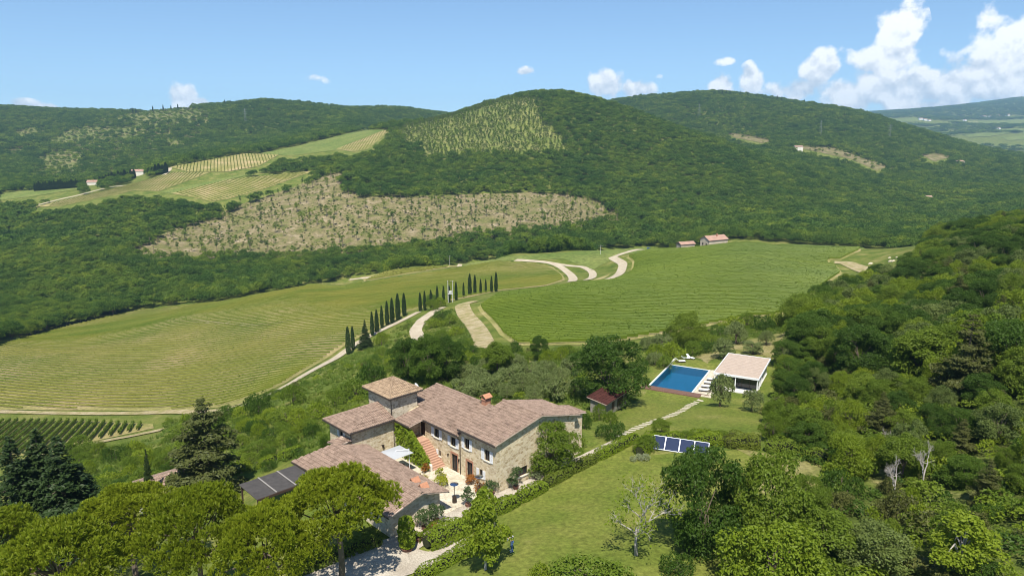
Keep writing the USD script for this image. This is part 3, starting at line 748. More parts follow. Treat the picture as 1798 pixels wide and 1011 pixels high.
def vine_row(segs, g, per_m, leaf, hgt, wide, gap=.0, core=1.3):
    P, Nn, S = [], [], []
    for q in segs:
        L = q.length; k = max(int(L * per_m), 2)
        d = np.sort(g.uniform(0, L, k))
        den = meshkit.noise(np.stack([d / 1.1, np.full(k, g.uniform(0, 99)), np.full(k, .5)], -1))
        d, den = (d[den > gap], den[den > gap]) if gap else (d, den)
        c0, c1 = np.array(q.coords[0]), np.array(q.coords[-1]); u = (c1 - c0) / L; nrm = np.array([-u[1], u[0]])
        up = g.random(len(d)) ** .75
        xy = c0 + d[:, None] * u + nrm * (g.normal(size=(len(d), 1)) * wide * .36)
        z = H(xy[:, 0], xy[:, 1]) + .35 + up * (hgt - .35) * (.75 + .4 * den)
        P.append(np.column_stack([xy, z])); Nn.append(np.column_stack([nrm * g.choice([-1, 1], (len(d), 1)), np.full(len(d), .8)]) + g.normal(size=(len(d), 3)) * .6)
    P = np.vstack(P); Nn = np.vstack(Nn); ms = [tm(cards(P, Nn, leaf * g.uniform(.7, 1.3, len(P)), g, .8))]
    for q in segs:                                                  # the close canopy along the wires
        L = q.length; t = np.linspace(0, L, max(int(L / core), 3)); c0, c1 = np.array(q.coords[0]), np.array(q.coords[-1]); u = (c1 - c0) / L; nr = np.array([-u[1], u[0]])
        n3 = np.column_stack([t / 1.6, np.full(len(t), g.uniform(0, 99)), t * 0]); w = wide * (.38 + .14 * meshkit.noise(n3)); hh = hgt * (.76 + .18 * meshkit.noise(n3 + 31.7))
        xy = c0 + t[:, None] * u + nr * ((meshkit.noise(n3 + 7.1) - .5) * .08)[:, None]; z = H(xy[:, 0], xy[:, 1])
        rows = [np.column_stack([xy + nr * (s_ * w)[:, None], z + hz]) for s_, hz in ((-1, .45 + 0 * hh), (-.8, hh * .85), (0, hh), (.8, hh * .85), (1, .45 + 0 * hh))]
        V = np.stack(rows, 1); n = len(t); i = np.arange(n - 1)[:, None] * 5 + np.arange(4)[None]; i = i.ravel()
        ms.append(trimesh.Trimesh(V.reshape(-1, 3), np.vstack([np.stack([i, i + 5, i + 6], 1), np.stack([i, i + 6, i + 1], 1)]), process=False))
    return trimesh.util.concatenate(ms)


G = np.random.default_rng(33)
VINE_COUNT = {}


def vineyard(poly, along, spacing, per_m, leaf, hgt, wide, m, label, group, gap=.0, stuff=None, core=1.3):
    rows = rows_of(poly, along, spacing, G)
    ms = [vine_row(r, G, per_m, leaf, hgt, wide, gap, core) for r in rows]
    print(group or stuff, len(rows), sum(len(q.faces) for q in ms))
    if stuff:
        obj(stuff, trimesh.util.concatenate(ms), m, label=label, cat='vines', kind='stuff'); return
    for q in ms:
        obj('vine_row', q, m, label=label, cat='vine row', group=group)


gd = lambda a, b: ground(*b) - ground(*a)
vineyard(RIGHT_V, gd((930, 570), (1150, 566)), 2.75, 4.5, .42, 1.7, .5, M_VINELEAF, 'straight green row of vines in the large vineyard beyond the pool', 'vine rows of the right hand vineyard')
vineyard(LEFT_V, gd((60, 690), (380, 688)), 3.1, 2.8, .36, 1.0, .34, M_VINELEAF2, 'thin yellowish green row of vines on the broad slope left of the cypress road', 'vine rows of the left hand slope')
vineyard(NEAR_V, gd((207, 745), (188, 770)), 1.85, 9, .4, 1.35, .5, M_VINELEAF, 'short dark vine row running downhill in the small plot at the left edge', 'vine rows of the small near plot')
vineyard(SMALL_V, gd((640, 490), (800, 468)), 3.0, 2.5, .8, 1.3, .5, M_VINELEAF2, 'low vines on the narrow strip beside the white crest road', None, stuff='crest_vines')
vineyard(UP_V1, gd((400, 275), (402, 299)), 4.2, 1.2, 1.2, 1.5, .6, M_VINELEAF2, 'vines in pale stripes on the upper field under the far wood', None, stuff='upper_vines', core=4.0)
vineyard(UP_V2, gd((330, 306), (300, 332)), 4.2, 1.2, 1.2, 1.5, .6, M_VINELEAF2, 'vines in slanting stripes beside the bend of the far white road', None, stuff='upper_vines', core=4.0)
vineyard(UP_V3, gd((430, 318), (470, 330)), 4.2, 1.2, 1.2, 1.5, .6, M_VINELEAF2, 'vines in stripes on the field just above the felled clearing', None, stuff='upper_vines', core=4.0)
vineyard(UP_V4, gd((660, 238), (645, 263)), 4.2, 1.2, 1.2, 1.5, .6, M_VINELEAF2, 'vines in stripes on the small triangular field by the middle hill', None, stuff='upper_vines', core=4.0)

# ---- trees left standing on the felled clearing, and the replanted one above it
def slim_kind(name, seed, R, Hh, base, leaves, m):
    return tree_kind(name, R, Hh, base, 7, leaves, .55, m, seed, trunk_r=.16, skirt=.5, lobe=(.4, .62), ragged=.3)


SK = [slim_kind('clearing_tree_kind', 400, 1.9, 5.5, 2.6, 260, M_HILLLEAF2), slim_kind('clearing_tree_kind_b', 401, 1.5, 6.5, 2.4, 240, M_HILLLEAF), slim_kind('clearing_tree_kind_c', 402, 2.4, 5.0, 2.2, 300, M_HILLLEAF2), slim_kind('clearing_tree_kind_d', 403, 1.2, 7.0, 2.6, 200, M_HILLLEAF)]
x, y = jitter_grid(*CLEAR.bounds[::2], *CLEAR.bounds[1::2], 13.5, G) if False else jitter_grid(CLEAR.bounds[0], CLEAR.bounds[2], CLEAR.bounds[1], CLEAR.bounds[3], 14.5, G)
k = inside(CLEAR.buffer(-3), x, y); P = np.stack([x[k], y[k], H(x[k], y[k])], -1); P = P[G.permutation(len(P))[:280]]
for p in P:
    copy_of(SK[G.integers(4)], 'clearing_tree', p, G.uniform(0, 6.28), 'slender young tree standing alone on the bare felled slope', 'tree', 'trees left standing on the felled clearing', G.uniform(.75, 1.55))
print('clearing trees', len(P))
x, y = jitter_grid(CLEAR.bounds[0], CLEAR.bounds[2], CLEAR.bounds[1], CLEAR.bounds[3], 4.2, G)
k = inside(CLEAR.buffer(-2), x, y); P = np.stack([x[k], y[k], H(x[k], y[k])], -1)
P = P[(G.random(len(P)) < .22 + .7 * (meshkit.fbm(P / 26.0) > .52))]; n = len(P)
BUSH = []
for k_, m in enumerate((M_HILLLEAF2, M_BROWNLEAF, M_YELLEAF)):
    vf, c, r = crown(.5, .7, 0.0, 7, 130, .22, np.random.default_rng(500 + k_), skirt=.1, lobe=(.4, .6)); BUSH.append((tm(vf), m))
scatter('clearing_brush', BUSH, P, G.uniform(1.0, 2.6, n), G.uniform(0, 6.28, n), G.choice(3, n, p=[.4, .4, .2]), label='low brush and cut branches over the felled slope', catg='brush')
x, y = jitter_grid(YOUNG.bounds[0], YOUNG.bounds[2], YOUNG.bounds[1], YOUNG.bounds[3], 6.0, G, .22)
k = inside(YOUNG, x, y); P = np.stack([x[k], y[k], H(x[k], y[k])], -1); P = P[G.random(len(P)) < .84]; n = len(P)
ST = [(tm(crown(.3, 1.0, .1, 6, 120, .22, np.random.default_rng(520 + q), skirt=.6, lobe=(.4, .6))[0]), m) for q, m in enumerate((M_HILLLEAF2, M_GREYLEAF))]
scatter('replanted_wood', ST, P, np.stack([G.uniform(4, 6.6, n)] * 2 + [G.uniform(4.5, 8, n)], -1), G.uniform(0, 6.28, n), G.choice(2, n), label='young trees in loose rows on the cleared triangle of the middle hill', catg='young wood')
print('young', n)
for poly, s_, lo, hi in ((unary_union([LIGHTS, HALFOPEN]), 13, 4, 9), (CUT1, 20, 4, 7), (CUT2, 20, 4, 8)):
    x, y = jitter_grid(poly.bounds[0], poly.bounds[2], poly.bounds[1], poly.bounds[3], s_, G)
    k = inside(poly, x, y); P = np.stack([x[k], y[k], H(x[k], y[k])], -1); n = len(P)
    scatter('clearing_scrub', BUSH, P, G.uniform(lo, hi, n), G.uniform(0, 6.28, n), G.choice(3, n, p=[.7, .15, .15]), label={13: 'olive scrub dotted over the pale clearing on the far left hill', 20: 'scrub dotted over a pale strip on the right hand hill'}[s_], catg='scrub')

# ------------------------------------------------------------------ the farmhouse
import manifold3d as m3
M_STONE = None


def stone_mat(name, lo, mid, hi, scale=(2.6, 2.6, 4.2)):
    lo, mid, hi = (tuple(.86 * x for x in c) for c in (lo, mid, hi))
    n = {'g': ('texture_coordinate', {}), 'mp': ('mapping', dict(scale=scale)), 'v': ('voronoi_texture', dict(feature='f1', scale=1.0)), 'e': ('voronoi_texture', dict(feature='distance_to_edge', scale=1.0)),
         's': ('separate_color', {}), 'r': ('rgb_ramp', dict(ramp=[(0.0, lo), (0.5, mid), (1.0, hi)])), 'er': ('map_range', dict(from_min=0.02, from_max=0.09, to_min=1.0, to_max=0.0, clamp=True)),
         'w': ('noise_texture', dict(scale=.55, detail=5.0)), 'wr': ('rgb_ramp', dict(ramp=[(0.3, (0.84, 0.82, 0.78)), (0.7, (1.1, 1.08, 1.03))])), 'mm': ('mix_color', dict(blend_type='multiply', fac=1.0, use_clamp=False)),
         'mo': ('mix_color', dict(b=(0.53, 0.46, 0.345))), 'b': ('bump', dict(strength=.7, distance=.05)), 'p': ('principled_bsdf', dict(roughness=.92, specular_ior_level=.15))}
    l = [('g.object', 'mp.vector'), ('mp.vector', 'v.vector'), ('mp.vector', 'e.vector'), ('g.object', 'w.vector'), ('v.color', 's.color'), ('s.r', 'r.fac'), ('e.distance', 'er.value'), ('r.color', 'mm.a'), ('w.fac', 'wr.fac'), ('wr.color', 'mm.b'),
         ('er.result', 'mo.fac'), ('mm.result', 'mo.a'), ('mo.result', 'p.base_color'), ('e.distance', 'b.height'), ('b.normal', 'p.normal')]
    return mat(name, n, l)


M_STONE = stone_mat('rubble_stone', (0.40, 0.31, 0.19), (0.56, 0.47, 0.32), (0.70, 0.62, 0.46))
M_GREYSTONE = stone_mat('grey_rubble', (0.33, 0.28, 0.21), (0.48, 0.42, 0.33), (0.62, 0.56, 0.46))
M_PALESTONE = stone_mat('pale_rubble', (0.48, 0.41, 0.30), (0.62, 0.55, 0.43), (0.74, 0.68, 0.56))
M_BRICK = plain('old_brick', (0.40, 0.20, 0.125), .9, .3, 9.0)
M_TERRA = plain('terracotta', (0.42, 0.20, 0.115), .85, .22, 5.0)
M_WHITE = plain('white_paint', (0.74, 0.75, 0.77), .5, .05)
M_PLASTER = plain('pale_plaster', (0.66, 0.62, 0.54), .85, .1, 2.0)
M_DARKWOOD = plain('dark_wood', (0.055, 0.034, 0.024), .7, .3, 8.0)
M_GLASS = mat('window_glass', {'p': ('principled_bsdf', dict(base_color=(0.018, 0.022, 0.026), roughness=.06, specular_ior_level=.6))})
M_METAL = plain('brown_gutter', (0.06, 0.045, 0.035), .45, .1, metallic=.4)
M_STEP = plain('brick_steps', (0.44, 0.27, 0.19), .9, .2, 6.0)
M_PAVE = soil('pale_paving', [(0.3, (0.46, 0.40, 0.31)), (0.7, (0.62, 0.56, 0.46))], 0.9, fine=5.0, bump=.2, dist=.02)


def tile_mat(name, stops):
    n = {'g': ('geometry', {}), 't': ('texture_coordinate', {}), 'r': ('rgb_ramp', dict(ramp=stops)), 'n': ('noise_texture', dict(scale=1.5, detail=8.0, roughness=.72)), 'nr': ('rgb_ramp', dict(ramp=[(0.34, (0.58, 0.56, 0.54)), (0.5, (0.98, .97, .96)), (0.64, (1.22, 1.22, 1.2))])),
         'm': ('mix_color', dict(blend_type='multiply', fac=1.0, use_clamp=False)), 'f': ('noise_texture', dict(scale=9.0, detail=3.0)), 'fr': ('rgb_ramp', dict(ramp=[(0.35, (0.8, 0.8, 0.8)), (0.65, (1.15, 1.15, 1.15))])), 'm2': ('mix_color', dict(blend_type='multiply', fac=1.0, use_clamp=False)), 'p': ('principled_bsdf', dict(roughness=.9, specular_ior_level=.15))}
    l = [('g.random_per_island', 'r.fac'), ('t.object', 'n.vector'), ('n.fac', 'nr.fac'), ('r.color', 'm.a'), ('nr.color', 'm.b'), ('t.object', 'f.vector'), ('f.fac', 'fr.fac'), ('m.result', 'm2.a'), ('fr.color', 'm2.b'), ('m2.result', 'p.base_color')]
    return mat(name, n, l)


M_TILE = tile_mat('barrel_tiles', [(0.0, (0.25, 0.18, 0.14)), (0.12, (0.46, 0.34, 0.265)), (0.36, (0.64, 0.515, 0.42)), (0.60, (0.73, 0.635, 0.54)), (0.80, (0.82, 0.77, 0.69)), (0.92, (0.62, 0.42, 0.30)), (1.0, (0.42, 0.38, 0.34))])
M_TILE_LICHEN = tile_mat('lichened_tiles', [(0.0, (0.29, 0.21, 0.14)), (0.4, (0.50, 0.40, 0.28)), (0.75, (0.62, 0.54, 0.41)), (1.0, (0.56, 0.37, 0.18))])
M_UNDER = plain('tile_channels', (0.50, 0.39, 0.315), .95, .25, 4.0)


def roof_slope(parent, corners, m=None, pitch_w=.25, tile=.46, thick=.10, seed=0):
    """A tiled slope: corners eave-left, eave-right, ridge-right, ridge-left (three or four points). A board with a row of barrel tiles up each column."""
    c = np.array(corners, float); g = np.random.default_rng(seed + 1000)
    e = unit(c[1] - c[0]); nrm = unit(np.cross(e, c[-1] - c[0]))
    if nrm[2] < 0:
        nrm = -nrm
    s = unit(np.cross(nrm, e)); s = s if (c[-1] - c[0]) @ s > 0 else -s
    uv = np.stack([(c - c[0]) @ e, (c - c[0]) @ s], -1); poly = Polygon(uv).buffer(0)
    bot = c - nrm * thick
    k = len(c); i = np.arange(k); j = (i + 1) % k
    v = np.vstack([c, bot]); f = [[0, q, q + 1] for q in range(1, k - 1)] + [[k, k + q + 1, k + q] for q in range(1, k - 1)]
    f += [[a, b2 + 0, a + k] for a, b2 in zip(i, j)] + [[b2, b2 + k, a + k] for a, b2 in zip(i, j)]
    b = trimesh.Trimesh(v, f, process=False); trimesh.repair.fix_normals(b)
    slope = obj('roof_slope', b, M_UNDER, parent)
    P, F = [], []; base = 0; a = np.linspace(0, math.pi, 5)
    x0, y0, x1, y1 = poly.bounds
    for u in np.arange(x0 + pitch_w * .5, x1, pitch_w):
        ln = LineString([(u, y0 - 1), (u, y1 + 1)]).intersection(poly)
        for q in getattr(ln, 'geoms', [ln]):
            if q.length < .12:
                continue
            t0, t1 = sorted((q.coords[0][1], q.coords[-1][1])); t0 -= .05
            for t in np.arange(t0, t1 - .08, tile):
                w0, w1 = pitch_w * .50, pitch_w * .40; L = min(tile * 1.10, t1 - t + .03)
                du, tw, lift = g.normal() * .010, g.normal() * .012, g.normal() * .006
                ring = lambda w, tt, hh, off: c[0] + e * (u + du + off) + s * tt + nrm * hh
                r0 = np.array([ring(w0, t, .045 + lift, 0) + e * w0 * math.cos(x) + nrm * w0 * .85 * math.sin(x) for x in a])
                r1 = np.array([ring(w1, t + L, .006 + lift, tw) + e * w1 * math.cos(x) + nrm * w1 * .85 * math.sin(x) for x in a])
                P += [r0, r1]
                F += [[base + q2, base + q2 + 1, base + 6 + q2] for q2 in range(4)] + [[base + q2, base + 6 + q2, base + 5 + q2] for q2 in range(4)]
                F += [[base, base + q2 + 1, base + q2] for q2 in range(1, 4)]
                base += 10
    obj('roof_tiles', trimesh.Trimesh(np.vstack(P), F, process=False), m or M_TILE, slope, kind='stuff')
    return slope


def ridge_caps(parent, a, b, m=None, seed=0, r=.16):
    a, b = np.array(a, float), np.array(b, float); L = np.linalg.norm(b - a); d = (b - a) / L; g = np.random.default_rng(seed + 2000)
    side = unit(np.cross(d, [0, 0, 1.0])); up = np.cross(side, d); ang = np.linspace(-.2, math.pi + .2, 6); P, F = [], []; base = 0
    for t in np.arange(0, L - .1, .42):
        for tt, w in ((t, r), (min(t + .46, L), r * .85)):
            P.append(np.array([a + d * tt + side * w * math.cos(x) + up * (w * math.sin(x) + .03 + .02 * g.random()) for x in ang]))
        F += [[base + q, base + q + 1, base + 7 + q] for q in range(5)] + [[base + q, base + 7 + q, base + 6 + q] for q in range(5)]
        base += 12
    return obj('ridge_tiles', trimesh.Trimesh(np.vstack(P), F, process=False), m or M_TILE, parent, kind='stuff')


def mf(mesh):
    return m3.Manifold(m3.Mesh(np.asarray(mesh.vertices, np.float32), np.asarray(mesh.faces, np.uint32)))


def prism(profile, axis, lo, hi):
    """A profile in (horizontal, z) swept along the local X or Y axis."""
    cs = m3.CrossSection([np.array(profile, float)], m3.FillRule.NonZero).extrude(hi - lo)          # profile in xy, swept along z
    M = np.array([[0, 0, 1, lo], [1, 0, 0, 0], [0, 1, 0, 0]], float) if axis == 'X' else np.array([[1, 0, 0, 0], [0, 0, -1, hi], [0, 1, 0, 0]], float)
    return cs.transform(M)


def bx(x0, x1, y0, y1, z0, z1):
    return m3.Manifold.cube([x1 - x0, y1 - y0, z1 - z0]).translate([x0, y0, z0])


class Face:
    """A wall face: axis 'X' looks towards -X at X = at (along = Y); axis 'Y' looks towards -Y at Y = at (along = X)."""
    def __init__(s, axis, at):
        s.axis, s.at = axis, at

    def box(s, a0, a1, d0, d1, z0, z1):
        lo, hi = s.at + d0, s.at + d1
        return box(lo, hi, a0, a1, z0, z1) if s.axis == 'X' else box(a0, a1, lo, hi, z0, z1)

    def cut(s, a0, a1, z0, z1, depth=.3):
        return bx(s.at - .5, s.at + depth, a0, a1, z0, z1) if s.axis == 'X' else bx(a0, a1, s.at - .5, s.at + depth, z0, z1)


OPENINGS = []


def window(parent, face, a0, a1, z0, z1, shutters=(1, 1), sill=True, grid=1, sw=None, mframe=None):
    OPENINGS.append(face.cut(a0, a1, z0, z1))
    w = obj('window', cat(face.box(a0, a1, .10, .17, z0, z0 + .06), face.box(a0, a1, .10, .17, z1 - .06, z1), face.box(a0, a0 + .06, .10, .17, z0 + .06, z1 - .06), face.box(a1 - .06, a1, .10, .17, z0 + .06, z1 - .06),
                          *[face.box(a0 + (a1 - a0) * k / (grid + 1) - .03, a0 + (a1 - a0) * k / (grid + 1) + .03, .105, .165, z0 + .06, z1 - .06) for k in range(1, grid + 1)]), mframe or M_DARKWOOD, parent)
    obj('pane', face.box(a0 + .02, a1 - .02, .175, .20, z0 + .02, z1 - .02), M_GLASS, w)
    if sill:
        obj('sill', face.box(a0 - .12, a1 + .12, -.10, .02, z0 - .10, z0 - .002), M_PLASTER, w)
    sw = sw or (a1 - a0) * .52
    for k, sgn in enumerate(shutters):
        if sgn:
            p0, p1 = (a0 - sw - .02, a0 - .02) if k == 0 else (a1 + .02, a1 + sw + .02)
            n = 7
            sl = [face.box(p0 + .05, p1 - .05, -.065, -.035, z0 + .05 + q * (z1 - z0 - .1) / n, z0 + .05 + (q + .72) * (z1 - z0 - .1) / n) for q in range(n)]
            obj('shutter', cat(face.box(p0, p0 + .06, -.08, -.02, z0 - .02, z1 + .02), face.box(p1 - .06, p1, -.08, -.02, z0 - .02, z1 + .02), face.box(p0 + .06, p1 - .06, -.075, -.025, z0 - .02, z0 + .06), face.box(p0 + .06, p1 - .06, -.075, -.025, z1 - .06, z1 + .02), *sl), M_WHITE, w)
    return w


def carved(man):
    for o in OPENINGS:
        man = man - o
    m = man.to_mesh(); return trimesh.Trimesh(m.vert_properties[:, :3], m.tri_verts, process=False)


HB = np.array([HO[0], HO[1], YARD])
house = thing('stone_farmhouse', HB, HTH, 'long two storey stone farmhouse with shallow tiled roofs, white shutters and a square tower', 'farmhouse')
F_FRONT, F_GABLE, F_BLOCKL, F_BLOCKR = Face('X', .55), Face('Y', .40), Face('X', -7.45), Face('Y', 15.6)
# windows of the long front
window(house, F_FRONT, 10.05, 10.95, 3.05, 4.12)
window(house, F_FRONT, 7.05, 7.95, 2.95, 4.02)
window(house, F_FRONT, 4.72, 5.55, 3.42, 4.62, sw=.42)
window(house, F_FRONT, 1.40, 2.25, 3.20, 4.40, sw=.45)
window(house, F_FRONT, 2.55, 3.15, .95, 1.85, sw=.38)
window(house, F_FRONT, 9.85, 10.25, .95, 1.65, shutters=(0, 1), sw=.3)
window(house, F_GABLE, 3.3, 5.1, .75, 1.75, shutters=(0, 0), grid=3)
def door(parent, face, a0, a1, z1):
    OPENINGS.append(face.cut(a0, a1, -.2, z1))
    d = obj('door', cat(face.box(a0, a0 + .07, .10, .18, 0, z1), face.box(a1 - .07, a1, .10, .18, 0, z1), face.box(a0 + .07, a1 - .07, .10, .18, z1 - .09, z1), face.box((a0 + a1) / 2 - .04, (a0 + a1) / 2 + .04, .10, .18, .0, z1 - .09), face.box(a0 + .07, a1 - .07, .105, .175, 0, .25)), M_DARKWOOD, parent)
    obj('pane', face.box(a0 + .03, a1 - .03, .185, .21, .02, z1 - .03), M_GLASS, d)
    obj('brick_surround', cat(face.box(a0 - .16, a0 - .004, -.025, .1, 0, z1), face.box(a1 + .004, a1 + .16, -.025, .1, 0, z1), face.box(a0 - .16, a1 + .16, -.03, .1, z1 + .004, z1 + .26)), M_BRICK, d)
    obj('handle', face.box((a0 + a1) / 2 + .06, (a0 + a1) / 2 + .09, .05, .10, .95, 1.15), M_METAL, d)


door(house, F_FRONT, 6.85, 7.9, 2.05)
door(house, F_FRONT, 4.3, 5.25, 2.05)
OPENINGS.append(F_FRONT.cut(12.75, 13.75, 2.4, 4.15))
dp = obj('door', F_FRONT.box(12.78, 13.72, .16, .22, 2.42, 4.13), M_DARKWOOD, house, label='dark door at the head of the outside stair')
obj('handle', F_FRONT.box(13.5, 13.54, .10, .16, 3.2, 3.35), M_METAL, dp)
wallR = prism([(.55, -1.5), (12.7, -1.5), (12.7, 5.42), (6.9, 6.86), (.55, 5.60)], 'Y', .40, 6.05)
wallL = prism([(.55, -1.5), (6.2, -1.5), (6.2, 5.70), (.55, 4.72)], 'Y', 6.05, 18.0)
wallP = bx(-1.35, .55, 14.0, 15.35, -1, 4.42)
obj('wall', carved(wallR), M_STONE, house, label='taller stone end of the house with the gable')
obj('wall', carved(wallL), M_STONE, house)
obj('porch_wall', carved(wallP), M_STONE, house)
roof_slope(house, [(0, -.02, 5.62), (0, 6.22, 5.62), (6.9, 6.22, 7.02), (6.9, -.02, 7.02)][::1], seed=1)
roof_slope(house, [(13.2, 6.22, 5.42), (13.2, -.02, 5.42), (6.9, -.02, 7.02), (6.9, 6.22, 7.02)], seed=2)
ridge_caps(house, (6.9, -.05, 7.05), (6.9, 6.25, 7.05), seed=1)
roof_slope(house, [(0, 6.10, 4.80), (0, 12.35, 4.80), (6.6, 12.35, 5.92), (6.6, 6.10, 5.92)], seed=3)
roof_slope(house, [(-1.95, 12.35, 4.47), (-1.95, 15.42, 4.47), (6.6, 15.42, 5.92), (6.6, 12.35, 5.92)], seed=4)
roof_slope(house, [(1.9, 15.42, 5.12), (1.9, 18.4, 5.12), (6.6, 18.4, 5.92), (6.6, 15.42, 5.92)], seed=5)
ridge_caps(house, (6.6, 6.3, 5.95), (6.6, 18.4, 5.95), seed=2)
# tower
tower_wall = bx(-1.9, 1.8, 15.9, 20.7, -2, 7.02)
obj('tower_wall', carved(tower_wall), M_GREYSTONE, house)
ax = (-.05, 18.15, 8.5); e = [(-2.4, 15.4, 7.08), (-2.4, 21.2, 7.08), (2.3, 21.2, 7.08), (2.3, 15.4, 7.08)]
for k in range(4):
    roof_slope(house, [e[k], e[(k + 1) % 4], ax], M_TILE_LICHEN, seed=10 + k)
for q in e:
    ridge_caps(house, q, ax, M_TILE_LICHEN, seed=30 + int(q[0] * 3 + q[1]), r=.12)
# lower block in front of the tower
window(house, F_BLOCKL, 17.35, 18.15, 3.25, 4.25, sw=.42)
obj('wall', carved(bx(-7.45, -1.9, 15.6, 20.4, -2, 4.52)), M_STONE, house)
ap = (-1.92, 18.6, 5.72); q0, q1, q2, q3 = (-8.0, 15.1, 4.60), (-8.0, 20.9, 4.60), (-1.92, 20.9, 4.60), (-1.92, 15.1, 4.60)
roof_slope(house, [q0, q1, ap], seed=20); roof_slope(house, [q3, q0, ap], seed=21); roof_slope(house, [q1, q2, ap], seed=22)
ridge_caps(house, q0, ap, seed=40, r=.10); ridge_caps(house, q1, ap, seed=41, r=.10)
# gutters and downpipes
pipe = lambda pts, r=.05: tube(pts, r, 6)
obj('downpipe', pipe([(.05, 6.35, 4.7), (.3, 6.3, 4.3), (.46, 6.25, 4.0), (.46, 6.25, 0.0)]), M_METAL, house)
obj('downpipe', pipe([(-2.3, 15.5, 7.0), (-2.0, 15.75, 6.6), (-2.0, 15.78, 4.9)]), M_METAL, house)
obj('downpipe', pipe([(-7.9, 15.2, 4.5), (-7.58, 15.5, 4.2), (-7.58, 15.5, 2.6)]), M_METAL, house)
for a, b in (((-.06, .0, 5.52), (-.06, 6.05, 5.52)), ((-.06, 6.2, 4.70), (-.06, 12.3, 4.70)), ((-2.46, 15.4, 6.98), (-2.46, 21.2, 6.98)), ((-2.4, 15.34, 6.98), (2.3, 15.34, 6.98)), ((-8.06, 15.1, 4.5), (-8.06, 20.9, 4.5)), ((-8.0, 15.04, 4.5), (-1.95, 15.04, 4.5)), ((-2.0, 12.4, 4.37), (-2.0, 15.4, 4.37))):
    obj('gutter', tube([a, b], .065, 6), M_METAL, house)
# chimney with its little tiled hood
ch = obj('chimney', cat(box(6.15, 6.95, 8.45, 9.15, 5.2, 6.55), box(6.07, 7.03, 8.37, 9.23, 6.55, 6.63)), M_BRICK, house)
for s_ in (-1, 1):
    obj('hood', trimesh.Trimesh(*[np.array(q) for q in ([(6.0, 8.8, 7.25), (7.1, 8.8, 7.25), (7.1, 8.8 + s_ * .55, 6.9), (6.0, 8.8 + s_ * .55, 6.9), (6.0, 8.8, 7.18), (7.1, 8.8, 7.18), (7.1, 8.8 + s_ * .55, 6.83), (6.0, 8.8 + s_ * .55, 6.83)], [[0, 1, 2], [0, 2, 3], [4, 6, 5], [4, 7, 6], [2, 3, 7], [2, 7, 6], [0, 3, 7], [0, 7, 4], [1, 6, 2], [1, 5, 6]])], process=False), M_TERRA, ch)
obj('post', cat(*[box(x, x + .12, y, y + .12, 6.63, 6.95) for x in (6.15, 6.83) for y in (8.45, 9.03)]), M_BRICK, ch)
# a small lean-to behind the right end
obj('lean_to_wall', bx(12.7, 14.6, .9, 3.4, -1, 5.05), M_STONE, house)
roof_slope(house, [(15.0, 3.7, 4.95), (15.0, .6, 4.95), (12.72, .6, 5.5), (12.72, 3.7, 5.5)], seed=50)
obj('wall_lamp', cat(F_BLOCKR.box(-3.6, -3.35, -.22, -.004, 1.7, 1.78), F_BLOCKR.box(-3.55, -3.40, -.2, -.06, 1.4, 1.7)), M_METAL, house)
for y in (8.35, 6.45):
    obj('wall_lamp', cat(F_FRONT.box(y, y + .14, -.18, -.004, 1.75, 1.8), F_FRONT.box(y + .02, y + .12, -.16, -.05, 1.5, 1.75)), M_METAL, house)
dish = lathe([(0, 0), (.18, .02), (.32, .08), (.40, .15), (.385, .16), (.30, .095), (.17, .04), (0, .02)], 20)
dish.apply_transform(trimesh.transformations.rotation_matrix(math.radians(70), [0, 1, 0])); dish.apply_translation([1.9, 16.2, 7.35])
d_ = obj('satellite_dish', dish, M_WHITE, None, label='white satellite dish beside the tower roof', cat='satellite dish')
del_ = UsdGeom.Xformable(d_); del_.AddTranslateOp().Set(Gf.Vec3d(*map(float, HB))); del_.AddRotateZOp().Set(math.degrees(HTH))
obj('dish_mast', tube([(2.05, 16.25, 5.1), (2.05, 16.25, 7.4)], .03, 6), M_METAL, d_)
# the outside stair
stair = thing('outside_stair', HB, HTH, 'brick stair climbing along the farmhouse front to the upper door', 'stair')
N = 13
for k in range(N):
    y0 = 9.0 + k * .25; z1 = (k + 1) * 2.4 / N
    obj('step', box(-1.3, .54, y0, y0 + .262, z1 - .17, z1), M_STEP, stair)
obj('stair_base', trimesh.Trimesh(*(lambda m: (m.vert_properties[:, :3], m.tri_verts))(prism([(9.02, -.4), (12.2, -.4), (12.2, 2.2), (9.05, -.02)], 'X', -1.28, .53).to_mesh()), process=False), M_STONE, stair)
obj('landing', box(-1.3, .54, 12.265, 14.0, 2.1, 2.395), M_STEP, stair)
obj('parapet', trimesh.Trimesh(*(lambda m: (m.vert_properties[:, :3], m.tri_verts))(prism([(9.0, -.3), (14.0, -.3), (14.0, 3.2), (12.4, 3.2), (9.0, .75)], 'X', -1.55, -1.302).to_mesh()), process=False), M_PLASTER, stair)

# the stable range
OPENINGS = []
stable = thing('stable_building', HB, HTH, 'low stone outbuilding with a long ridged tile roof in front of the farmhouse', 'outbuilding')
F_ST, F_STL = Face('Y', .95), Face('X', -12.3)
window(stable, F_STL, 3.0, 3.9, 1.0, 1.9, shutters=(0, 0))
door(stable, F_STL, 6.0, 7.1, 1.95)
obj('wall', carved(prism([(-12.3, -1.2), (-6.5, -1.2), (-6.5, 2.66), (-9.1, 3.40), (-12.3, 2.55)], 'Y', .95, 15.4)), M_PALESTONE, stable)
obj('wall', bx(-13.0, -7.6, 15.4, 17.1, -1.2, 2.5), M_STONE, stable)
roof_slope(stable, [(-12.85, .25, 2.58), (-13.85, 17.3, 2.50), (-9.1, 15.8, 3.76), (-9.1, .25, 3.58)], seed=60)
roof_slope(stable, [(-5.95, 15.2, 2.66), (-5.95, .25, 2.66), (-9.1, .25, 3.58), (-9.1, 15.2, 3.58)], seed=61)
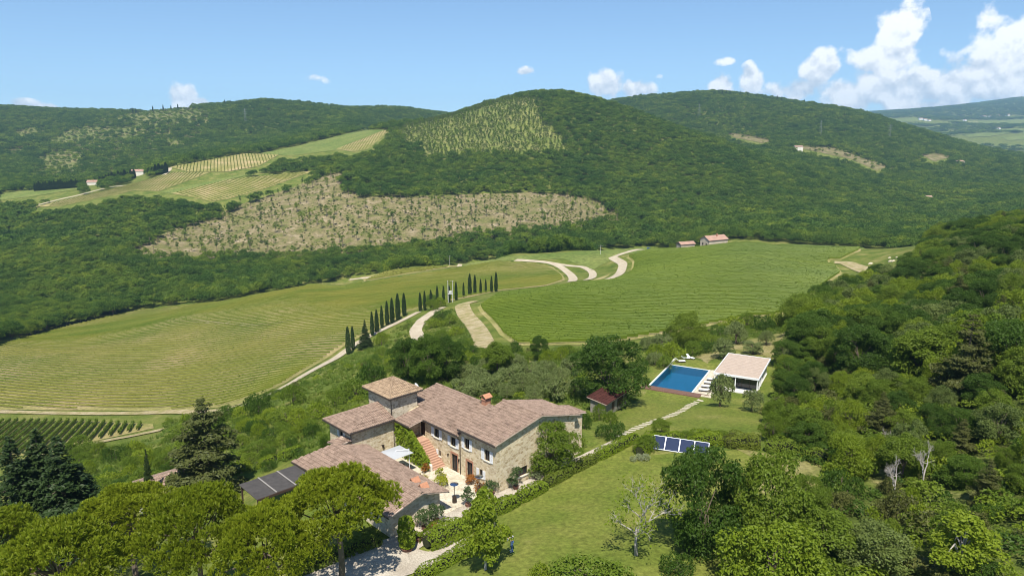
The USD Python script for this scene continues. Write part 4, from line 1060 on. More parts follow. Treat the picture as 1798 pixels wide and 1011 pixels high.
roof_slope(stable, [(-9.1, 15.4, 3.56), (-9.55, 17.3, 3.40), (-7.5, 17.3, 3.62), (-7.5, 15.4, 3.62)], seed=62)
ridge_caps(stable, (-9.1, .2, 3.62), (-9.1, 15.2, 3.62), seed=60)
obj('gutter', tube([(-12.92, .25, 2.48), (-13.9, 17.3, 2.40)], .06, 6), M_METAL, stable)
obj('gutter', tube([(-5.88, .25, 2.56), (-5.88, 15.2, 2.56)], .06, 6), M_METAL, stable)
for k, (x, y) in enumerate(((-7.75, 3.3), (-7.85, 1.75))):
    z = 3.1
    v = obj('roof_vent', cat(box(x - .35, x + .35, y - .3, y + .3, z - .25, z + .12)), M_BRICK, stable)
    for s_ in (-1, 1):
        q = np.array([(x - .45, y, z + .62), (x + .45, y, z + .62), (x + .45, y + s_ * .42, z + .16), (x - .45, y + s_ * .42, z + .16)]); q = np.vstack([q, q - [0, 0, .06]])
        obj('hood', trimesh.Trimesh(q, [[0, 1, 2], [0, 2, 3], [4, 6, 5], [4, 7, 6], [2, 3, 7], [2, 7, 6], [0, 3, 7], [0, 7, 4], [1, 6, 2], [1, 5, 6]], process=False), M_TERRA, v)
# carport with three dark sheets
carport = thing('carport', HB, HTH, 'carport with a flat dark grey sheet roof at the back of the stable range', 'carport')
M_SHEET = plain('dark_sheet', (0.062, 0.056, 0.052), .8, .25, 1.6)
for k in range(3):
    y0 = -20.0 + k * 2.05
    obj('roof_sheet', cat(box(y0, y0 + 2.0, 12.2, 16.4, 2.30 + .03 * k, 2.36 + .03 * k)), M_SHEET, carport)
    if k:
        obj('joint_strip', box(y0 - .09, y0 + .05, 12.2, 16.4, 2.365 + .03 * k, 2.40 + .03 * k), plain(f'strip_{k}', (0.26, 0.24, 0.22), .8) if k == 1 else stage.GetPrimAtPath('/World/Looks/strip_1').GetPath(), carport)
for x in (-19.8, -17.0, -14.2):
    for y in (12.4, 16.2):
        obj('post', box(x - .07, x + .07, y - .07, y + .07, -1.5, 2.3), M_DARKWOOD, carport)
obj('edge_beam', cat(box(-20.0, -13.95, 12.1, 12.19, 2.12, 2.36)), M_DARKWOOD, carport)
obj('back_wall', box(-13.93, -13.75, 12.3, 16.3, -1, 2.2), M_GREYSTONE, carport)

# ------------------------------------------------------------------ yard, garden and pool
def hsheet(name, pts, step, dz, m):
    return setting(name, hpoly(pts), step, dz, m)


hsheet('gravel_path', [(22.5, -.6), (20, .4), (13.5, .30), (.56, .30), (.56, 1.0), (-6.0, 1.0), (-6.5, .9), (-12.4, .9), (-13.5, 1.2), (-20, 2.3), (-32, 5), (-32, -3.5), (-19, -3.0), (-15, -5.0), (-11.5, -6.0), (-6.4, -5.4), (-6.2, -4.4), (-7.2, -3.6), (-11.2, -3.4), (-11.6, -2.4), (-9, -1.8), (-4, -1.4), (6, -1.4), (22.3, -1.2)], .8, .09, M_GRAVEL)
hsheet('courtyard_paving', [(.54, 1.0), (.54, 9.0), (-1.6, 9.0), (-1.6, 15.5), (-6.45, 15.5), (-6.45, 1.0)], .8, .10, M_PAVE)


def thing_h(name, X, Y, z=YARD, rz=0.0, **kw):
    p = hw(X, Y); return thing(name, (p[0], p[1], z), HTH + rz, **kw)


# loose stones and kerb along the yard: a broken pale step at the courtyard edge
for k in range(9):
    x = -5.9 + k * .68
    if not -3.6 < x < -2.6:
        o = obj('kerb_stone', box(x, x + .62, .72, 1.02, -.05, .12 + .03 * (k % 3)), M_PAVE, None, label='pale kerb stone at the edge between courtyard paving and gravel path', cat='kerb stone', group='kerb stones of the courtyard')
        x_ = UsdGeom.Xformable(o); x_.AddTranslateOp().Set(Gf.Vec3d(*map(float, HB))); x_.AddRotateZOp().Set(math.degrees(HTH))

# square parasol over the courtyard table
par = thing_h('square_parasol', -4.7, 11.2, label='pale grey square parasol in the courtyard beside the ivy covered stair', cat='parasol')
M_CANVAS = plain('pale_canvas', (0.40, 0.41, 0.42), .85, .06)
cz = 2.62
P = np.array([(-1.5, -1.35, cz), (1.5, -1.35, cz), (1.5, 1.35, cz), (-1.5, 1.35, cz), (0, 0, cz + .22)]); P2 = P - [0, 0, .02]
canopy = trimesh.Trimesh(np.vstack([P, P2]), [[0, 1, 4], [1, 2, 4], [2, 3, 4], [3, 0, 4], [6, 5, 9], [7, 6, 9], [8, 7, 9], [5, 8, 9]] + [[a, b, a + 5] for a, b in ((0, 1), (1, 2), (2, 3), (3, 0))] + [[b, b + 5, a + 5] for a, b in ((0, 1), (1, 2), (2, 3), (3, 0))], process=False)
obj('canopy', canopy, M_CANVAS, par)
obj('pole', cat(tube([(1.15, -1.0, 0), (1.15, -1.0, 3.1)], .04, 8), tube([(1.15, -1.0, 3.05), (0, 0, 2.86)], .03, 6)), M_WHITE, par)
obj('base_plate', box(.85, 1.45, -1.3, -.7, 0, .08), M_METAL, par)
for a, b in ((-1.5, -1.35), (1.5, -1.35), (1.5, 1.35), (-1.5, 1.35)):
    obj('rib', tube([(0, 0, cz + .17), (a, b, cz - .035)], .014, 5), M_METAL, par)
tb = thing_h('garden_table', -4.7, 11.0, label='dark wooden table under the square parasol', cat='table')
for k in range(6):
    obj('tabletop_board', box(-.5 + k * .17, -.34 + k * .17, -1.0, 1.0, .72, .76), M_DARKWOOD, tb)
for a, b in ((-.42, -.9), (.42, -.9), (-.42, .9), (.42, .9)):
    obj('leg', box(a - .035, a + .035, b - .035, b + .035, 0, .72), M_DARKWOOD, tb)


def chair(X, Y, rz, label, group):
    t = thing_h('garden_chair', X, Y, rz=rz, label=label, cat='chair', group=group)
    for k in range(4):
        obj('seat_slat', box(-.22, .22, -.22 + k * .113, -.13 + k * .113, .43, .455), M_REDWOOD, t)
    for a, b in ((-.2, -.2), (.2, -.2)):
        obj('leg', box(a - .02, a + .02, b - .02, b + .02, 0, .43), M_REDWOOD, t)
    for a in (-.2, .2):
        obj('leg', box(a - .02, a + .02, .2, .24, 0, .88), M_REDWOOD, t)
    for k in range(3):
        obj('back_slat', box(-.18, .18, .205, .225, .52 + k * .12, .60 + k * .12), M_REDWOOD, t)


M_REDWOOD = plain('reddish_wood', (0.20, 0.075, 0.045), .7, .2, 8.0)
for X, Y, rz, lb in ((-3.7, 10.4, -1.57, 'reddish wooden chair on the stair side of the parasol table, nearer the path'), (-3.7, 11.4, -1.57, 'reddish wooden chair on the stair side of the parasol table, nearer the tower'), (-4.7, 9.5, 3.14, 'reddish wooden chair at the head of the parasol table facing the path')):
    chair(X, Y, rz, lb, None)

# two standing heaters with mirror discs
M_MIRROR = plain('mirror_metal', (0.55, 0.60, 0.68), .18, .03, metallic=1.0)
for X, Y, h, lb in ((-3.9, 1.9, 2.15, 'standing heater with a blue-grey mirrored disc at the courtyard edge, nearer the outbuilding'), (-.9, 1.5, 2.1, 'standing heater with a blue-grey mirrored disc beside the orange flowers')):
    t = thing_h('patio_heater', X, Y, label=lb, cat='heater')
    obj('base', lathe([(0, 0), (.24, 0), (.24, .45), (.20, .75), (0, .77)], 16), M_METAL, t)
    obj('pole', tube([(0, 0, .75), (0, 0, h - .3)], .035, 8), M_METAL, t)
    obj('burner', lathe([(0, h - .32), (.10, h - .32), (.10, h - .06), (0, h - .05)], 12), M_METAL, t)
    obj('reflector', lathe([(0, h + .06), (.12, h + .05), (.42, h - .02), (.44, h - .05), (.41, h - .045), (.1, h + .02), (0, h + .03)], 22), M_MIRROR, t)

G = np.random.default_rng(77)


def leaf_ball(R, Hh, n, leaf, g, base=0.0, lobes=8, **kw):
    return tm(crown(R, Hh, base, lobes, n, leaf, g, **{**dict(skirt=.5, lobe=(.4, .6), ragged=.15), **kw})[0])


def potted(X, Y, R, h, m, label, pr=.3, ph=.42, group=None, n=700, leaf=.16, z=YARD):
    t = thing_h('potted_shrub', X, Y, z, rz=G.uniform(0, 6), label=label, cat='potted shrub', group=group)
    pot = obj('pot', lathe([(0, 0), (pr * .72, 0), (pr, ph * .9), (pr * 1.07, ph * .9), (pr * 1.07, ph), (pr * .92, ph), (pr * .88, ph * .86), (0, ph * .86)], 18), M_TERRA_DARK, t)
    stems = [tube([(0, 0, ph * .8), (G.normal() * .1, G.normal() * .1, ph + .3 * h), (G.normal() * R * .4, G.normal() * R * .4, ph + .7 * h)], [.025, .02, .008], 5, cap=False) for _ in range(5)]
    obj('stems', trimesh.util.concatenate(stems), M_BARK, t)
    obj('foliage', leaf_ball(R, h, n, leaf, G, ph), m, t)


M_TERRA_DARK = plain('dark_terracotta', (0.17, 0.085, 0.06), .85, .2, 5.0)
M_OLEANDER = leafy('oleander_leaves', [(0.0, (0.05, 0.085, 0.025)), (0.5, (0.09, 0.135, 0.04)), (1.0, (0.16, 0.20, 0.075))], .25)
M_YELSHRUB = leafy('yellow_shrub', [(0.0, (0.22, 0.24, 0.015)), (0.5, (0.36, 0.37, 0.02)), (1.0, (0.52, 0.47, 0.05))], .35)
M_ORANGE = leafy('orange_red_flowers', [(0.0, (0.24, 0.11, 0.02)), (0.5, (0.46, 0.10, 0.03)), (1.0, (0.60, 0.17, 0.05))], .3)
M_PALEFL = leafy('pale_flowers', [(0.0, (0.16, 0.19, 0.09)), (0.6, (0.36, 0.37, 0.26)), (1.0, (0.62, 0.62, 0.52))], .25)
potted(-3.4, .35, .75, 1.7, M_OLEANDER, 'oleander in a dark pot at the corner of the courtyard beside the nearer heater')
potted(-9.2, -.15, .95, 1.75, M_OLEANDER, 'left oleander in a dark pot against the gable of the outbuilding', n=900)
potted(-7.6, .15, .95, 1.75, M_OLEANDER, 'right oleander in a dark pot against the gable of the outbuilding', n=900)
potted(-8.7, -.75, .42, .5, M_ORANGE, 'low pot of reddish flowers in front of the outbuilding oleanders', pr=.36, ph=.3, n=250)
potted(.0, .55, .85, 1.2, M_OLEANDER, 'bushy pale oleander in a black pot between orange flowers and farmhouse corner')
potted(2.6, -.35, .95, 2.0, M_OLEANDER, 'tall oleander in a brown pot against the gable wall beside the wide window', n=900)
tp = thing_h('potted_shrub', -12.4, -1.8, label='tall clipped green shrub in a wide black pot on the gravel', cat='potted shrub')
obj('pot', lathe([(0, 0), (.42, 0), (.58, .38), (.62, .38), (.62, .43), (.54, .43), (.52, .36), (0, .36)], 18), M_TERRA_DARK, tp)
_n = 2600; _a = G.uniform(0, 6.28, _n); _t = G.random(_n); _r = np.interp(_t, [0, .08, .5, .9, 1.0], [.45, .68, .76, .62, .1]) * (.8 + .35 * meshkit.noise(np.stack([np.cos(_a) * 2, np.sin(_a) * 2, _t * 7], -1)))
obj('foliage', tm(cards(np.stack([np.cos(_a) * _r, np.sin(_a) * _r, .42 + _t * 3.0], -1), np.stack([np.cos(_a), np.sin(_a), .4 + 2 * (_t > .9)], -1) + G.normal(size=(_n, 3)) * .5, .2 * G.uniform(.7, 1.3, _n), G, .75)), M_HEDGE, tp)
obj('stems', cat(*[tube([(x, y, .3), (x * 1.5, y * 1.5, 2.0), (x, y, 3.1)], [.05, .035, .01], 6) for x, y in ((.1, 0), (-.08, .12), (-.05, -.13))]), M_BARK, tp)
potted(-10.75, -1.3, .45, .55, M_HEDGE, 'small round green shrub in a dark pot at the end of the hedge', pr=.4, ph=.5, n=320, leaf=.14)


def bush(name, X, Y, R, h, m, label, catg='shrub', n=800, leaf=.16, z=YARD, group=None):
    t = thing_h(name, X, Y, z, rz=G.uniform(0, 6), label=label, cat=catg, group=group)
    obj('stems', trimesh.util.concatenate([tube([(0, 0, -.05), (G.normal() * R * .25, G.normal() * R * .25, h * .35), (G.normal() * R * .5, G.normal() * R * .5, h * .75)], [.03, .02, .008], 5, cap=False) for _ in range(6)]), M_BARK, t)
    obj('foliage', leaf_ball(R, h, n, leaf, G), m, t)


bush('yellow_shrub', -2.9, 5.6, .85, 1.1, M_YELSHRUB, 'bright yellow green shrub at the foot of the courtyard', n=700)
bush('yellow_shrub', -1.9, 6.7, .65, 1.5, M_YELSHRUB, 'taller thin yellow shrub beside the foot of the brick stair', n=350)
bush('flower_bush', -.2, 3.6, .7, 1.2, M_ORANGE, 'tall bush of orange red flowers against the farmhouse front by the second door', 'flowers', n=500)
bush('flower_bush', -.35, 2.0, .75, .8, M_ORANGE, 'low mound of orange flowers behind the black potted oleander', 'flowers', n=500)
bush('flower_bush', -2.05, 9.3, .5, 1.2, M_ORANGE, 'red flowers at the foot of the ivy beside the stair', 'flowers', n=350)
bush('grass_clump', -3.9, 7.9, .9, .9, leafy('dry_blades', [(0.0, (0.34, 0.29, 0.13)), (1.0, (0.58, 0.50, 0.28))], .3), 'pale dry grass clump in the courtyard between parasol and yellow shrub', 'grass clump', n=500)
bush('flower_bush', 5.6, -.25, .7, 1.0, M_PALEFL, 'pale grey flowering shrub at the house gable under the big tree', 'shrub', n=450)
# ivy over the parapet of the stair
ivy_n = 3800
yy = G.uniform(9.2, 15.3, ivy_n); top = np.interp(yy, [9.2, 12.4, 14.2, 15.3], [1.0, 3.5, 4.15, 3.9])
zz = top * G.random(ivy_n) ** .7; out = G.uniform(0, .45, ivy_n) * (.35 + .65 * meshkit.noise(np.stack([yy / .5, zz / .5, 0 * yy], -1)))
lid = G.random(ivy_n) < .33
xx = np.where(lid, G.uniform(-2.0, -1.35, ivy_n), -1.62 - out); zz = np.where(lid, top + .05 + G.uniform(-.1, .22, ivy_n), zz)
ivy = thing_h('climbing_ivy', 0, 0, label='bright green ivy covering the outer side of the brick stair and porch', cat='ivy')
obj('leaves', tm(cards(np.stack([xx, yy, zz], -1), np.stack([np.full(ivy_n, -.8), G.normal(size=ivy_n) * .5, np.where(lid, 1.2, .5)], -1) + G.normal(size=(ivy_n, 3)) * .4, G.uniform(.13, .26, ivy_n), G, .85)), M_HEDGE, ivy)
obj('stems', trimesh.util.concatenate([tube([(-1.6, y, -.05), (-1.66, y + .3, 1.0), (-1.63, y - .2, float(np.interp(y, [9.2, 12.4, 15.3], [.8, 3.3, 3.9])))], [.03, .02, .01], 5, cap=False) for y in np.arange(9.8, 15.2, .9)]), M_BARK, ivy)


def hedge(name, pts, width, h, m, label, group=None, per=260, leaf=.18, zs=None, lumps=.18, catg='hedge'):
    """A clipped hedge along a line: dense leaf sprays round a twiggy core."""
    width, h = width * 1.12, h * 1.12
    ln = LineString([hw(*p) for p in pts]); L = ln.length
    n = int(L * per * (width + 2 * h) / 3.0)
    d = G.uniform(0, L, n); a = G.uniform(-.12, 1.12, n) * math.pi
    c = np.array([ln.interpolate(t).coords[0] for t in d]); c2 = np.array([ln.interpolate(min(t + .3, L)).coords[0] for t in d]); c1 = np.array([ln.interpolate(max(t - .3, 0)).coords[0] for t in d])
    u = unit(c2 - c1); nr = np.stack([-u[:, 1], u[:, 0]], -1)
    endt = np.sqrt(np.clip(np.minimum(d, L - d) / (width * .5), .0, 1)) * .35 + .65
    k = 1 + lumps * (meshkit.fbm(np.stack([d / 1.3, a, 0 * a], -1)) - .5) * 2
    ex, ez = np.cos(a), np.sin(a)
    sq = 1 / np.maximum(np.abs(ex), np.maximum(ez, .25)) ** .75                # between round and square
    off, up = ex * sq * width * .5 * k * endt, np.maximum(ez * sq, 0.05 * G.random(n)) * h * k * endt
    up = np.where(ez < .15, G.random(n) * h * .6, up)
    gz = H(c[:, 0], c[:, 1])
    base = np.array([c[0, 0], c[0, 1], gz[0]])
    P = np.column_stack([c + nr * off[:, None], gz + up]) - base
    Nn = np.column_stack([nr * ex[:, None], np.maximum(ez, .2)]) + G.normal(size=(n, 3)) * .5
    t = thing(name, base, 0, label=label, cat=catg, group=group)
    obj('leaves', tm(cards(P, Nn, leaf * G.uniform(.7, 1.3, n), G, .75)), m, t)
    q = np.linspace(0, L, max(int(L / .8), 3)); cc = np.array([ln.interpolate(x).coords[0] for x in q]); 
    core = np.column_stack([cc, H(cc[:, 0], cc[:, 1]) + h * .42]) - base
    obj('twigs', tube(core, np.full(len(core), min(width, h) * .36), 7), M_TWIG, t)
    return t


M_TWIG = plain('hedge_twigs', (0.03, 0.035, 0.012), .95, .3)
hedge('clipped_hedge', [(21.8, -1.75), (14.0, -1.75)], 1.1, 1.05, M_HEDGE, 'far end of the long clipped hedge beside the gravel path, beyond the red tipped stretch')
hedge('clipped_hedge', [(13.9, -1.75), (9.5, -1.95)], 1.1, 1.0, M_HEDGERED, 'reddish stretch of the long clipped hedge beside the gravel path')
hedge('clipped_hedge', [(9.4, -1.95), (5.2, -2.2)], 1.2, 1.0, M_HEDGERED, 'darker reddish hedge under the tree at the house gable')
hedge('clipped_hedge', [(5.0, -2.3), (.9, -2.5)], 1.5, .95, M_HEDGE, 'bright rounded hedge between gravel path and lawn, opposite the house gable')
hedge('clipped_hedge', [(.7, -2.5), (-2.6, -2.6)], 1.6, 1.0, M_HEDGE, 'bright rounded hedge between gravel path and lawn, opposite the courtyard')
hedge('clipped_hedge', [(-2.8, -2.7), (-4.9, -2.7)], 1.5, .8, M_OLEANDER, 'grey green shrub hedge behind the young lawn tree')
hedge('clipped_hedge', [(-4.9, -2.9), (-7.0, -3.0)], 1.7, 1.05, M_HEDGERED, 'red tipped hedge piece beside the yellow flowers')
hedge('clipped_hedge', [(-6.6, -2.9), (-11.0, -2.7)], 2.4, 1.45, M_HEDGE, 'fat bright green hedge island on the gravel beside the small potted shrub')
hedge('clipped_hedge', [(-7.0, -6.6), (-14.8, -6.6)], 1.3, .85, M_HEDGE, 'low green hedge along the lawn edge at the bottom of the picture')
hedge('clipped_hedge', [(-13.4, .9), (-21.5, 2.9)], 1.4, 1.0, M_HEDGERED, 'dark green hedge against the end of the outbuilding behind the umbrella pine')
bush('flower_bush', -5.3, -3.7, .6, .5, M_YELSHRUB, 'yellow flowers at the hedge foot beside the young lawn tree', 'flowers', n=300, leaf=.12)
for k, (u0, v0, u1, v1) in enumerate(((452, 822, 484, 810), (492, 806, 526, 796))):
    a, b = ground(u0, v0), ground(u1, v1)
    f = lambda q: ((q[:2] - HO) @ HX, (q[:2] - HO) @ HY)
    hedge('clipped_hedge', [f(a), f(b)], 1.2, 1.1, M_HEDGE, ('clipped hedge beyond the carport, its far left half', 'square clipped hedge beyond the carport, nearer the tiled roof')[k])

_f = lambda u, v: (lambda q: ((q[:2] - HO) @ HX, (q[:2] - HO) @ HY))(ground(u, v))
hedge('clipped_hedge', [_f(1122, 800), _f(1145, 778), _f(1200, 776)], 1.5, 1.2, M_HEDGE, 'loose green hedge wrapping the left end of the solar panels', lumps=.4)
hedge('clipped_hedge', [_f(1205, 778), _f(1270, 781)], 1.6, 1.3, M_HEDGE, 'loose yellow green hedge between upper lawn and large dark tree', lumps=.4)
hedge('clipped_hedge', [_f(1272, 783), _f(1335, 788)], 1.6, 1.5, M_HEDGERED, 'brownish loose hedge at the right end of the upper lawn', lumps=.4)
hedge('clipped_hedge', [_f(1345, 790), _f(1400, 800), _f(1450, 815)], 1.8, 1.5, M_MIDLEAF, 'dark loose hedge along the top of the dry lawn', lumps=.4)

# ---- the pool
L_, W_ = float(np.linalg.norm(PQ[2] - PQ[1])), float(np.linalg.norm(PQ[1] - PQ[0]))
PB = np.array([PO[0], PO[1], POOLZ])
pool = thing('swimming_pool', PB, PTH, 'blue rectangular swimming pool with pale coping beside the flat roofed pool house', 'pool')
M_POOL = plain('pool_lining', (0.010, 0.125, 0.215), .5, .06, 1.0)
M_COPE = plain('pale_coping', (0.62, 0.60, 0.55), .8, .08)
obj('basin', cat(box(0, L_, 0, W_, -1.55, -1.45), box(-.1, 0, -.1, W_ + .1, -1.5, -.02), box(L_, L_ + .1, -.1, W_ + .1, -1.5, -.02), box(0, L_, -.1, 0, -1.5, -.02), box(0, L_, W_, W_ + .1, -1.5, -.02)), M_POOL, pool)
M_WATER = mat('pool_water', {'g': ('geometry', {}), 'n': ('noise_texture', dict(scale=1.6, detail=3.0)), 'b': ('bump', dict(strength=.25, distance=.05)), 'p': ('principled_bsdf', dict(base_color=(0.012, 0.13, 0.29), roughness=.07, specular_ior_level=.5, transmission_weight=.0))},
              [('g.position', 'n.vector'), ('n.fac', 'b.height'), ('b.normal', 'p.normal')])
M_WATER = mat('clear_pool_water', {'g': ('geometry', {}), 'n': ('noise_texture', dict(scale=1.6, detail=3.0)), 'b': ('bump', dict(strength=.22, distance=.05)), 'f': ('fresnel', dict(IOR=1.33)), 't': ('transparent_bsdf', dict(color=(0.45, 0.82, 0.92))), 'gl': ('glossy_bsdf', dict(roughness=.05, color=(1, 1, 1))), 'm': ('mix_closure', {})},
              [('g.position', 'n.vector'), ('n.fac', 'b.height'), ('b.normal', 'f.normal') if False else ('b.normal', 'gl.normal'), ('f.fac', 'm.fac'), ('t.BSDF', 'm.closure1'), ('gl.BSDF', 'm.closure2')], 'm.closure')
wx, wy = np.meshgrid(np.linspace(0.002, L_ - .002, 30), np.linspace(.002, W_ - .002, 16)); wi = np.arange(480).reshape(16, 30)
wq = np.stack([wi[:-1, :-1], wi[:-1, 1:], wi[1:, 1:], wi[1:, :-1]], -1).reshape(-1, 4)
obj('water', (np.stack([wx.ravel(), wy.ravel(), np.full(480, -.10)], -1), wq), M_WATER, pool)
for nm, b in (('coping', box(-.02, L_ + .35, W_ + .1, W_ + .4, -.3, .06)), ('coping', box(L_ + .1, L_ + .35, -.1, W_ + .098, -.3, .055)), ('coping', box(0.0, L_ + .35, -.4, -.1, -.3, .06))):
    obj(nm, b, M_COPE, pool)
obj('edge_wall', box(L_ + .36, L_ + 4.0, W_ + .12, W_ + .38, -.4, .25), M_COPE, pool)
# the stone terrace and the wooden deck at its foot
terr = thing('pool_terrace', PB, PTH, 'pale stone paved terrace between pool and pool house', 'terrace', kind='structure')
for i in range(12):
    for j in range(3):
        x0, y0 = -.9 + i * 1.22, -3.6 + j * 1.06
        obj('paving_slab', box(x0, x0 + 1.2, y0, y0 + 1.04, -.25, .03 + .004 * ((i * 7 + j * 3) % 4)), M_PAVE2 if 'M_PAVE2' in globals() else M_PAVE, terr)
deck = thing('wooden_deck', PB, PTH, 'brown wooden deck across the near end of the pool', 'deck')
M_DECK = plain('deck_boards', (0.155, 0.085, 0.062), .8, .25, 5.0)
for k in range(9):
    obj('board', box(-1.72 + k * .19, -1.55 + k * .19, -3.1 if k > 7 else -1.9, W_ + 1.2, -.02, .11), M_DECK, deck)
obj('face_board', box(-1.78, -1.74, -1.9, W_ + 1.2, -.9, .09), M_DECK, deck)
for k in range(6):
    obj('joist', box(-1.7, -.05, -1.8 + k * 1.95, -1.7 + k * 1.95, -.6, -.03), M_DARKWOOD, deck)
# the pool house
zr = None
ph = lambda u, v, z: (lambda q: ((q[:2] - PO) @ PX, (q[:2] - PO) @ PY))(ray_z(u, v, z))
RZ = POOLZ + 2.75
c4 = [ph(u, v, RZ) for u, v in ((1254.7, 650.4), (1330.4, 669), (1353, 632), (1280.8, 617.7))]
print('pool', L_, W_, 'roof corners', np.round(c4, 2).tolist())
X0, X1 = np.mean([c4[0][0], c4[1][0]]), np.mean([c4[2][0], c4[3][0]]); Y1, Y0 = np.mean([c4[0][1], c4[3][1]]), np.mean([c4[1][1], c4[2][1]])
phs = thing('pool_house', PB, PTH, 'low modern pool house with a flat pinkish roof and an open glazed front', 'pool house')
M_PHROOF = plain('pinkish_roof', (0.42, 0.335, 0.27), .9, .14, 1.4)
zt = 2.75
obj('roof', box(X0 + .12, X1 - .12, Y0 + .12, Y1 - .12, zt - .05, zt + .02), M_PHROOF, phs)
nb = 14
for k in range(1, nb):
    x = X0 + .12 + (X1 - X0 - .24) * k / nb
    obj('roof_seam', box(x - .03, x + .03, Y0 + .14, Y1 - .14, zt + .021, zt + .05), M_PHROOF, phs)
for b in (box(X0, X0 + .118, Y0, Y1, zt - .28, zt + .06), box(X1 - .118, X1, Y0, Y1, zt - .28, zt + .06), box(X0 + .12, X1 - .12, Y0, Y0 + .118, zt - .28, zt + .06), box(X0 + .12, X1 - .12, Y1 - .118, Y1, zt - .28, zt + .06)):
    obj('fascia', b, M_WHITE, phs)
obj('floor', box(X0 - .5, X1 - .5, Y0 + .35, Y1 - .3, -.5, .09), M_COPE, phs)
obj('wall', box(X1 - .8, X1 - .55, Y0 + .5, Y1 - .4, .1, zt - .06), M_PLASTER, phs)
obj('wall', box(X0 + 3.6, X1 - .81, Y1 - .75, Y1 - .5, .1, zt - .06), M_PLASTER, phs)
for xa, xb in ((2.1, 3.4), (5.0, 6.3), (7.9, X1 - X0 - .81)):
    obj('wall', box(X0 + xa, X0 + xb, Y0 + .5, Y0 + .72, .1, zt - .06), M_WHITE, phs)
for xa, xb in ((3.4, 5.0), (6.3, 7.9)):
    w_ = obj('window', box(X0 + xa, X0 + xb, Y0 + .52, Y0 + .60, zt - .3, zt - .06), M_DARKWOOD, phs); obj('pane', box(X0 + xa, X0 + xb, Y0 + .58, Y0 + .62, .1, zt - .302), M_GLASS, w_)
gl = obj('glazed_front', cat(*[box(X0 + 1.9, X0 + 1.98, Y0 + .5 + k * (Y1 - Y0 - 1.2) / 5 - .03, Y0 + .5 + k * (Y1 - Y0 - 1.2) / 5 + .03, .1, zt - .06) for k in range(6)]), M_DARKWOOD, phs)
for k in range(5):
    w = (Y1 - Y0 - 1.2) / 5
    obj('pane', box(X0 + 1.93, X0 + 1.95, Y0 + .535 + k * w, Y0 + .465 + (k + 1) * w, .1, zt - .07), M_GLASS, gl)
for y in (Y0 + .2, (Y0 + Y1) / 2, Y1 - .35):
    obj('column', box(X0 + .15, X0 + .3, y, y + .15, .1, zt - .06), M_WHITE, phs)
for x in (X0 + 2.6, X0 + 4.2):
    obj('side_column', box(x, x + .14, Y0 + .2, Y0 + .34, .1, zt - .06), M_WHITE, phs)


def lounger(X, Y, rz, label, recline=.5):
    p = pw(X, Y); t = thing('sun_lounger', (p[0], p[1], float(H(*p)) if Y > 0 or X > L_ else POOLZ + .04), PTH + rz, label=label, cat='sun lounger')
    obj('frame', cat(box(0, 1.95, -.33, -.28, .24, .30), box(0, 1.95, .28, .33, .24, .30), box(0, .05, -.28, .28, .24, .30), box(1.9, 1.95, -.28, .28, .24, .30)), M_DARKWOOD, t)
    for a, b in ((.15, -.3), (.15, .3), (1.75, -.3), (1.75, .3)):
        obj('leg', box(a - .03, a + .03, b - .025, b + .025, 0, .24), M_DARKWOOD, t)
    obj('mattress', box(.02, 1.25, -.3, .3, .305, .40), M_WHITE, t)
    hd = box(0, .75, -.3, .3, 0, .09); hd.apply_transform(trimesh.transformations.rotation_matrix(-recline, [0, 1, 0])); hd.apply_translation([1.27, 0, .32])
    obj('headrest', hd, M_WHITE, t)


for k, lb in enumerate(('white sun lounger nearest the wooden deck on the pool terrace', 'white sun lounger second from the wooden deck on the pool terrace', 'white sun lounger third from the wooden deck on the pool terrace', 'white sun lounger farthest up the pool terrace')):
    lounger(1.4 + k * 2.05, -1.0, -1.45, lb)
for (u, v, rz, lb) in ((1203, 636, 2.2, 'white lounger left of the others on the grass behind the pool'), (1211, 631, 2.0, 'white lounger in the middle on the grass behind the pool'), (1219, 632, 1.2, 'white lounger right of the others on the grass behind the pool')):
    q = ground(u, v); f = ((q[:2] - PO) @ PX, (q[:2] - PO) @ PY); lounger(f[0], f[1], rz, lb, .7)

# stepping stones over the lawn
sp = thing('stepping_stone_path', (0, 0, 0), 0, 'curving line of pale stepping stones across the lawn from hedge to pool', 'stepping stones')
line = smooth_line([ground(*q)[:2] for q in ((1088, 768), (1118, 752), (1142, 742), (1165, 735), (1188, 726), (1207, 715), (1222, 707), (1232, 702))], 20)
ls = LineString(line)
for k, d in enumerate(np.arange(.3, ls.length, 1.25)):
    a, b = np.array(ls.interpolate(d).coords[0]), np.array(ls.interpolate(d + .2).coords[0]); u = unit(b - a); w = np.array([-u[1], u[0]])
    g = np.random.default_rng(k); hw2, hl = g.uniform(.46, .60), g.uniform(.27, .33)
    q = np.array([a + u * sx * hl * g.uniform(.9, 1.1) + w * sy * hw2 * g.uniform(.9, 1.1) for sx, sy in ((-1, -1), (1, -1), (1, 1), (-1, 1))])
    z = H(q[:, 0], q[:, 1]); v = np.vstack([np.column_stack([q, z + .10]), np.column_stack([q, z - .1])])
    obj('stepping_stone', trimesh.Trimesh(v, [[0, 1, 2], [0, 2, 3]] + [[i, i + 4, (i + 1) % 4 + 4] for i in range(4)] + [[i, (i + 1) % 4 + 4, (i + 1) % 4] for i in range(4)], process=False), M_PAVE, sp)

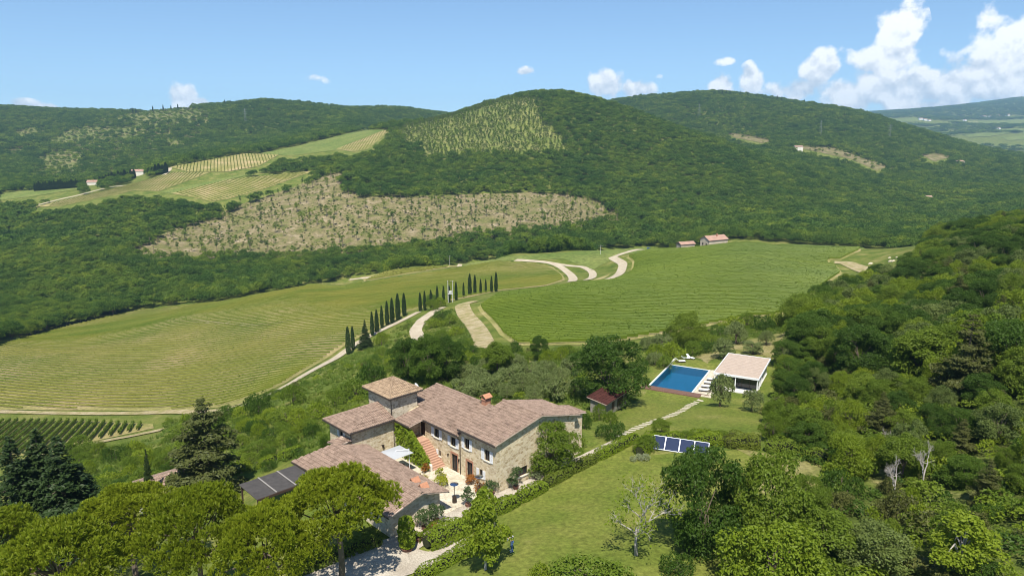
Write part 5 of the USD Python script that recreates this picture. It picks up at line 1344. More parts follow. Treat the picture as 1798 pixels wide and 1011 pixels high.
# solar collectors on the lawn
sa, sb = ground(1141, 790), ground(1218, 797)
sd = unit((sb - sa)[:2]); sang = math.atan2(sd[1], sd[0])
sol = thing('solar_panel_row', on_ground(*sa[:2]), sang, 'row of four dark blue solar panels in white frames at the edge of the lawn', 'solar panels')
M_SOLAR = plain('solar_blue', (0.012, 0.022, 0.060), .25, .15, 12.0, spec=.5)
SLn = float(np.linalg.norm((sb - sa)[:2])) + 1.6; pwid = SLn / 4
tilt = trimesh.transformations.rotation_matrix(math.radians(38), [1, 0, 0])
for k in range(4):
    x0 = k * pwid
    pan = box(x0 + .05, x0 + pwid - .05, .05, 1.75, 0, .05); fr = cat(box(x0, x0 + .06, 0, 1.8, -.02, .08), box(x0 + pwid - .06, x0 + pwid, 0, 1.8, -.02, .08), box(x0 + .06, x0 + pwid - .06, 0, .06, -.02, .08), box(x0 + .06, x0 + pwid - .06, 1.74, 1.8, -.02, .08))
    for m_ in (pan, fr):
        m_.apply_transform(tilt); m_.apply_translation([0, 0, .25])
    fo = obj('frame', fr, M_WHITE, sol); obj('panel', pan, M_SOLAR, fo)
for k in range(5):
    obj('leg', cat(tube([(k * pwid, 1.36, 1.32), (k * pwid, 1.36, -.3)], .03, 5), tube([(k * pwid, .05, .26), (k * pwid, .05, -.3)], .03, 5)), M_METAL, sol)

# the little shed under the oak
s0, s1 = ground(1062, 728), ground(1100, 716)
sang = math.atan2(*(s1 - s0)[:2][::-1]); Ls = float(np.linalg.norm((s1 - s0)[:2]))
shed = thing('garden_shed', on_ground(*s0[:2]), sang, 'small old shed with a rusty red roof in the shade of the big oak', 'shed')
obj('wall', bx(0, Ls, 0, 2.4, -.6, 1.75), plain('weathered_wall', (0.22, 0.20, 0.17), .9, .3, 3.0), shed)
obj('door', box(Ls * .3, Ls * .3 + .8, -.03, -.004, 0, 1.6), M_DARKWOOD, shed)
for k in range(6):
    obj('wall_board', box(Ls * .55 + k * .3, Ls * .55 + k * .3 + .27, -.05, -.004, 0, 1.7), M_DARKWOOD, shed)
roof_slope(shed, [(-.4, -.45, 1.72), (Ls + .4, -.45, 1.72), (Ls + .4, 2.8, 2.25), (-.4, 2.8, 2.25)], tile_mat('rusty_tiles', [(0.0, (0.06, 0.022, 0.018)), (.6, (0.12, 0.04, 0.03)), (1.0, (0.22, 0.10, 0.075))]), seed=90)

# the person on the lawn
def human(name, base, rz, label):
    R = lambda *p: np.array(p, float)
    J = dict(hipL=R(.0, .10, .93), hipR=R(.0, -.10, .93), kneeL=R(.05, .11, .50), kneeR=R(.02, -.11, .50), ankL=R(.0, .12, .08), ankR=R(-.05, -.12, .08), toeL=R(.19, .13, .035), toeR=R(.14, -.14, .035), heelL=R(-.05, .12, .045), heelR=R(-.10, -.12, .045),
             pel=R(0, 0, 1.0), waist=R(.0, 0, 1.15), chest=R(.02, 0, 1.36), neck=R(.04, 0, 1.52), shL=R(.03, .19, 1.45), shR=R(.03, -.19, 1.45), elL=R(.06, .25, 1.17), elR=R(.10, -.24, 1.18), wrL=R(.28, .16, 1.12), wrR=R(.32, -.12, 1.17))
    def limb(a, b, ra, rb):
        return m3.Manifold.batch_hull([m3.Manifold.sphere(ra, 16).translate(list(a)), m3.Manifold.sphere(rb, 16).translate(list(b))])
    def group(bones, rough=.02, it=6):
        m = bones[0]
        for b in bones[1:]:
            m = m + b
        m = m.refine_to_length(rough).to_mesh(); t = trimesh.Trimesh(m.vert_properties[:, :3], m.tri_verts)
        trimesh.smoothing.filter_taubin(t, iterations=it); return t
    fing = []
    for s, wr in ((1, J['wrL']), (-1, J['wrR'])):
        d = unit(np.array([.9, -.35 * s, .15])); side = unit(np.cross(d, [0, 0, 1.0])); palm = wr + d * .07
        fing += [limb(wr, palm, .026, .030), limb(wr + side * .02, palm + side * .025, .02, .020), limb(wr - side * .02, palm - side * .025, .02, .020)]
        for q in range(4):
            k0 = palm + side * (.033 - .022 * q); L = (.07, .08, .075, .06)[q]; k1 = k0 + d * L * .55; k2 = k1 + (d * .6 + np.array([0, 0, -.8])) * L * .5
            fing += [limb(k0, k1, .0105, .0095), limb(k1, k2, .0095, .008)]
        t0 = wr + side * .03 * s + d * .02; fing += [limb(t0, t0 + (d * .6 + side * .7 * s) * .05, .012, .011), limb(t0 + (d * .6 + side * .7 * s) * .05, t0 + (d * .95 + side * .5 * s) * .085, .011, .009)]
    head_c = np.array([.075, 0, 1.66])
    body = group([limb(J['pel'], J['waist'], .13, .125), limb(J['waist'], J['chest'], .12, .145), limb(J['chest'], J['neck'], .13, .06), limb(J['shL'], J['shR'], .07, .07), limb(J['neck'], head_c - [.01, 0, .06], .055, .055), m3.Manifold.sphere(.098, 24).scale([1.0, .82, 1.18]).translate(list(head_c)),
                  limb(head_c + [.07, 0, -.06], head_c + [.06, 0, -.09], .045, .035), limb(head_c + [.095, 0, .01], head_c + [.112, 0, -.02], .012, .016),
                  m3.Manifold.sphere(.024, 10).scale([.6, .5, 1.2]).translate(list(head_c + [-.005, .083, -.01])), m3.Manifold.sphere(.024, 10).scale([.6, .5, 1.2]).translate(list(head_c + [-.005, -.083, -.01])),
                  limb(J['shL'], J['elL'], .052, .042), limb(J['elL'], J['wrL'], .04, .028), limb(J['shR'], J['elR'], .052, .042), limb(J['elR'], J['wrR'], .04, .028),
                  limb(J['hipL'], J['kneeL'], .085, .058), limb(J['kneeL'], J['ankL'], .055, .038), limb(J['hipR'], J['kneeR'], .085, .058), limb(J['kneeR'], J['ankR'], .055, .038)] + fing, .02, 4)
    t = thing(name, base, rz, label, 'person')
    obj('body', body, plain('skin', (0.45, 0.27, 0.18), .6, .05), t, smooth=True)
    obj('eyes', cat(*[trimesh.creation.icosphere(1, .011).apply_translation(head_c + [.088, s * .033, .015]) for s in (-1, 1)]), M_DARKWOOD, t)
    obj('mouth', trimesh.creation.icosphere(1, 1.0).apply_scale([.008, .024, .006]).apply_translation(head_c + [.104, 0, -.058]), plain('lips', (0.35, 0.12, 0.10), .5, .05), t)
    obj('hair', group([m3.Manifold.sphere(.106, 24).scale([1.0, .9, 1.12]).translate(list(head_c + [-.022, 0, .028])) - bx(.055, .3, -.2, .2, 1.4, 1.70)], .02, 3), plain('dark_hair', (0.03, 0.02, 0.015), .8, .2), t, smooth=True)
    obj('shirt', group([limb(J['pel'] + [0, 0, .0], J['waist'], .148, .14), limb(J['waist'], J['chest'], .138, .16), limb(J['chest'], J['neck'] - [0, 0, .03], .148, .072), limb(J['shL'], J['shR'], .085, .085), limb(J['shL'], J['shL'] + (J['elL'] - J['shL']) * .75, .07, .064), limb(J['shR'], J['shR'] + (J['elR'] - J['shR']) * .75, .07, .064)], .025, 5), plain('pale_shirt', (0.58, 0.56, 0.58), .9, .12), t, smooth=True)
    obj('trousers', group([limb(J['hipL'], J['hipR'], .13, .13), limb(J['pel'], J['pel'] + [0, 0, .05], .145, .14), limb(J['hipL'], J['kneeL'], .105, .075), limb(J['kneeL'], J['ankL'], .074, .062), limb(J['hipR'], J['kneeR'], .105, .075), limb(J['kneeR'], J['ankR'], .074, .062)], .025, 5), plain('blue_jeans', (0.075, 0.14, 0.30), .9, .2), t, smooth=True)
    for a in 'LR':
        obj('shoe', group([limb(J['heel' + a], J['toe' + a], .045, .04), limb(J['ank' + a] - [.01, 0, .02], J['heel' + a], .05, .045)], .025, 3), M_WHITE, t, smooth=True)
    obj('held_bag', group([limb(J['wrR'] + [.05, .06, -.02], J['wrL'] + [.05, -.08, -.03], .075, .075)], .03, 2), M_WHITE, t, label='white bundle held at the waist')


pp = ground(899, 967)
human('person', on_ground(*pp[:2]), math.radians(200), 'person in pale shirt and blue jeans standing on the lawn right of the young tree')

# ------------------------------------------------------------------ trees and shrubs of the garden
G = np.random.default_rng(91)
Z1 = np.zeros(1)


def spot(u, v, dz=-.15):
    q = ground(u, v); return np.array([q[0], q[1], q[2] + dz])


def px_scale(p):
    """Metres per pixel of the photograph at p."""
    return (p[1] * math.cos(PITCH) - p[2] * math.sin(PITCH)) / FPX


# kinds (about one metre of half width is scaled up to size): height = 1
def unit_kind(name, seed, R, base, lobes, leaves, leaf, m, trunk=.03, bark=None, half=.5, **kw):
    g = np.random.default_rng(seed); k = kind_of(name)
    vf, c, r = crown(R, 1 - base, base, lobes, leaves, leaf, g, **kw)
    v = vf[0]; f = half / np.quantile(np.hypot(v[:, 0], v[:, 1]), .97); fz = (1 - base) / (np.quantile(v[:, 2], .997) - np.quantile(v[:, 2], .003)); z0 = np.quantile(v[:, 2], .003)
    fit = lambda a: np.column_stack([a[:, 0] * f, a[:, 1] * f, (a[:, 2] - z0) * fz + base])
    obj('trunk', limbs(fit(c), r, base + .03, trunk, g, bend=.03), bark or M_BARK, k)
    obj('crown', tm((fit(v), vf[1])), m, k)
    return k


OAK = [unit_kind(f'oak_kind_{k}', 600 + k, .52, .16, 30, 11000, .040, M_DARKLEAF, lobe=(.26, .40), skirt=.45) for k in 'ab']  if False else [unit_kind('oak_kind', 600, .52, .06, 78, 18000, .030, M_DARKLEAF, trunk=.018, lobe=(.16, .29), skirt=.8, ragged=.22), unit_kind('oak_kind_b', 601, .46, .06, 60, 15000, .031, M_DARKLEAF, trunk=.018, lobe=(.17, .31), skirt=.8, ragged=.25)]
MID = [unit_kind('leafy_tree_kind', 610, .48, .05, 60, 14000, .031, M_MIDLEAF, trunk=.018, lobe=(.17, .32), skirt=.8, ragged=.25), unit_kind('leafy_tree_kind_b', 611, .42, .06, 44, 11000, .034, M_MIDLEAF, trunk=.018, lobe=(.19, .34), skirt=.8, ragged=.25), unit_kind('leafy_tree_kind_c', 612, .55, .04, 60, 14000, .031, M_MIDLEAF, trunk=.018, lobe=(.17, .32), skirt=.8, ragged=.25)]
GRY = [unit_kind('grey_tree_kind', 615, .5, .05, 50, 11000, .033, M_GREYLEAF, trunk=.018, lobe=(.17, .33), skirt=.8, ragged=.28), unit_kind('grey_tree_kind_b', 616, .45, .05, 40, 9000, .036, M_GREYLEAF, trunk=.018, lobe=(.18, .34), skirt=.8, ragged=.3)]
YEL = [unit_kind('fresh_tree_kind', 620, .31, .24, 34, 6500, .036, M_YELLEAF, trunk=.018, half=.30, bark=M_PALEBARK, lobe=(.24, .4), skirt=.6, ragged=.45), unit_kind('fresh_tree_kind_b', 621, .5, .04, 40, 11000, .036, M_YELLEAF, lobe=(.26, .42), skirt=.5, ragged=.35)]
OLI = [unit_kind('olive_kind', 630, .56, .20, 18, 3000, .060, M_OLIVELEAF, trunk=.05, lobe=(.3, .46), skirt=.5), unit_kind('olive_kind_b', 631, .50, .18, 16, 2600, .062, M_OLIVELEAF, trunk=.05, lobe=(.3, .48), skirt=.5)]
SHR = [unit_kind('shrub_kind', 640, .62, .02, 14, 1800, .075, M_MIDLEAF, lobe=(.34, .52), skirt=.2, ragged=.3), unit_kind('shrub_kind_b', 641, .7, .02, 14, 1700, .078, M_DARKLEAF, lobe=(.34, .52), skirt=.2, ragged=.3), unit_kind('shrub_kind_c', 642, .66, .02, 14, 1500, .08, M_YELLEAF, lobe=(.34, .52), skirt=.2, ragged=.35), unit_kind('shrub_kind_d', 643, .62, .02, 14, 1700, .075, M_BROWNLEAF, lobe=(.34, .52), skirt=.2, ragged=.3)]


def place(kind, name, u, vb, w_px, h_px, label, catg='tree', group=None, halfw=.5):
    """Stand a plant on the ground at (u, vb), as wide and as tall as it looks there."""
    p = spot(u, vb); mpp = px_scale(p); el = math.atan2(-p[2], p[1])
    h = h_px * mpp / math.cos(el) * 1.0; w = w_px * mpp
    # a crown seen from above also shows its depth: take that off the height
    h = max(h - .35 * w * math.tan(el), .45 * h)
    return copy_of(kind, name, p, G.uniform(0, 6.28), label, catg, group, (w / 2 / halfw, w / 2 / halfw, h))


# the big ones, one by one
place(OAK[0], 'oak_tree', 1066, 708, 136, 128, 'big dark round oak between the farmhouse and the pool')
for u, vb, w, h, lb in ((716, 672, 66, 86, 'leftmost of the dark trees behind the tower'), (752, 678, 66, 98, 'middle dark tree behind the tower roof'), (786, 670, 64, 84, 'right hand dark tree of the clump behind the tower'), (738, 650, 44, 56, 'small dark tree at the back of the clump, beside the white road')):
    place(OAK[1], 'oak_tree', u, vb, w, h, lb)
place(MID[1], 'leafy_tree', 875, 660, 62, 66, 'round green tree at the lower left corner of the large vineyard')
place(OAK[1], 'oak_tree', 946, 634, 34, 48, 'narrow dark tree at the lower edge of the large vineyard')
place(MID[0], 'leafy_tree', 1205, 612, 66, 70, 'green tree at the vineyard edge above the pool')
place(MID[0], 'leafy_tree', 968, 829, 98, 102, 'full green tree standing before the farmhouse gable')
place(YEL[0], 'young_tree', 852, 1000, 86, 146, 'young yellow green tree with a pale trunk on the lawn beside the person', halfw=.30)
place(OAK[0], 'oak_tree', 1230, 968, 150, 188, 'large dark tree at the right end of the lawn below the solar panels')
place(MID[0], 'leafy_tree', 1345, 975, 150, 190, 'broad green tree right of the large dark lawn tree')
place(YEL[1], 'leafy_tree', 1352, 1040, 190, 150, 'bright green tree at the bottom edge right of the lawn')
place(MID[1], 'leafy_tree', 1440, 1000, 120, 120, 'green tree in the gap at the bottom edge right of the bright one')
place(GRY[0], 'grey_tree', 1535, 1010, 130, 110, 'greyish tree at the bottom edge left of the bright corner tree')
place(MID[2], 'leafy_tree', 1415, 905, 80, 80, 'green tree at the lower corner of the dry lawn')
place(SHR[0], 'shrub', 1040, 1030, 150, 75, 'dense green bush at the bottom edge below the half bare tree')
place(SHR[2], 'shrub', 950, 1022, 55, 40, 'small bush at the bottom edge right of the person')
place(SHR[1], 'shrub', 1190, 1010, 70, 50, 'dark low bush in the shade below the large dark lawn tree')
place(MID[1], 'small_tree', 1160, 764, 38, 34, 'small round tree beside the stepping stones and the solar panels')
# olives by the pool and in the dry meadow behind
for u, vb, w, h, lb in ((1264, 713, 44, 60, 'olive tree on the lawn in front of the pool house'), (1320, 722, 40, 44, 'round olive bush right of the pool house front'), (1292, 604, 46, 44, 'largest olive above the pool house roof'), (1270, 630, 42, 40, 'olive close behind the left edge of the pool house roof'),
                       (1345, 606, 28, 30, 'small olive standing alone on the dry meadow'), (1322, 622, 34, 28, 'low olive right behind the pool house roof'), (1372, 642, 30, 36, 'olive at the right corner of the pool house'), (1410, 600, 26, 26, 'small olive at the right end of the dry meadow')):
    place(OLI[G.integers(2)], 'olive_tree', u, vb, w, h, lb)
# the olive yard behind the farmhouse
grove = [(800, 668, 44, 36), (826, 668, 34, 30), (846, 680, 44, 36), (866, 694, 46, 40), (890, 700, 36, 30), (898, 676, 44, 38), (918, 690, 46, 40), (930, 668, 38, 34), (952, 690, 50, 46), (972, 705, 46, 50), (984, 676, 36, 34), (1002, 660, 38, 36), (888, 650, 36, 28), (908, 648, 34, 28), (940, 705, 38, 32), (830, 700, 40, 34), (856, 655, 34, 28),
         (812, 690, 34, 30), (1008, 690, 30, 28), (960, 655, 30, 24), (1150, 640, 30, 24), (1165, 615, 36, 30), (1140, 615, 34, 26)]
for i, (u, v, w, h) in enumerate(grove):
    place(OLI[i % 2], 'olive_tree', u, v, w * 1.1, h * 1.1, 'grey green olive tree in the yard between the farmhouse and the large vineyard', group='olives in the yard behind the farmhouse')
# shrubs round the house
for k, u, v, w, h, lb in ((1, 455, 728, 44, 40, 'dark bush beside the cypress road left of the farmhouse'), (0, 515, 712, 40, 36, 'round green bush at the right of the cypress road foot'), (0, 505, 745, 56, 34, 'grey green bush on the bank left of the tower'), (2, 560, 735, 50, 30, 'bright bush just left of the lower tiled block'),
                       (1, 655, 676, 52, 40, 'dark bushes behind the tower at its left'), (0, 625, 700, 60, 36, 'green bush close to the left side of the tower'), (0, 590, 715, 46, 32, 'green bush behind the lower tiled block'), (1, 574, 800, 24, 34, 'small dark shrub at the left corner of the lower block'), (1, 515, 795, 28, 26, 'small dark shrub beyond the hedge at the carport'),
                       (1, 1026, 752, 24, 28, 'small dark shrub on the grass right of the farmhouse gable'), (1, 1074, 768, 50, 30, 'broad clipped bush beside the stepping stones and hedge'), (0, 1072, 752, 26, 30, 'young olive like shrub rising from the clipped bush'), (0, 1052, 738, 22, 28, 'grey green shrub beside the garden shed'), (0, 1012, 782, 40, 22, 'low bush beside the path right of the gable'),
                       (3, 1285, 783, 40, 26, 'brownish hedge bush at the lower end of the upper lawn'), (0, 1205, 778, 36, 24, 'green bush above the solar panels'), (2, 1240, 776, 40, 24, 'yellow green bush right above the solar panels'), (3, 1310, 785, 34, 26, 'brownish bush at the right end of the upper lawn'), (0, 1132, 792, 40, 30, 'bright bush at the left end of the solar panels'),
                       (1, 1440, 808, 90, 36, 'dark hedge like bush at the right end of the dry lawn'), (1, 1385, 792, 60, 32, 'dark bush between the dry lawn and the wood'), (0, 1265, 775, 30, 22, 'green bush in the middle of the lower lawn hedge')):
    place(SHR[k], 'shrub', u, v, w * 1.1, h * 1.2, lb, 'shrub')
for u, lb in ((1117, 'left pale white flowered shrub near the solar panels'), (1133, 'right pale white flowered shrub near the solar panels')):
    p = spot(u, 808); X, Y = (p[:2] - HO) @ HX, (p[:2] - HO) @ HY
    bush('flower_bush', X, Y, .8, .8, M_PALEFL, lb, 'shrub', n=420, z=p[2])
# scrub along the lower edge of the vineyard
edge = [(1155, 612), (1178, 606), (1232, 600), (1250, 608), (1262, 590), (1285, 582), (1310, 576), (1340, 580), (1365, 574), (1385, 590), (1015, 640), (1150, 632), (1165, 645), (1120, 655), (985, 632), (915, 640), (835, 650), (1180, 628), (1215, 625), (1240, 618), (960, 640), (1000, 625), (900, 628), (855, 640)]
for i, (u, v) in enumerate(edge):
    place(SHR[(0, 1, 2)[i % 3]], 'shrub', u, v, G.uniform(32, 48), G.uniform(24, 34), 'wild green shrub in the strip under the large vineyard', 'shrub', 'wild shrubs along the lower vineyard edge')
# bank between the cypress road and the house
x = [(u, v) for u, v in zip(G.uniform(640, 830, 60), G.uniform(560, 680, 60)) if (u - 640) * -.65 + 690 < v + 30 and not (725 < u < 765 and v < 605)]
bank = [(655, 640), (672, 628), (690, 640), (660, 660), (760, 545), (772, 540), (756, 535), (790, 570), (800, 590), (812, 610), (775, 600), (820, 635), (786, 610), (705, 625), (765, 575), (778, 560), (800, 630), (670, 605), (830, 620), (835, 640)]
for i, (u, v) in enumerate(bank):
    place(SHR[(1, 0, 2)[i % 3]], 'shrub', u, v, G.uniform(24, 40), G.uniform(18, 26), 'low shrub on the bank between the cypress road and the dirt track', 'shrub', 'shrubs on the bank right of the cypress road')
# left slope below the farmhouse
left = [(u, v) for u, v in zip(G.uniform(300, 560, 60), G.uniform(730, 830, 60)) if v > 700 + (560 - u) * .22 and not (480 < u < 545 and v > 785)]
left += [(u, v) for u, v in zip(G.uniform(120, 300, 46), G.uniform(790, 880, 46))]
for i, (u, v) in enumerate(left):
    place(SHR[(0, 2, 1, 0)[i % 4]], 'shrub', u, v, G.uniform(26, 50), G.uniform(20, 34), 'soft green shrub on the grassy slope left of the farmhouse', 'shrub', 'shrubs on the slope left of the farmhouse')

# ---- cypresses
def cypress_kind(name, seed):
    g = np.random.default_rng(seed); k = kind_of(name); n = 1500
    t = g.random(n) ** .85; a = g.uniform(0, 6.28, n)
    prof = np.interp(t, [0, .06, .3, .7, .93, 1], [.035, .066, .08, .056, .026, .003]) * (.85 + .3 * meshkit.noise(np.stack([t * 9, np.cos(a) * 1.5, np.sin(a) * 1.5], -1)))
    p = np.stack([np.cos(a) * prof, np.sin(a) * prof, .04 + t * .96], -1)
    obj('crown', tm(cards(p, np.stack([np.cos(a), np.sin(a), np.full(n, .9)], -1) + g.normal(size=(n, 3)) * .4, .055 * g.uniform(.7, 1.3, n), g, .5)), M_CYPLEAF, k)
    obj('trunk', tube([(0, 0, -.03), (0, 0, .5), (0, 0, .92)], [.02, .014, .003], 6), M_BARK, k)
    return k


CYP = [cypress_kind('cypress_kind', 650), cypress_kind('cypress_kind_b', 651)]
cyp = [(612, 622, 48), (620, 614, 41), (654, 590, 42), (662, 584, 40), (671, 577, 40), (680, 571, 42), (689, 568, 44), (699, 562, 46), (710, 555, 40), (738, 546, 32), (746, 545, 34), (757, 541, 32), (768, 536, 34), (779, 534, 32), (789, 531, 30), (801, 527, 32), (814, 522, 26), (825, 519, 38), (834, 517, 34), (844, 516, 26), (853, 514, 24), (863, 513, 28), (871, 512, 34)]
for i, (u, v, h) in enumerate(cyp):
    p = spot(u, v); hh = h * px_scale(p) / math.cos(math.atan2(-p[2], p[1])) * 1.02
    copy_of(CYP[i % 2], 'cypress_tree', p, G.uniform(0, 6.28), 'nearest cypress at the lower end of the row along the road' if i == 0 else 'tallest cypress of the far end, last in the row' if i == len(cyp) - 1 else 'slender dark cypress in the row along the country road', 'cypress', None if i in (0, len(cyp) - 1) else 'cypresses in the row along the country road', (hh * G.uniform(.8, 1.05), hh * G.uniform(.8, 1.05), hh))
FIRS = None


def fir_kind(name, seed, m, layers=26, spread=.36, droop=.10, tip=.35, per=340, base=.06, power=.8, leaf=.036, vary=(.7, 1.12)):
    """A layered conifer of height 1: whorls of flat drooping boughs, thick with short sprays."""
    g = np.random.default_rng(seed); k = kind_of(name); P, Nn, S, W = [], [], [], [tube([(0, 0, -.03), (0, 0, .5), (0, 0, .98)], [.022, .013, .002], 7)]
    for q in range(layers):
        t = (q + .5) / layers; z = base + (1 - base) * t; R = spread * (1 - t) ** power * g.uniform(.85, 1.12) + .012
        for b in range(max(int(9 - 3 * t), 5)):
            a = g.uniform(0, 6.28); L = R * g.uniform(*vary); d = np.array([math.cos(a), math.sin(a), 0]); sd = np.array([-d[1], d[0], 0])
            n = max(int(per * L / spread / 3), 8); s = g.random(n) ** .6
            wdt = (.16 + .10 * s) * L * (1 - .55 * s) + .004
            p = np.array([0, 0, z]) + d * (s * L)[:, None] + sd * (g.normal(size=n) * wdt)[:, None]
            p[:, 2] += -droop * L * s ** 1.4 + tip * droop * L * s ** 4 + g.normal(size=n) * .007
            P.append(p); Nn.append(np.array([0, 0, 1.0]) + d * .35 + g.normal(size=(n, 3)) * .42); S.append(np.full(n, leaf * (1 - .4 * t)))
            if b < 3:
                W.append(tube([(0, 0, z), np.array([0, 0, z - droop * L * .3]) + d * L * .6], [.006, .002], 4, cap=False))
    P, Nn, S = np.vstack(P), np.vstack(Nn), np.concatenate(S)
    obj('trunk', trimesh.util.concatenate(W), M_BARK, k)
    obj('crown', tm(cards(P, Nn, S * g.uniform(.7, 1.3, len(P)), g, .5)), m, k)
    return k


FIR = [fir_kind('fir_kind', 660, M_FIRLEAF, layers=30, spread=.34, droop=.22, power=1.05, per=420), fir_kind('fir_kind_b', 661, M_FIRLEAF, layers=30, spread=.30, droop=.28, power=1.0, per=420)]
CEDAR = fir_kind('cedar_kind', 662, M_CEDARLEAF, layers=19, spread=.38, droop=.02, tip=-1.0, per=560, base=.03, power=.72, leaf=.040, vary=(.42, 1.15))


def by_top(kind, name, u, vt, y, width, label, catg):
    """A tall tree whose foot is hidden: stands on the land at distance y, its top seen at (u, vt)."""
    q = ray_y(u, vt, y); z0 = float(H(q[0], q[1])) - .2; h = q[2] - z0
    copy_of(kind, name, (q[0], q[1], z0), G.uniform(0, 6.28), label, catg, None, (width, width, h))
    print(name, label[:30], 'height', round(h, 1))


by_top(FIR[0], 'fir_tree', 14, 766, 66, 17, 'dark fir at the left edge, leftmost of three', 'fir')
by_top(FIR[1], 'fir_tree', 60, 752, 69, 19, 'tallest dark fir, middle of the three at the left', 'fir')
by_top(FIR[0], 'fir_tree', 98, 766, 66, 19, 'dark fir right of the tallest one at the left', 'fir')
by_top(FIR[1], 'fir_tree', 140, 815, 68, 15, 'lower dark fir beside the three tall ones', 'fir')
by_top(CEDAR, 'cedar_tree', 352, 698, 84, 16, 'large brown green cedar rising left of the farmhouse', 'cedar')
by_top(FIR[1], 'fir_tree', 255, 788, 80, 4.5, 'thin dark conifer in front of the hidden tiled roof', 'fir')


place(FIR[0], 'fir_tree', 642, 612, 46, 56, 'green young fir standing between the nearest cypresses of the road', 'fir')

# ---- umbrella pines
def pine_kind(name, seed, tufts=6500):
    g = np.random.default_rng(seed); k = kind_of(name)                # crown radius 1, height scaled apart: trunk to z = 1.55, crown 1.2 to 2.05
    L = 95; r = np.sqrt(g.random(L)) * .90; a = g.uniform(0, 6.28, L); lr = g.uniform(.13, .24, L)
    c = np.stack([np.cos(a) * r, np.sin(a) * r, 1.34 + .52 * (1 - r ** 2.4) + g.normal(size=L) * .05 - .30 * (r > .55) * g.random(L)], -1)
    w = lr ** 2; q = g.choice(L, tufts, p=w / w.sum()); o = sphere_pts(tufts, g); o[:, 2] = np.where(o[:, 2] < -.25, -o[:, 2], o[:, 2])
    p = c[q] + o * (lr[q] * (1 - .3 * g.random(tufts) ** 2))[:, None] * [1, 1, .72]
    m = 6; d = np.repeat(unit(o * .7 + [0, 0, .7]), m, 0) + g.normal(size=(tufts * m, 3)) * .55; d = unit(d)
    ln = .05 * g.uniform(.7, 1.3, tufts * m)[:, None]; b = np.repeat(p, m, 0); sd = unit(np.cross(d, g.normal(size=d.shape))) * .0085
    V = np.stack([b - sd, b + sd, b + d * ln + sd * .6, b + d * ln - sd * .6], 1).reshape(-1, 3); i = np.arange(tufts * m)[:, None] * 4
    obj('crown', trimesh.Trimesh(V, np.concatenate([i + [0, 1, 2], i + [0, 2, 3]], 1).reshape(-1, 3), process=False), M_PINELEAF, k)
    W = [tube([(0, 0, -.05), (.02, .01, .6), (.0, .03, 1.2), (.03, 0, 1.5)], [.058, .047, .04, .02], 8)]
    for j in g.permutation(L)[:22]:
        s = np.array([.01, .02, g.uniform(1.0, 1.4)]); W.append(tube([s, (s + c[j]) / 2 - [0, 0, .04], c[j]], [.022, .014, .005], 5, cap=False))
    obj('trunk', trimesh.util.concatenate(W), M_BARK, k)
    return k


PINE = [pine_kind('umbrella_pine_kind', 670), pine_kind('umbrella_pine_kind_b', 671)]
for i, (u, vt, y, w_px, lb) in enumerate(((590, 822, 53.0, 204, 'round umbrella pine at the end of the gravel drive before the outbuilding'), (338, 852, 49.0, 190, 'umbrella pine with a yellow green crown below the cedar'), (92, 916, 45.0, 230, 'umbrella pine in the lower left corner'), (455, 882, 46.5, 165, 'umbrella pine between the two bright ones at the bottom'), (220, 852, 58.0, 170, 'umbrella pine half hidden behind the corner ones, near the firs'), (-30, 900, 50, 190, 'umbrella pine cut by the left edge of the picture'))):
    q = ray_y(u, vt, y); z0 = float(H(q[0], q[1])) - .2; R = w_px * px_scale(q) / 2 / .93
    h = (q[2] - z0) / 2.12
    copy_of(PINE[i % 2], 'umbrella_pine', (q[0], q[1] + 0, z0), G.uniform(0, 6.28), lb, 'umbrella pine', None, (R, R, h))
    print('pine', round(q[2] - z0, 1), round(R, 1))

# boulders beside the right hand track
for i in range(14):
    p = spot(G.uniform(1528, 1585), G.uniform(452, 492), .1); r = G.uniform(.5, 1.3); m = trimesh.creation.icosphere(2, 1.0); m.vertices *= (1 + .5 * (meshkit.fbm(m.vertices * 1.3 + i) - .5))[:, None] * [r, r * .8, r * .7]
    m.apply_translation(p - [0, 0, r * .3]); obj('boulder', m, M_GREYSTONE, None, label='pale boulder on the bank above the curving dirt track at the right', cat='boulder', group='boulders above the right hand track')

# ---- bare and dying trees
def bare_kind(name, seed, leaves=0):
    g = np.random.default_rng(seed); k = kind_of(name); W, tips = [], []
    def grow(p, d, L, r, lev):
        e = p + unit(d) * L; W.append(tube([p, (p + e) / 2 + g.normal(size=3) * L * .05, e], [r, r * .8, r * .6], 5, cap=False))
        tips.append(e)
        if lev:
            for _ in range(3):
                grow(e - unit(d) * L * g.uniform(0, .35), unit(d) + g.normal(size=3) * .55 + [0, 0, .15], L * g.uniform(.55, .8), r * .58, lev - 1)
    grow(np.zeros(3), np.array([.05, .05, 1.0]), .36, .024, 5)
    obj('trunk', trimesh.util.concatenate(W), M_BARE, k)
    if leaves:
        t = np.array(tips); q = g.integers(0, len(t), leaves)
        obj('foliage', tm(cards(t[q] + g.normal(size=(leaves, 3)) * .045, g.normal(size=(leaves, 3)) + [0, 0, .6], .034 * g.uniform(.7, 1.3, leaves), g)), M_YELLEAF, k)
    return k


BARE, HALF = bare_kind('bare_tree_kind', 680), bare_kind('half_bare_tree_kind', 681, 900)
p = spot(1117, 975); copy_of(HALF, 'half_bare_tree', p, 1.0, 'half bare pale branched tree with yellow leaves at the foot of the lawn', 'tree', None, (7.2, 7.2, 7.4))

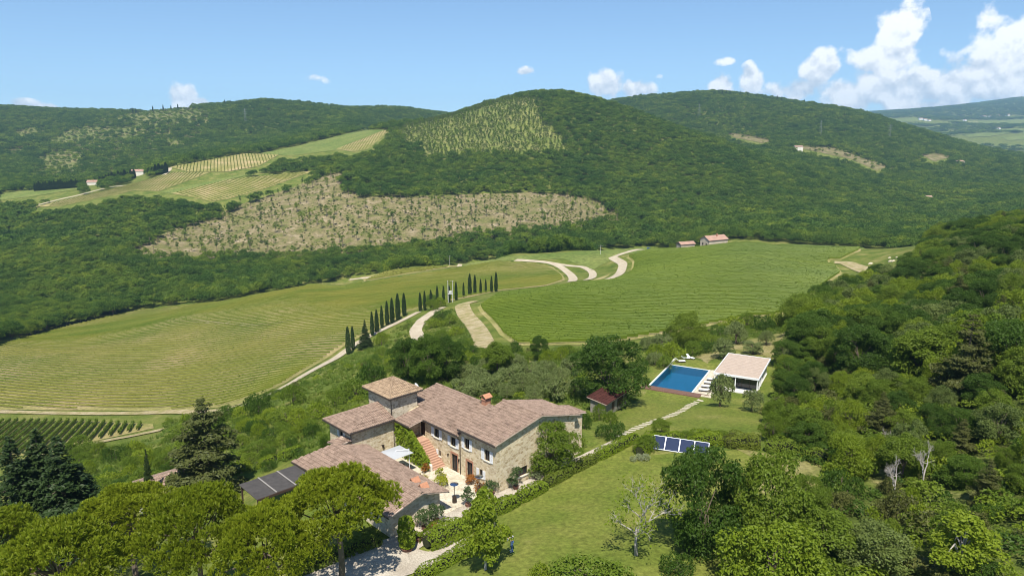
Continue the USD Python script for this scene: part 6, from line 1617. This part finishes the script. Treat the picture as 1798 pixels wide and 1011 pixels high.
# ---- the wood on the right
WOOD_R = field([(1262, 1040), (1320, 960), (1440, 860), (1462, 820), (1345, 775), (1350, 720), (1368, 690), (1362, 650), (1420, 600), (1395, 572), (1440, 550), (1495, 520), (1585, 500), (1640, 420), (1720, 408), (1800, 398), (1960, 390), (2100, 1040)], 4)
x, y = jitter_grid(WOOD_R.bounds[0], WOOD_R.bounds[2], max(WOOD_R.bounds[1], 30), 330, 4.3, G, .48)
k = inside(WOOD_R, x, y); P = np.stack([x[k], y[k], H(x[k], y[k])], -1); P = P[in_view(P, 60)]
q = project(P); keep = ~((np.hypot(q[:, 0] - 1222, q[:, 1] - 965) < 55) | (np.hypot(q[:, 0] - 1345, q[:, 1] - 985) < 45))
P, q = P[keep], q[keep]
sel = np.argsort(P[:, 1])
tall, low = [], []
for p, (u, v) in zip(P, q):
    f = meshkit.fbm(p[None] * [1, 1, 0] / 16.0 + 2.2)[0]
    upper = v < 640 + (u - 1400) * .15
    (tall if (upper and f > .36) or (not upper and f > .57) else low).append((p, u, v, f))
print('wood', len(tall), len(low))
LB = {'d': 'dark green oak in the wood climbing the right hand slope', 'm': 'mid green leafy tree in the wood climbing the right hand slope', 'y': 'fresh yellow green tree among the darker ones of the right hand wood', 'g': 'greyish green tree in the right hand wood', 'b': 'brownish conifer standing in the right hand wood'}
tall.sort(key=lambda t: t[0][1]); low.sort(key=lambda t: t[0][1])
BRC = fir_kind('brown_conifer_kind', 663, M_BROWNLEAF, layers=18, spread=.40, droop=.10, per=420, base=.04, power=.6, leaf=.045, vary=(.5, 1.15))
NM = {'d': 'oak_tree', 'm': 'leafy_tree', 'y': 'fresh_tree', 'g': 'grey_tree', 'b': 'brown_conifer'}
GP = {'d': 'dark oaks of the right hand wood', 'm': 'mid green trees of the right hand wood', 'y': 'fresh green trees of the right hand wood', 'g': 'greyish trees of the right hand wood', 'b': 'brownish conifers of the right hand wood'}
for i, (p, u, v, f) in enumerate(tall):
    upper = v < 640 + (u - 1400) * .15
    zone = meshkit.fbm(p[None] * [1, 1, 0] / 24.0 + 8.8)[0]           # kinds stand in groups
    w = np.array([.25 if upper else .10, .30, .20 + (.10 if not upper else 0), .20, .045 if u > 1500 else 0.0]) * np.exp(np.array([-8, 0, 8, 4, -2]) * (zone - .5))
    kd = 'dmygb'[G.choice(5, p=w / w.sum())]
    K = {'d': OAK[G.integers(2)], 'm': MID[G.integers(3)], 'y': YEL[1], 'g': GRY[G.integers(2)], 'b': BRC}[kd]
    h = (G.uniform(3.6, 9.2) if upper else G.uniform(2.8, 5.4)) * (1.15 if kd == 'b' else 1); w = h * G.uniform(.85, 1.15)
    copy_of(K, NM[kd], p - [0, 0, .3], G.uniform(0, 6.28), LB[kd], 'tree', GP[kd], (w, w, h))
for i, (p, u, v, f) in enumerate(low[:290]):
    kd = G.choice([0, 1, 2, 3], p=[.42, .2, .18, .2]); h = G.uniform(1.6, 3.0); w = h * G.uniform(1.0, 1.5)
    copy_of(SHR[kd], 'wood_shrub', p - [0, 0, .2], G.uniform(0, 6.28), ('mid green bush in the thicket of the right hand slope', 'dark bush in the thicket of the right hand slope', 'yellow green bush in the thicket of the right hand slope', 'brownish juniper like bush in the thicket of the right hand slope')[kd], 'bush', ('mid green bushes of the right hand thicket', 'dark bushes of the right hand thicket', 'yellow green bushes of the right hand thicket', 'brownish bushes of the right hand thicket')[kd], (w, w, h))
place(BRC, 'brown_conifer', 1690, 700, 150, 165, 'broad brownish conifer in the middle of the right hand wood')
place(YEL[0], 'fresh_tree', 1688, 1010, 120, 120, 'bright yellow green tree near the lower right corner', halfw=.30)
for u, v, h, lb in ((1527, 600, 8.0, 'bare grey tree in the wood above the dry meadow'), (1562, 812, 5.0, 'grey dead tree in the thicket right of the dry lawn'), (1620, 860, 5.5, 'dead white branches in the middle of the lower thicket'), (1570, 880, 5.0, 'small dead tree in the lower thicket'), (1745, 660, 8.0, 'dead pale tree near the right edge')):
    copy_of(BARE, 'bare_tree', spot(u, v), G.uniform(0, 6.28), lb, 'bare tree', None, (h * .8, h * .8, h))

# ---- the rough growth between: tall grass and brush nobody could count
def tuft(seed, m):
    g = np.random.default_rng(seed); n = 26; a = g.uniform(0, 6.28, n); r = .28 * np.sqrt(g.random(n)); b = np.stack([np.cos(a) * r, np.sin(a) * r, np.zeros(n)], -1)
    d = np.stack([np.cos(a) * .35, np.sin(a) * .35, np.ones(n)], -1) + g.normal(size=(n, 3)) * .18; s = unit(np.cross(d, g.normal(size=(n, 3)))) * .045; h = g.uniform(.6, 1.1, n)[:, None]
    return trimesh.Trimesh(np.stack([b - s, b + s, b + d * h], 1).reshape(-1, 3), np.arange(n * 3).reshape(-1, 3), process=False), m


M_BLADE = leafy('tall_grass', [(0.0, (0.10, 0.15, 0.018)), (0.6, (0.18, 0.22, 0.035)), (1.0, (0.34, 0.31, 0.12))], .3, patch=(.05, (.75, .85, .8), (1.15, 1.05, 1.0)))
YARDZ = hpoly([(-22, -8), (-22, 17.5), (-8, 21.5), (15, 18.5), (24, 1), (24, -8)])
ROUGH = unary_union([field(q, 3) for q in ([(290, 740), (420, 716), (560, 650), (640, 614), (700, 574), (748, 560), (800, 540), (842, 600), (905, 612), (1060, 612), (1200, 595), (1300, 572), (1400, 556), (1390, 580), (1280, 605), (1210, 625), (1130, 690), (1090, 735), (1020, 745), (960, 720), (700, 690), (560, 800), (430, 830), (280, 860), (60, 880), (60, 815), (280, 765)],)]).difference(unary_union([YARDZ, LAWN.buffer(.6), ROADS, RIGHT_V, LEFT_V, NEAR_V, POOL_HOLE.buffer(4)]))
x, y = jitter_grid(ROUGH.bounds[0], ROUGH.bounds[2], ROUGH.bounds[1], ROUGH.bounds[3], 1.15, G)
k = inside(ROUGH, x, y); P = np.stack([x[k], y[k], H(x[k], y[k])], -1); P = P[G.random(len(P)) < np.clip(meshkit.fbm(P / 9.0) * 2.6 - .6, .1, 1)]; n = len(P); print('tufts', n)
scatter('tall_grass', [tuft(900, M_BLADE), tuft(901, M_BLADE)], P, np.stack([G.uniform(.7, 1.6, n)] * 2 + [G.uniform(.35, .95, n)], -1), G.uniform(0, 6.28, n), G.choice(2, n), label='rough tall grass on the slopes round the farmhouse', catg='grass')
low_bush = [(tm(crown(.55, .8, 0, 9, 320, .13, np.random.default_rng(910 + q), skirt=.1, lobe=(.38, .58))[0]), m) for q, m in enumerate((M_MIDLEAF, M_YELLEAF, M_BROWNLEAF, M_DARKLEAF))]
x, y = jitter_grid(ROUGH.bounds[0], ROUGH.bounds[2], ROUGH.bounds[1], ROUGH.bounds[3], 2.9, G)
k = inside(ROUGH, x, y); P = np.stack([x[k], y[k], H(x[k], y[k]) - .1], -1); P = P[meshkit.fbm(P / 13.0 + 5) > .54]; n = len(P); print('brush', n)
scatter('slope_brush', low_bush, P, G.uniform(.7, 1.9, n), G.uniform(0, 6.28, n), G.choice(4, n, p=[.5, .25, .1, .15]), label='low brush grown together on the slopes round the farmhouse', catg='brush')
setting('thicket_floor', ragged(WOOD_R.intersection(shapely.box(-50, 30, 400, 330)), 2.5, 7), 2.5, .05, M_BRUSHG)
x, y = jitter_grid(WOOD_R.bounds[0], WOOD_R.bounds[2], max(WOOD_R.bounds[1], 30), 300, 2.2, G)
k = inside(WOOD_R, x, y); P = np.stack([x[k], y[k], H(x[k], y[k]) - .15], -1); P = P[in_view(P, 60) & (G.random(len(P)) < .8)]; n = len(P); print('undergrowth', n)
scatter('wood_undergrowth', low_bush, P, np.stack([G.uniform(1.3, 3.0, n)] * 2 + [G.uniform(1.0, 2.9, n)], -1), G.uniform(0, 6.28, n), G.choice(4, n, p=[.42, .28, .18, .12]), label='tangled undergrowth filling the wood on the right hand slope', catg='undergrowth')

# ------------------------------------------------------------------ far houses, poles, masts
G = np.random.default_rng(111)
M_FARROOF = plain('far_tile_roof', (0.36, 0.225, 0.17), .9, .3, .8)


def small_house(p, rz, L, W, h, rise, label, m_wall=None, wins=3, chimney=True, name='country_house', m_roof=None):
    t = thing(name, p, rz, label, 'house')
    obj('wall', prism([(0, -5), (W, -5), (W, h), (W / 2, h + rise - .12), (0, h)], 'Y', 0, L), m_wall or M_PLASTER, t)
    for s, e0, e1 in ((0, -.5, 0), (1, W + .5, L)):
        a = [(-.5, -.5, h - .1), (-.5, L + .5, h - .1), (W / 2, L + .5, h + rise), (W / 2, -.5, h + rise)] if s == 0 else [(W + .5, L + .5, h - .1), (W + .5, -.5, h - .1), (W / 2, -.5, h + rise), (W / 2, L + .5, h + rise)]
        a = np.array(a); v = np.vstack([a, a - [0, 0, .16]])
        obj('roof', trimesh.Trimesh(v, [[0, 1, 2], [0, 2, 3], [4, 6, 5], [4, 7, 6], [0, 4, 5], [0, 5, 1], [1, 5, 6], [1, 6, 2], [2, 6, 7], [2, 7, 3], [3, 7, 4], [3, 4, 0]], process=False), m_roof or M_FARROOF, t)
    for k in range(wins):
        y = L * (k + .5) / wins
        for z in ((1.0, h - 1.9) if h > 4.5 else (1.0,)):
            w = obj('window', box(-.06, -.004, y - .55, y + .55, z, z + 1.4), M_DARKWOOD, t)
            obj('pane', box(-.075, -.062, y - .42, y + .42, z + .12, z + 1.28), M_GLASS, w)
    for x in (W * .3, W * .7):
        w = obj('window', box(x - .5, x + .5, -.06, -.004, 1.0, 2.3), M_DARKWOOD, t); obj('pane', box(x - .38, x + .38, -.075, -.062, 1.1, 2.2), M_GLASS, w)
    if chimney:
        obj('chimney', box(W * .6, W * .6 + .7, L * .55, L * .55 + .7, h, h + rise + 1.1), M_BRICK, t)
    return t


def stand(u, v, y):
    q = ray_y(u, v, y); return q


small_house(stand(1229, 431.5, 446), math.radians(-62), 15.5, 8, 4.4, 2.4, 'stone house with a reddish tiled roof just beyond the crest of the large vineyard', M_GREYSTONE, 4)
small_house(stand(1188, 431.5, 442), math.radians(-70), 10, 5, 1.6, 1.3, 'low tiled outbuilding left of the red roofed house on the crest', M_GREYSTONE, 2, False)
q = ground(236, 309.5); small_house(q, math.radians(-85), 17, 11, 7.5, 2.4, 'white country house beside the bend of the far road', M_PLASTER, 4)
q = ground(157, 325); small_house(q, math.radians(-80), 13, 8, 4.5, 2.2, 'low pale house left of the white one among the trees', M_PLASTER, 3)
q = ground(1674, 289); small_house(q, math.radians(-70), 18, 11, 6.5, 2.4, 'pinkish house among the trees on the far right slope', M_PLASTER, 3)
q = ground(1622, 354); small_house(q, math.radians(-85), 8, 6, 7.5, 1.6, 'tiny white building among the trees at the right', M_WHITE, 2, False)
q = ground(1392, 265); small_house(q, math.radians(-85), 16, 9, 8, 2.2, 'small house at the left end of the pale strip on the right hill', M_PLASTER, 3, False)
# the tiled roof under the cedar
hp = ray_z(232, 846, -43.2); hh = float(H(hp[0], hp[1]))
low = thing('tiled_outbuilding', (hp[0], hp[1], hh), math.radians(-47), 'tiled roof almost hidden between the cedar and the firs', 'outbuilding')
zt = -43.2 - hh
obj('wall', prism([(0.4, -1), (5.6, -1), (5.6, zt + .0), (3, zt + 1.05), (.4, zt + .0)], 'Y', .3, 7.7), M_PLASTER, low)
roof_slope(low, [(0, 0, zt), (0, 8, zt), (3, 8, zt + 1.15), (3, 0, zt + 1.15)], seed=95); roof_slope(low, [(6, 8, zt), (6, 0, zt), (3, 0, zt + 1.15), (3, 8, zt + 1.15)], seed=96)
print('outbuilding eave', zt)

# far village specks on the blue slope
for k, (u, v, L) in enumerate(((1612, 211, 16), (1620, 212, 14), (1628, 213, 12), (1722, 207, 20), (1735, 206, 16), (1748, 205, 14), (1765, 204, 18), (1690, 213, 14), (1745, 228, 16))):
    q = ground(u, v); small_house(q, math.radians(G.uniform(-100, -60)), L * 1.6, L * 1.1, L * .6, 4, f'tiny pale house in the far valley, number {k}' if False else ('tiny pale house, leftmost of the cluster under the blue ridge', 'tiny pale house, middle of the left cluster under the blue ridge', 'tiny pale house, right one of the left cluster under the blue ridge', 'pale far house at the left of the row below the blue ridge', 'pale far house second in the row below the blue ridge', 'pale far house third in the row below the blue ridge', 'pale far house at the right end of the row below the blue ridge', 'lone pale house beside the bare far field', 'far house between two green fields at the right')[k], M_WHITE, 2, False)


def pole(u, v, h, label, twin=False, arms=1):
    p = spot(u, v, -.1); t = thing('utility_pole', p, 0, label, 'utility pole')
    for s in ((-.9, .9) if twin else (0,)):
        obj('post', tube([(s, 0, -.3), (s, 0, h)], [.16, .09], 8), M_CONCRETE, t)
    for a in range(arms):
        obj('crossarm', box(-1.3, 1.3, -.06, .06, h - .5 - a * .8, h - .36 - a * .8), M_METAL, t)
        for s in (-1.15, 0.35, 1.15):
            obj('insulator', lathe([(0, 0), (.05, 0), (.07, .1), (.04, .22), (0, .24)], 8).apply_translation([s, 0, h - .36 - a * .8]), M_WHITE, t)
    if twin:
        obj('transformer', cat(box(-.55, .55, -.4, .4, h * .42, h * .42 + 1.1), box(-.85, .85, -.3, .3, h * .38, h * .42 - .004)), M_CONCRETE, t)


M_METAL2 = plain('grey_steel', (0.27, 0.29, 0.29), .6, .1)
M_CONCRETE = plain('pale_concrete', (0.52, 0.52, 0.50), .85, .08)
pole(791, 531, 9.0, 'pale twin utility pole with a transformer among the cypresses', True)
pole(895, 446, 7.5, 'thin utility pole on the crest against the dark wood, right of centre')
pole(789, 466, 8.5, 'thin utility pole beside the straight white crest road')
pole(1054, 447, 6.0, 'thin utility pole above the bend of the gravel road')


def mast(u, v, h, label):
    p = spot(u, v); t = thing('power_pylon', p, G.uniform(0, 1), label, 'pylon')
    for a, b in ((-1, -1), (1, -1), (1, 1), (-1, 1)):
        obj('leg', tube([(a * h * .08, b * h * .08, -2), (a * .5, b * .5, h)], [.12, .08], 4), M_METAL2, t)
    for k, z in enumerate((.62, .76, .9)):
        obj('arm', tube([(-h * .16, 0, h * z), (h * .16, 0, h * z)], .12, 4), M_METAL2, t)
    br = []
    for k in range(7):
        z0, z1 = h * k / 7, h * (k + 1) / 7; w0, w1 = h * .08 * (1 - k / 7) + .5 * k / 7, h * .08 * (1 - (k + 1) / 7) + .5 * (k + 1) / 7
        br += [tube([(-w0, -w0, z0), (w1, -w1, z1)], .06, 3, False), tube([(w0, -w0, z0), (-w1, -w1, z1)], .06, 3, False), tube([(w0, -w0, z0), (w1, w1, z1)], .06, 3, False)]
    obj('bracing', trimesh.util.concatenate(br), M_METAL2, t, kind='stuff')


mast(431, 217, 34, 'thin lattice pylon on the wooded left hill')
mast(1227, 208, 36, 'thin lattice pylon on the right hill below its summit')
mast(1440, 240, 36, 'lattice pylon on the right hill above the pale strip')
mast(1561, 246, 36, 'faint lattice pylon at the right foot of the hill')


# the blue vehicle on the crest road
p = spot(1140, 438.5, .25); car = thing('parked_van', p, math.radians(8), 'small blue van parked at the end of the crest road', 'van')
M_CAR = plain('blue_paint', (0.05, 0.12, 0.32), .3, .04, spec=.5)
prof = [(-2.0, .35), (2.0, .35), (2.05, .95), (1.35, 1.1), (.95, 1.75), (-1.9, 1.8), (-2.05, 1.0)]
obj('body', prism([(a, b) for a, b in prof], 'Y', -.85, .85), M_CAR, car)
for s in (-1, 1):
    y = s * .86
    obj('side_window', box(-1.6, .85, min(y, y + s * .01), max(y, y + s * .01), 1.15, 1.6), M_GLASS, car)
    for x in (-1.3, 1.3):
        obj('wheel', trimesh.creation.cylinder(.34, .2, sections=16).apply_transform(trimesh.transformations.rotation_matrix(math.pi / 2, [1, 0, 0])).apply_translation([x, s * .80, .32]), M_DARKWOOD, car)
# thin tall trees along the skyline
for u, v, h in [(232, 190, 16), (238, 190, 14), (268, 189, 16), (286, 187, 17), (300, 187, 14), (312, 186, 16), (395, 183, 17), (405, 182, 15), (415, 181, 14), (1255, 163, 14), (1262, 163, 18), (1268, 164, 16), (1275, 164, 17), (1282, 165, 15), (1300, 172, 18), (1312, 174, 16), (1364, 180, 18), (1372, 182, 17), (1412, 186, 15)]:
    q = ray_y(u, v, 2150 if u > 900 else 1940); z = float(H(q[0], q[1]))
    copy_of(CYP[0], 'skyline_cypress', (q[0], q[1], z), 0, 'thin dark tree standing up from the far left skyline' if u < 900 else 'thin dark tree standing up from the right hill', 'tree', 'thin trees along the far left skyline' if u < 900 else 'thin trees along the right hill top', (h * 1.3, h * 1.3, h))
# dark row of trees under the far left houses
for i, u in enumerate(np.linspace(62, 142, 22)):
    q = ground(u, 336 - (u - 62) * .08); h = G.uniform(9, 13)
    copy_of(CYP[1], 'cypress_tree', q, 0, 'dark tree in the close row along the far left meadow', 'cypress', 'close row of dark trees along the far left meadow', (h * 1.8, h * 1.8, h))
for u in np.concatenate([np.linspace(176, 236, 12), np.linspace(262, 292, 6)]):
    q = ground(u, 324 - (u - 176) * .17); h = G.uniform(10, 15)
    copy_of(CYP[1], 'cypress_tree', q, 0, 'dark tree round the two far left houses', 'cypress', 'dark trees round the far left houses', (h * 2.2, h * 2.2, h))

for i, (u, v, k_) in enumerate(((1216, 432, 0), (1224, 433, 1), (1243, 433.5, 0), (1258, 433.5, 1), (1276, 432.5, 0), (1290, 432, 1), (1180, 433, 0), (1208, 433.5, 1))):
    q = stand(u, v, 448); copy_of(SHR[k_], 'crest_bush', q - [0, 0, 1.2], G.uniform(0, 6.28), 'dark bush close to the reddish roofed house on the vineyard crest', 'bush', 'bushes round the house on the crest', (4.2, 4.2, 3.4))
